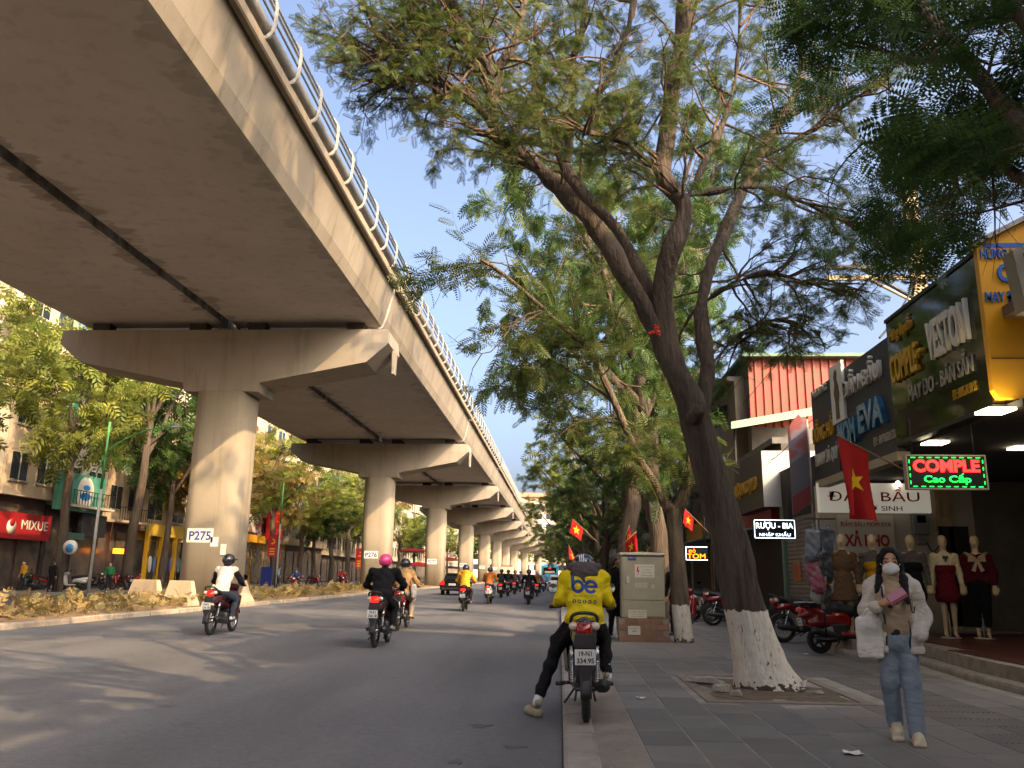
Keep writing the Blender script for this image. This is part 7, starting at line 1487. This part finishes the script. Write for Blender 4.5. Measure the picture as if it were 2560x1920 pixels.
def note(x0, x1, y0, y1, lines, m_=None, txt=FRAMEK, par=dr_, yoff=-.266, nm='notice'):
    A, B_ = aty(x0, y0, Yc+.04), aty(x1, y1, Yc+.04); cx, cz = (A[0]+B_[0])/2-r.location.x, (A[2]+B_[2])/2-SWZ; w_, h_ = B_[0]-A[0], A[2]-B_[2]
    q = MB(); q.b2((cx-w_/2, yoff, cz-h_/2), (cx+w_/2, yoff+.0035, cz+h_/2)); o = q.build(nm, m_ or mat('notice_paper', '#b7b2a4', rough=.8), par)
    for i, (t_, ww, hh, zz) in enumerate(lines): text('notice_text', t_, (cx+(0 if nm != 'warning_notice' else w_*.1), yoff-.002, cz+zz*h_), '-y', .05, txt, o, width=w_*ww, height=h_*hh, extrude=.0006)
    return o, cx, cz, w_, h_
o, cx, cz, w_, h_ = note(1371, 1414, 1219, 1248, [('CẤM LẠI GẦN!', .62, .15, .33), ('CÓ ĐIỆN', .38, .12, .1), ('NGUY HIỂM', .5, .12, -.1), ('CHẾT NGƯỜI', .56, .12, -.33)], nm='warning_notice')
q = MB(); bx = cx-w_*.36; q.prism([(bx, cz+h_*.35), (bx+.025, cz+h_*.35), (bx+.01, cz+h_*.06), (bx+.04, cz+h_*.06), (bx-.005, cz-h_*.38), (bx+.005, cz-h_*.04), (bx-.025, cz-h_*.04)], 'y', -.2695, -.267); q.build('lightning_mark', REDT, o)
note(1356, 1374, 1202, 1211, [('THƯỜNG TÍN', .8, .3, .2)], mat('label_blue', '#2a2f6e', rough=.5), SIGNW, nm='blue_label')
note(1371, 1399, 1258, 1270, [], mat('torn_paper', '#a8a294', rough=.9, col2='#8f8a76', nscale=30, amount=1.0)); note(1406, 1415, 1262, 1272, [], MATS['torn_paper'])
note(1357, 1397, 1317, 1342, [('CHO THUÊ', .85, .16, .32), ('VĂN PHÒNG', .7, .09, .1), ('CỬA HÀNG', .7, .09, -.08)], par=r)
note(1356, 1383, 1352, 1371, [('SỬA XE MÁY', .85, .2, .26), ('24H', .4, .24, -.08)], par=pln, yoff=-.312+.0)
# people by the cabinet and down the pavement
walker('person', (1.18, Yc+.75, SWZ), R(-60), '#101014', '#101015', 'man in black with white shoes standing beside the cabinet', 'people on the near pavement', shoe='#c9c5bb', res=.022, stride=.05, hgt=1.02, coat=True)
walker('person', (2.72, Yc+2.2, SWZ), R(150), '#1b1a1c', '#1d1c20', 'dark-clad figure behind the right side of the cabinet', 'people on the near pavement', res=.026, stride=.08)
p = atz(1216, 1301, .03); walker('person', (float(p[0]), float(p[1]), .01), R(20), '#20294a', '#9c937f', 'person in a navy coat and beige trousers stepping off the far kerb', 'people on the near pavement', res=.03, stride=.16)
p = atz(1226, 1296, .05); walker('person', (float(p[0]), float(p[1])+1.5, .05), R(-10), '#6d1c22', '#2a2326', 'person in a dark red coat on the kerb behind the navy coat', 'people on the near pavement', res=.03, stride=.1)

# ------------------------------------------------------------------ flags
FLAGR = mat('flag_red', '#8f1012', rough=.75, spec=.2); STARY = mat('flag_star', '#d9b01e', rough=.75, spec=.2)
def flag(base, tip, size, lb, droop=.9, side=(1, 0, 0), seed=0):
    base = np.asarray(base, float); tip = np.asarray(tip, float); r = empty('flag', base, 0, lb, 'flag', 'red flags with a yellow star'); d = tip-base; L = np.linalg.norm(d); d = d/L
    q = MB(); q.tube([(0, 0, 0), tuple(d*L)], .012, 7); q.build('flagpole', mat('pole_wood', '#7a6448', rough=.7), r)
    s = np.asarray(side, float); Wf, Hf = size
    def F(u, v):   # u along the pole from tip down, v outward; the free edge hangs
        p = d*L*(1-.02)-d*Hf*u; out = s*(1-droop)+np.array([0, 0, -1])*droop; out = out/np.linalg.norm(out)
        nrm = np.cross(d, out); nrm = nrm/np.linalg.norm(nrm)
        return p+out*Wf*v*(1-.1*u)+nrm*(.09*Wf*math.sin(5.5*u+2*v+seed)*v+.05*Wf*math.sin(11*u+seed)*v)
    q = MB(); q.grid(lambda u, v: tuple(F(u, v)), 22, 26); o = q.build('cloth', FLAGR, r, fixn=False); 
    q = MB(); V = []; n = 10
    for i in range(n):
        a = PI/2+i*PI/5; rr_ = (.30 if i % 2 == 0 else .12); V.append((rr_*math.cos(a), rr_*math.sin(a)))
    for sgn in (-1, 1):
        pts3 = []
        def P3(a, b): u, v = .5-b, .5+a*Hf/Wf; p0 = F(u, v); e = 1e-3; nn = np.cross(F(u+e, v)-p0, F(u, v+e)-p0); return p0+sgn*.008*nn/np.linalg.norm(nn)
        VV = [P3(0, 0)]; FF = []
        for i in range(n):
            a, b = V[i], V[(i+1) % n]; k = len(VV)
            for t in (0, .5, 1):
                x, y = a[0]*(1-t)+b[0]*t, a[1]*(1-t)+b[1]*t; VV += [P3(x*.5, y*.5), P3(x, y)]
            for t in (0, 2): FF += [(k+t, k+t+1, k+t+3, k+t+2), (0, k+t, k+t+2)]
        q.add(VV, FF, 0, True)
    q.build('star', STARY, o, fixn=False)
    return r
p = aty(1958, 1018, 12.4); t = aty(1888, 985, 12.0); b0 = aty(1806, 940, 11.7); flag(p, b0, (1.1, .62), 'large red flag with a yellow star hanging before the navy sign', .96, (.3, 0, 0), 0)
FL = [((1530, 1150, 23), (1478, 1098, 22.6), (.5, .5), 'red flag half hidden behind the big leaning trunk', .75), ((1292, 1172, 30), (1236, 1120, 29.5), (.6, .7), 'red flag sticking out from the tree left of the cabinet', .7), ((1330, 1190, 24), (1375, 1148, 23.6), (.7, .6), 'red flag with a big star just above the cabinet', .85), ((1252, 1225, 33), (1228, 1178, 32.5), (.6, .7), 'red flag directly above the yellow jacket driver', .85), ((1236, 1240, 48), (1221, 1205, 47.5), (.9, .8), 'small red flag left of the driver\'s helmet', .9), ((1232, 1250, 60), (1216, 1216, 59.5), (1, .9), 'farthest red flag along the near pavement', .9), ((1345, 1175, 27), (1360, 1135, 26.8), (.5, .5), 'dim red flag in the shade right of the cabinet top', .85)]
for i, (a, b, sz, lb, dr_) in enumerate(FL): flag(aty(*a), aty(*b), (sz[0]*.78, sz[1]*.78), lb, dr_, (-.6 if i in (0, 1) else .6, 0, 0), i*1.3)
# ------------------------------------------------------------------ utility pole and wires
Yu = 18.2; p = aty(2028, 540, Yu); r = empty('utility_pole', (p[0], Yu+1.2, 0), 0, 'concrete utility pole with crossarms rising behind the black sign', 'pole'); PC = mat('pole_concrete', '#b39a78', rough=.85, col2='#9a8465', nscale=3, amount=.7)
q = MB(); 
for s in (-1, 1): q.prism([(s*.13-.05, 0), (s*.13+.05, 0), (s*.10+.05, 11.5), (s*.10-.05, 11.5)], 'y', -.1, .1)
q.build('post', PC, r); 
for i in range(16): q = MB(); z = .4+i*.7; q.b2((-.085+.0, -.09, z), (.085, .09, z+.32)); q.build('web', PC, r)
zc = p[2]
for dz, m_ in ((0, DKMET), (-.28, PC)): q = MB(); q.b2((-2.2, -.2, zc+dz-.05), (.35, -.11, zc+dz+.05)); q.build('crossarm', m_, r)
q = MB(); q.cyl((-1.4, -.16, zc-.02), (-.05, -.16, zc-.9), .045, n=6); q.build('brace', DKMET, r); q = MB(); q.cyl((-1.3, -.22, zc-.3), (.0, -.22, zc-1.05), .035, n=6); q.build('brace', PC, r)
for x in (-2.1, -1.5, -.9): q = MB(); q.lathe([(.02, 0), (.06, .03), (.03, .06), (.06, .09), (.03, .12), (0, .14)], 10, (x, -.155, zc+.05)); q.build('insulator', mat('insulator', '#6b5a4a', rough=.3), r)
WIRE = mat('cable_black', '#161515', rough=.6)
def wire(a, b, sag, lb, rad=.012):
    a = np.asarray(a, float); b = np.asarray(b, float); c = (a+b)/2; q = MB(); q.tube([tuple((a*(1-t)+b*t)-np.array([0, 0, 4*sag*t*(1-t)])-c) for t in np.linspace(0, 1, 18)], rad, 5); o = q.build('cable', WIRE); o.location = c; tag(o, lb, 'cable', 'overhead cables')
px_, pz_ = float(p[0]), zc
wire((px_-2.1, 19.3, pz_+.15), (5.4, 62, 8.2), .9, 'overhead cable running from the crossarm tip down the street'); wire((px_-1.5, 19.3, pz_+.15), (5.9, 62, 8.0), 1.2, 'overhead cable from the middle insulator down the street'); wire((px_-2.1, 19.3, pz_+.12), (6.6, -14, 8.6), .7, 'overhead cable from the crossarm tip towards the camera'); wire(tuple(aty(1985, 590, 18)), tuple(aty(1900, 730, 15.2)), .12, 'black cable dropping from the pole to the navy sign', .02); wire((px_-.2, 19.2, pz_-1.2), (6.3, 44, 5.6), 1.0, 'low service cable passing under the red wall'); wire((6.0, 20.2, 5.1), (6.2, 30, 5.4), .5, 'slack cable between the banner and the canopy')
# ------------------------------------------------------------------ the far side of the street
FX = -31.6
def fx(x, y): return atx(x, y, FX)
WGL = mat('far_window', '#2a3138', rough=.12, coat=.4)
def far_house(y0, y1, floors, col, lb, base=('#2b2623', 3.6), balcony=False, trim='#a39a88', depth=12, roof=None, X=FX):
    r = empty('row_house', (X, (y0+y1)/2, .14), 0, lb, 'building', 'row of houses across the road'); L = y1-y0; H = base[1]+3.3*floors
    wm = mat('far_'+col[1:], col, rough=.9, col2='#8d8273', nscale=.5, amount=.5); tm_ = mat('trim_'+trim[1:], trim, rough=.8)
    q = MB(); q.b2((-depth, -L/2, base[1]), (0, L/2, H)); q.build('wall', wm, r)
    q = MB(); q.b2((-depth, -L/2, 0), (-.5, L/2, base[1]-.004)); q.build('ground_floor', mat('gf_'+base[0][1:], base[0], rough=.8, col2='#4a4038', nscale=1.5, amount=.8), r)
    q = MB(); q.b2((-depth, -L/2, H), (.25, L/2, H+.3)); q.build('cornice', tm_, r)
    nb = max(2, int(L/2.7))
    for f in range(floors):
        for j in range(nb):
            yc = -L/2+(j+.5)*L/nb; z = base[1]+3.3*f+.9; w = L/nb*.30
            q = MB(); q.b2((-.02, yc-w, z), (.02, yc+w, z+1.6)); wn = q.build('window', WGL, r)
            q = MB(); q.b2((.0, yc-w-.1, z-.12), (.12, yc+w+.1, z-.004)); q.build('sill', tm_, wn); q = MB(); q.b2((.022, yc-.03, z), (.05, yc+.03, z+1.6)); q.build('mullion', tm_, wn)
        if balcony and f % 2 == 0:
            z = base[1]+3.3*f; q = MB(); q.b2((.0, -L/2+.3, z-.08), (1.0, L/2-.3, z+.08)); bl = q.build('balcony', tm_, r)
            q = MB()
            for k in range(int(L*3)): yy = -L/2+.35+k/3; q.b2((.93, yy-.015, z+.085), (.96, yy+.015, z+.95))
            q.b2((.92, -L/2+.3, z+.955), (.98, L/2-.3, z+1.0)); q.build('railing', FRAMEK, bl)
    for k in range(nb):
        yc = -L/2+(k+.5)*L/nb; q = MB(); q.b2((-.46, yc-L/nb*.42, .05), (-.42, yc+L/nb*.42, base[1]-.7)); q.build('shopfront', mat('far_shop_glass', '#3b3a3a', rough=.2, col2='#6a5a4a', nscale=.9, amount=.9), r)
    return r
far_house(24, 37, 4, '#b7a488', 'cream row house at the far left edge of the picture', balcony=True); far_house(37.2, 45.2, 3, '#c2b59c', 'pale row house left of the red tea-shop sign')
far_house(45.4, 50.4, 4, '#c9b295', 'tall cream house above the red tea-shop sign', ('#3a2522', 5.4)); far_house(50.6, 56.2, 3, '#a3a08f', 'grey house carrying the mint-green sign', ('#1f1d1c', 5.2), True)
far_house(56.4, 61.5, 4, '#c7ad8c', 'cream house right of the mint-green sign', ('#20242e', 4.6), True); far_house(61.7, 69.5, 3, '#b59c78', 'house above the yellow-framed clothes shop', ('#c99a1c', 4.2)); far_house(69.7, 78, 4, '#bfae94', 'pale house hidden behind pier P275', balcony=True)
far_house(78.2, 86, 3, '#d0c4b0', 'white and red shop house right of pier P275', ('#9a3a2c', 5.0)); far_house(86.2, 97, 4, '#b8a386', 'house behind the red vertical signs', ('#b8891e', 4.4)); far_house(97.2, 112, 3, '#c5b396', 'long pale house left of pier P276', ('#4a3a2e', 4.4)); far_house(112.3, 132, 4, '#b5a78f', 'house behind pier P276 across the road'); far_house(132.4, 165, 3, '#c0b298', 'far house between piers P276 and P277'); far_house(165.5, 215, 4, '#b9ac96', 'farthest house across the road')
far_house(6, 23.8, 4, '#bba98d', 'row house beyond the left edge of the picture'); far_house(222, 300, 5, '#bdb19c', 'distant pale block behind the far piers')
# tall pale block closing the street
r = empty('apartment_block', (-22, 420, 0), 0, 'distant pale block above the bend of the viaduct', 'building'); q = MB(); q.b2((-30, 0, 0), (30, 20, 40)); q.build('wall', mat('block_pale', '#c9b49c', rough=.9), r)
for i in range(9):
    for j in range(7): q = MB(); q.b2((-27+6*i, -.1, 4+5*j), (-23+6*i, -.02, 6.6+5*j)); q.build('window', WGL, r)
q = MB(); q.b2((-31, -1.5, 40), (31, 21, 42)); q.build('roof', mat('block_roof', '#b07a5c', rough=.8), r)
# signs on the far fronts
def far_sign(nm, x0, x1, y0, y1, c, lb, tx=None, tc=None, out=.35, th=.5, wfrac=.7, zoff=0, par=None):
    A, B_ = fx(x0, (y0+y1)/2), fx(x1, (y0+y1)/2); z1, z0 = fx((x0+x1)/2, y0)[2], fx((x0+x1)/2, y1)[2]; yc = (A[1]+B_[1])/2; L = abs(B_[1]-A[1]); r = empty(nm, (FX+out, yc, z0), 0, lb, 'sign', 'shop signs across the road')
    q = MB(); q.b2((-.25, -L/2, 0), (0, L/2, z1-z0)); q.build('board', c if not isinstance(c, str) else mat('fs_'+c[1:], c, rough=.5), r)
    if tx: text('letters', tx, (.02, 0, (z1-z0)*(.5+zoff)), '+x', .5, tc or WHT, r, width=L*wfrac, height=(z1-z0)*th, extrude=.015)
    return r, L, z1-z0
r, L, h = far_sign('shop_sign', -22, 98, 1108, 1165, '#8f1a1d', 'dark red shop sign reading MIXUE at the left edge')
text('letters', 'MIXUE', (.03, L*.18, h*.56), '+x', .5, WHT, r, width=L*.5, height=h*.36, extrude=.015)
q = MB(); q.lathe([(0, 0), (h*.28, 0), (h*.28, .02), (0, .02)], 20, (.005, -L*.24, h*.45), (1, 0, 0)); q.build('round_mark', WHT, r); q = MB(); q.lathe([(0, 0), (h*.15, 0), (h*.15, .02), (0, .02)], 16, (.03, -L*.24, h*.62), (1, 0, 0)); q.build('round_mark', REDT, r)
MINT = mat('mint_board', '#4f8f7a', rough=.5, col2='#3f7d6a', nscale=.6, amount=.5); r, L, h = far_sign('shop_sign', 104, 208, 1024, 1106, MINT, 'mint-green sign board with a white oval emblem', out=.6)
q = MB(); V = [(.012, L*.06+h*.40*math.cos(a), h*.5+h*.46*math.sin(a)) for a in np.linspace(0, 2*PI, 25)[:-1]]; q.add(V+[(.04, y, z) for _, y, z in V], [tuple(range(24, 48))]+[(i, (i+1) % 24, 24+(i+1) % 24, 24+i) for i in range(24)]); ov = q.build('oval_emblem', WHT, r)
EMB = mat('emblem_blue', '#2d7fb8', rough=.5)
for (cy, cz, ry, rz_) in ((0, .42, .26, .11), (.02, .66, .17, .07)):
    q = MB(); V = [(.048, L*.06+h*(cy+ry*math.cos(a)), h*(cz+rz_*math.sin(a))) for a in np.linspace(0, 2*PI, 17)[:-1]]; q.add(V+[(.06, y, z) for _, y, z in V], [tuple(range(16, 32))]+[(i, (i+1) % 16, 16+(i+1) % 16, 16+i) for i in range(16)]); q.build('emblem_shape', EMB, ov)
far_sign('shop_sign', 128, 219, 862, 918, '#5fa58d', 'pale green sheet sign high above the mint-green sign', out=.4); far_sign('shop_sign', 100, 150, 1150, 1164, '#3d5c50', 'thin dark green strip sign below the mint-green board', None, out=1.0)
far_sign('shop_sign', 160, 214, 1112, 1160, '#17181c', 'black sign with a dim golden emblem under the mint board', None, out=.5); far_sign('shop_sign', 227, 256, 1185, 1196, mat('orange_glow', '#e07a10', rough=.5, emit='#ff8a1a', estr=1.4), 'small glowing orange sign under the dark trees', out=.8)
far_sign('shop_sign', 310, 392, 1136, 1160, '#c2a23a', 'cream and yellow fascia of the clothes shop left of pier P275', None, out=.4); far_sign('shop_sign', 366, 404, 1024, 1056, '#c9921a', 'orange-yellow sign high beside pier P275', None, out=.5)
far_sign('shop_sign', 528, 558, 1068, 1094, '#cf9a22', 'yellow roof sign just right of pier P275', out=.5); far_sign('shop_sign', 520, 556, 1096, 1150, mat('pale_red_front', '#b9aca0', rough=.6, col2='#a8483c', nscale=.8, amount=.9, contrast=(.5, .6)), 'white and red printed shop front right of pier P275', out=.5); far_sign('shop_sign', 522, 560, 1156, 1172, '#c98f1e', 'golden fascia under the printed shop front', out=.7)
for i, (x0, x1, y0, y1, lb) in enumerate(((562, 577, 1095, 1166, 'upright red sign with golden letters, left of a pair'), (579, 594, 1095, 1166, 'upright red sign with golden letters, right of a pair'))):
    r, L, h = far_sign('shop_sign', x0, x1, y0, y1, '#b51a1c', lb, out=.9)
    for k in range(4): text('letters', ['HÀNG', 'MỚI', 'GIẢM', 'GIÁ'][k] if False else 'ABCD'[k], (.02, 0, h*(.14+.24*k)), '+x', .5, GOLD, r, width=L*.6, height=h*.09, extrude=.01) if False else None
    for k in range(3): q = MB(); q.b2((.0, -L*.4, h*(.28+.25*k)), (.02, L*.4, h*(.31+.25*k))); q.build('gold_band', GOLD, r)
A = fx(306, 1200)[1]; B_ = fx(396, 1200)[1]
for i, yy in enumerate(np.linspace(A, B_, 4)): q = MB(); q.b2((-.12, -.15, 0), (.12, .15, 4.0)); o = q.build('shop_post', mat('post_yellow', '#cfa21e', rough=.5)); o.location = (FX+.3, yy, .14); tag(o, 'yellow post of the clothes shop, %s from the left' % ['first', 'second', 'third', 'fourth'][i], 'post', 'yellow shop posts')
cols = ['#8a8f9c', '#c7c0b4', '#5b6a86', '#a05a66', '#d0b45a', '#3c4a5c', '#7a6a8a', '#c08a7a', '#6a8a90', '#b8b0a0']
for i in range(10):
    yy = A+(B_-A)*(i+.5)/10; me = sdf_mesh('hanging_clothes', [(0, [('e', (0, 0, 0), (.12, .26, .5)), ('e', (0, .05, -.5), (.1, .2, .3))])], [cloth('fc'+cols[i][1:], cols[i])], .07, .1); o = meshobj('hanging_clothes', me, None, (FX+.15, yy, 2.0)); tag(o, 'garment hanging in the yellow-framed clothes shop, %s from the left' % ORD[i] if i else 'garment hanging in the yellow-framed clothes shop, leftmost', 'clothing', 'garments in the clothes shop')
# red banners and an upright blue stand
GOLDF = mat('banner_gold', '#d2a21c', rough=.6); BANR = mat('banner_crimson', '#9c1216', rough=.7)
for i, (x, y0, y1, Yb, lb) in enumerate(((590, 1160, 1207, 62, 'red street banner with a golden emblem right of pier P275'), (778, 1188, 1232, 70, 'narrow red street banner left of pier P276'))):
    a, b = aty(x, y0, Yb), aty(x, y1, Yb); h = a[2]-b[2]; w = h*.42; r = empty('street_banner', (a[0], Yb, .14), 0, lb, 'banner', 'red street banners'); q = MB(); q.b2((-w/2, -.02, b[2]), (w/2, .02, a[2])); q.build('cloth', BANR, r)
    q = MB(); annulus(q, 0, a[2]-h*.3, w*.2, w*.3, R(-130), R(100), 14); q.b2((-.04, .0, a[2]-h*.36), (w*.22, .001, a[2]-h*.33)); o = q.build('golden_emblem', GOLDF, r); o.location = (0, -.035, 0)
    for k in range(3): q = MB(); q.b2((-w*.3, -.03, b[2]+h*(.1+.12*k)), (w*.3, -.022, b[2]+h*(.15+.12*k))); q.build('golden_line', GOLDF, r)
    q = MB(); q.cyl((w*.55, .03, 0), (w*.55, .03, a[2]+.2), .04, n=8); q.build('post', DKMET, r)
p = aty(577, 1232, 75); q = MB(); q.b2((-.5, -.1, 0), (.5, .1, 1.7)); q.b2((-.42, -.11, .9), (.42, -.101, 1.6)); o = q.build('advert_stand', [mat('stand_blue', '#23337a', rough=.5)]); o.location = (p[0], 75, .14); tag(o, 'dark blue advertising stand on the far pavement', 'stand')
# street lamps
def lamp(base, h, arm, lb):
    r = empty('street_lamp', base, 0, lb, 'street lamp', 'street lamps on the far side'); q = MB(); q.tube([(0, 0, 0), (.02, 0, h*.6)], [.09, .075], 10); q.build('post', mat('lamp_post_grey', '#a7a49a', rough=.6), r); q = MB(); q.tube([(.02, 0, h*.6+.01), (.04, 0, h)], [.075, .06], 10); q.build('post_top', mat('lamp_green', '#4c8f4a', rough=.5), r)
    q = MB(); q.tube(smooth_path([(.04, 0, h*.82), (arm*.3, 0, h*.9), (arm*.7, 0, h*.96), (arm, 0, h*.97)], 3), .035, 7); q.tube([(-.5, 0, h*.66), (.04, 0, h*.82)], .03, 6); q.build('arm', MATS['lamp_green'], r)
    me = sdf_mesh('lamp_head', [(0, [('e', (arm+.25, 0, h*.97), (.35, .14, .09))])], [mat('lamp_head', '#b5b8b8', rough=.4)], .04, .05); meshobj('lamp_head', me, r)
p = aty(193, 1256, 44); lamp((p[0], 44, .1), 9.3, 3.6, 'street lamp with a green top left of pier P275'); p = aty(597, 1240, 72); lamp((p[0], 72, .1), 9.0, 3.0, 'street lamp with a green top beside the red banner'); p = aty(1139, 1235, 105); lamp((-16.3, 105, .2), 9.0, -2.5, 'far street lamp behind the piers')
# flags, parked bikes and people over there
for i, (x, y, Yf, lb) in enumerate(((238, 1170, 45, 'red flag on a pole left of pier P275'), (138, 1180, 47, 'red flag near the round blue sign'), (322, 1195, 60, 'red flag leaning before the clothes shop'), (604, 1215, 63, 'red flag beside the red street banner'), (915, 1215, 80, 'red flag left of pier P277'))):
    a = aty(x-6, y+28, Yf); b = aty(x+8, y-52, Yf); flag(a, b, (1.1, 1.25), lb, .82, (-.4, 0, 0), i)
p = aty(152, 1182, 46); r = empty('round_sign', (p[0], 46, .14), 0, 'round white hanging sign with a blue emblem left of the flag', 'sign', 'shop signs across the road'); q = MB(); q.lathe([(0, -.06), (.40, -.06), (.40, .06), (0, .06)], 22, (0, 0, p[2]-.14), (0, 1, 0)); q.build('disc', SIGNW, r); q = MB(); q.lathe([(0, 0), (.24, 0), (.24, .01), (0, .01)], 16, (0, -.075, p[2]-.2), (0, 1, 0)); q.build('emblem', EMB, r); q = MB(); q.cyl((-.5, .02, 0), (-.5, .02, p[2]+.3), .04, n=8); q.cyl((-.5, .02, p[2]-.14), (-.38, .02, p[2]-.14), .03, n=6); q.build('post', DKMET, r)
PB_ = [(28, 50, BLUEP, 'm', 'dark blue motorbike parked farthest left across the road'), (62, 49, GREENP, 's', 'green scooter parked under the red tea-shop sign'), (98, 48.5, PAINTK, 'm', 'black motorbike parked beside the standing man in black'), (160, 50, WHITEPT, 's', 'white scooter parked below the round sign'), (205, 52, PAINTK, 's', 'black scooter parked by the green-topped lamp'), (262, 54, WHITEPT, 'm', 'white motorbike parked under the dark trees'), (285, 56, MAROON, 'm', 'maroon motorbike parked left of pier P275'), (470, 66, PAINTK, 's', 'black scooter parked far behind pier P275'), (640, 74, BLUEP, 'm', 'blue motorbike parked right of the advertising stand'), (680, 80, PAINTK, 'm', 'black motorbike parked far left of pier P276')]
for i, (x, Yb, pt, kd, lb) in enumerate(PB_): p = aty(x, 1240, Yb); bike(kd, (p[0], Yb, .14), R([-70, 60, -85, 95, -100, 70, -60, 80, -75, -110][i]), pt, lb, 'two-wheelers parked across the road', False)
for x, Yb, a, b, lb in ((113, 46, '#141416', '#17171a', 'man in black standing among the parked bikes across the road'), (50, 47.5, '#b8862a', '#2a2a30', 'person in a mustard top near the red tea-shop sign'), (237, 50, '#2f7a4a', '#22262c', 'person in a green jacket beside the leaning lamp post'), (602, 70, '#7ea6b0', '#3a3f4a', 'person in a pale blue coat right of the blue stand'), (640, 80, '#1c2333', '#23232a', 'person in dark clothes on the far pavement right of pier P275'), (735, 84, '#8a2f2f', '#2c2c30', 'person in red on the far pavement left of pier P276')):
    p = aty(x, 1240, Yb); walker('person', (p[0], Yb, .14), RNG.uniform(-3, 3), a, b, lb, 'people on the far pavement', res=.045, stride=.1)
# red stall umbrellas and goods under the piers, far
for i, (x, y, Yb, s) in enumerate(((985, 1185, 118, 2.2), (1040, 1205, 150, 2.4), (1000, 1215, 112, 1.8))):
    p = aty(x, y, Yb); r = empty('stall_umbrella', (p[0]-6, Yb, 0), 0, 'far red stall umbrella beyond the piers, %s' % ['upper left', 'farthest', 'nearest'][i], 'umbrella', 'red stall umbrellas'); h = p[2]; q = MB(); q.lathe([(s, h-.5), (s*.6, h-.15), (0, h)], 12); q.lathe([(s, h-.55), (s*.6, h-.2), (0, h-.05)], 12); q.build('canopy', mat('stall_red', '#b8201c', rough=.7), r); q = MB(); q.cyl((0, 0, 0), (0, 0, h-.1), .04, n=6); q.build('post', DKMET, r)
# more traffic on the opposite carriageway
for i, (x, Yb, c) in enumerate(((-19.5, 62, '#3a4f7a'), (-21.5, 84, '#8a3a2c'), (-18.8, 96, '#2c2c30'))):
    bike('m', (x, Yb, .02), R(180), PAINTK, 'oncoming motorbike beyond the median, %s' % ORD[i], 'oncoming two-wheelers', False); rider('person', (x, Yb, .02), R(180), c, '#22222a', '#2b2b2e', '#2c3038', label='oncoming rider beyond the median, %s' % ORD[i], group='oncoming riders', res=.04, seed=i+30)
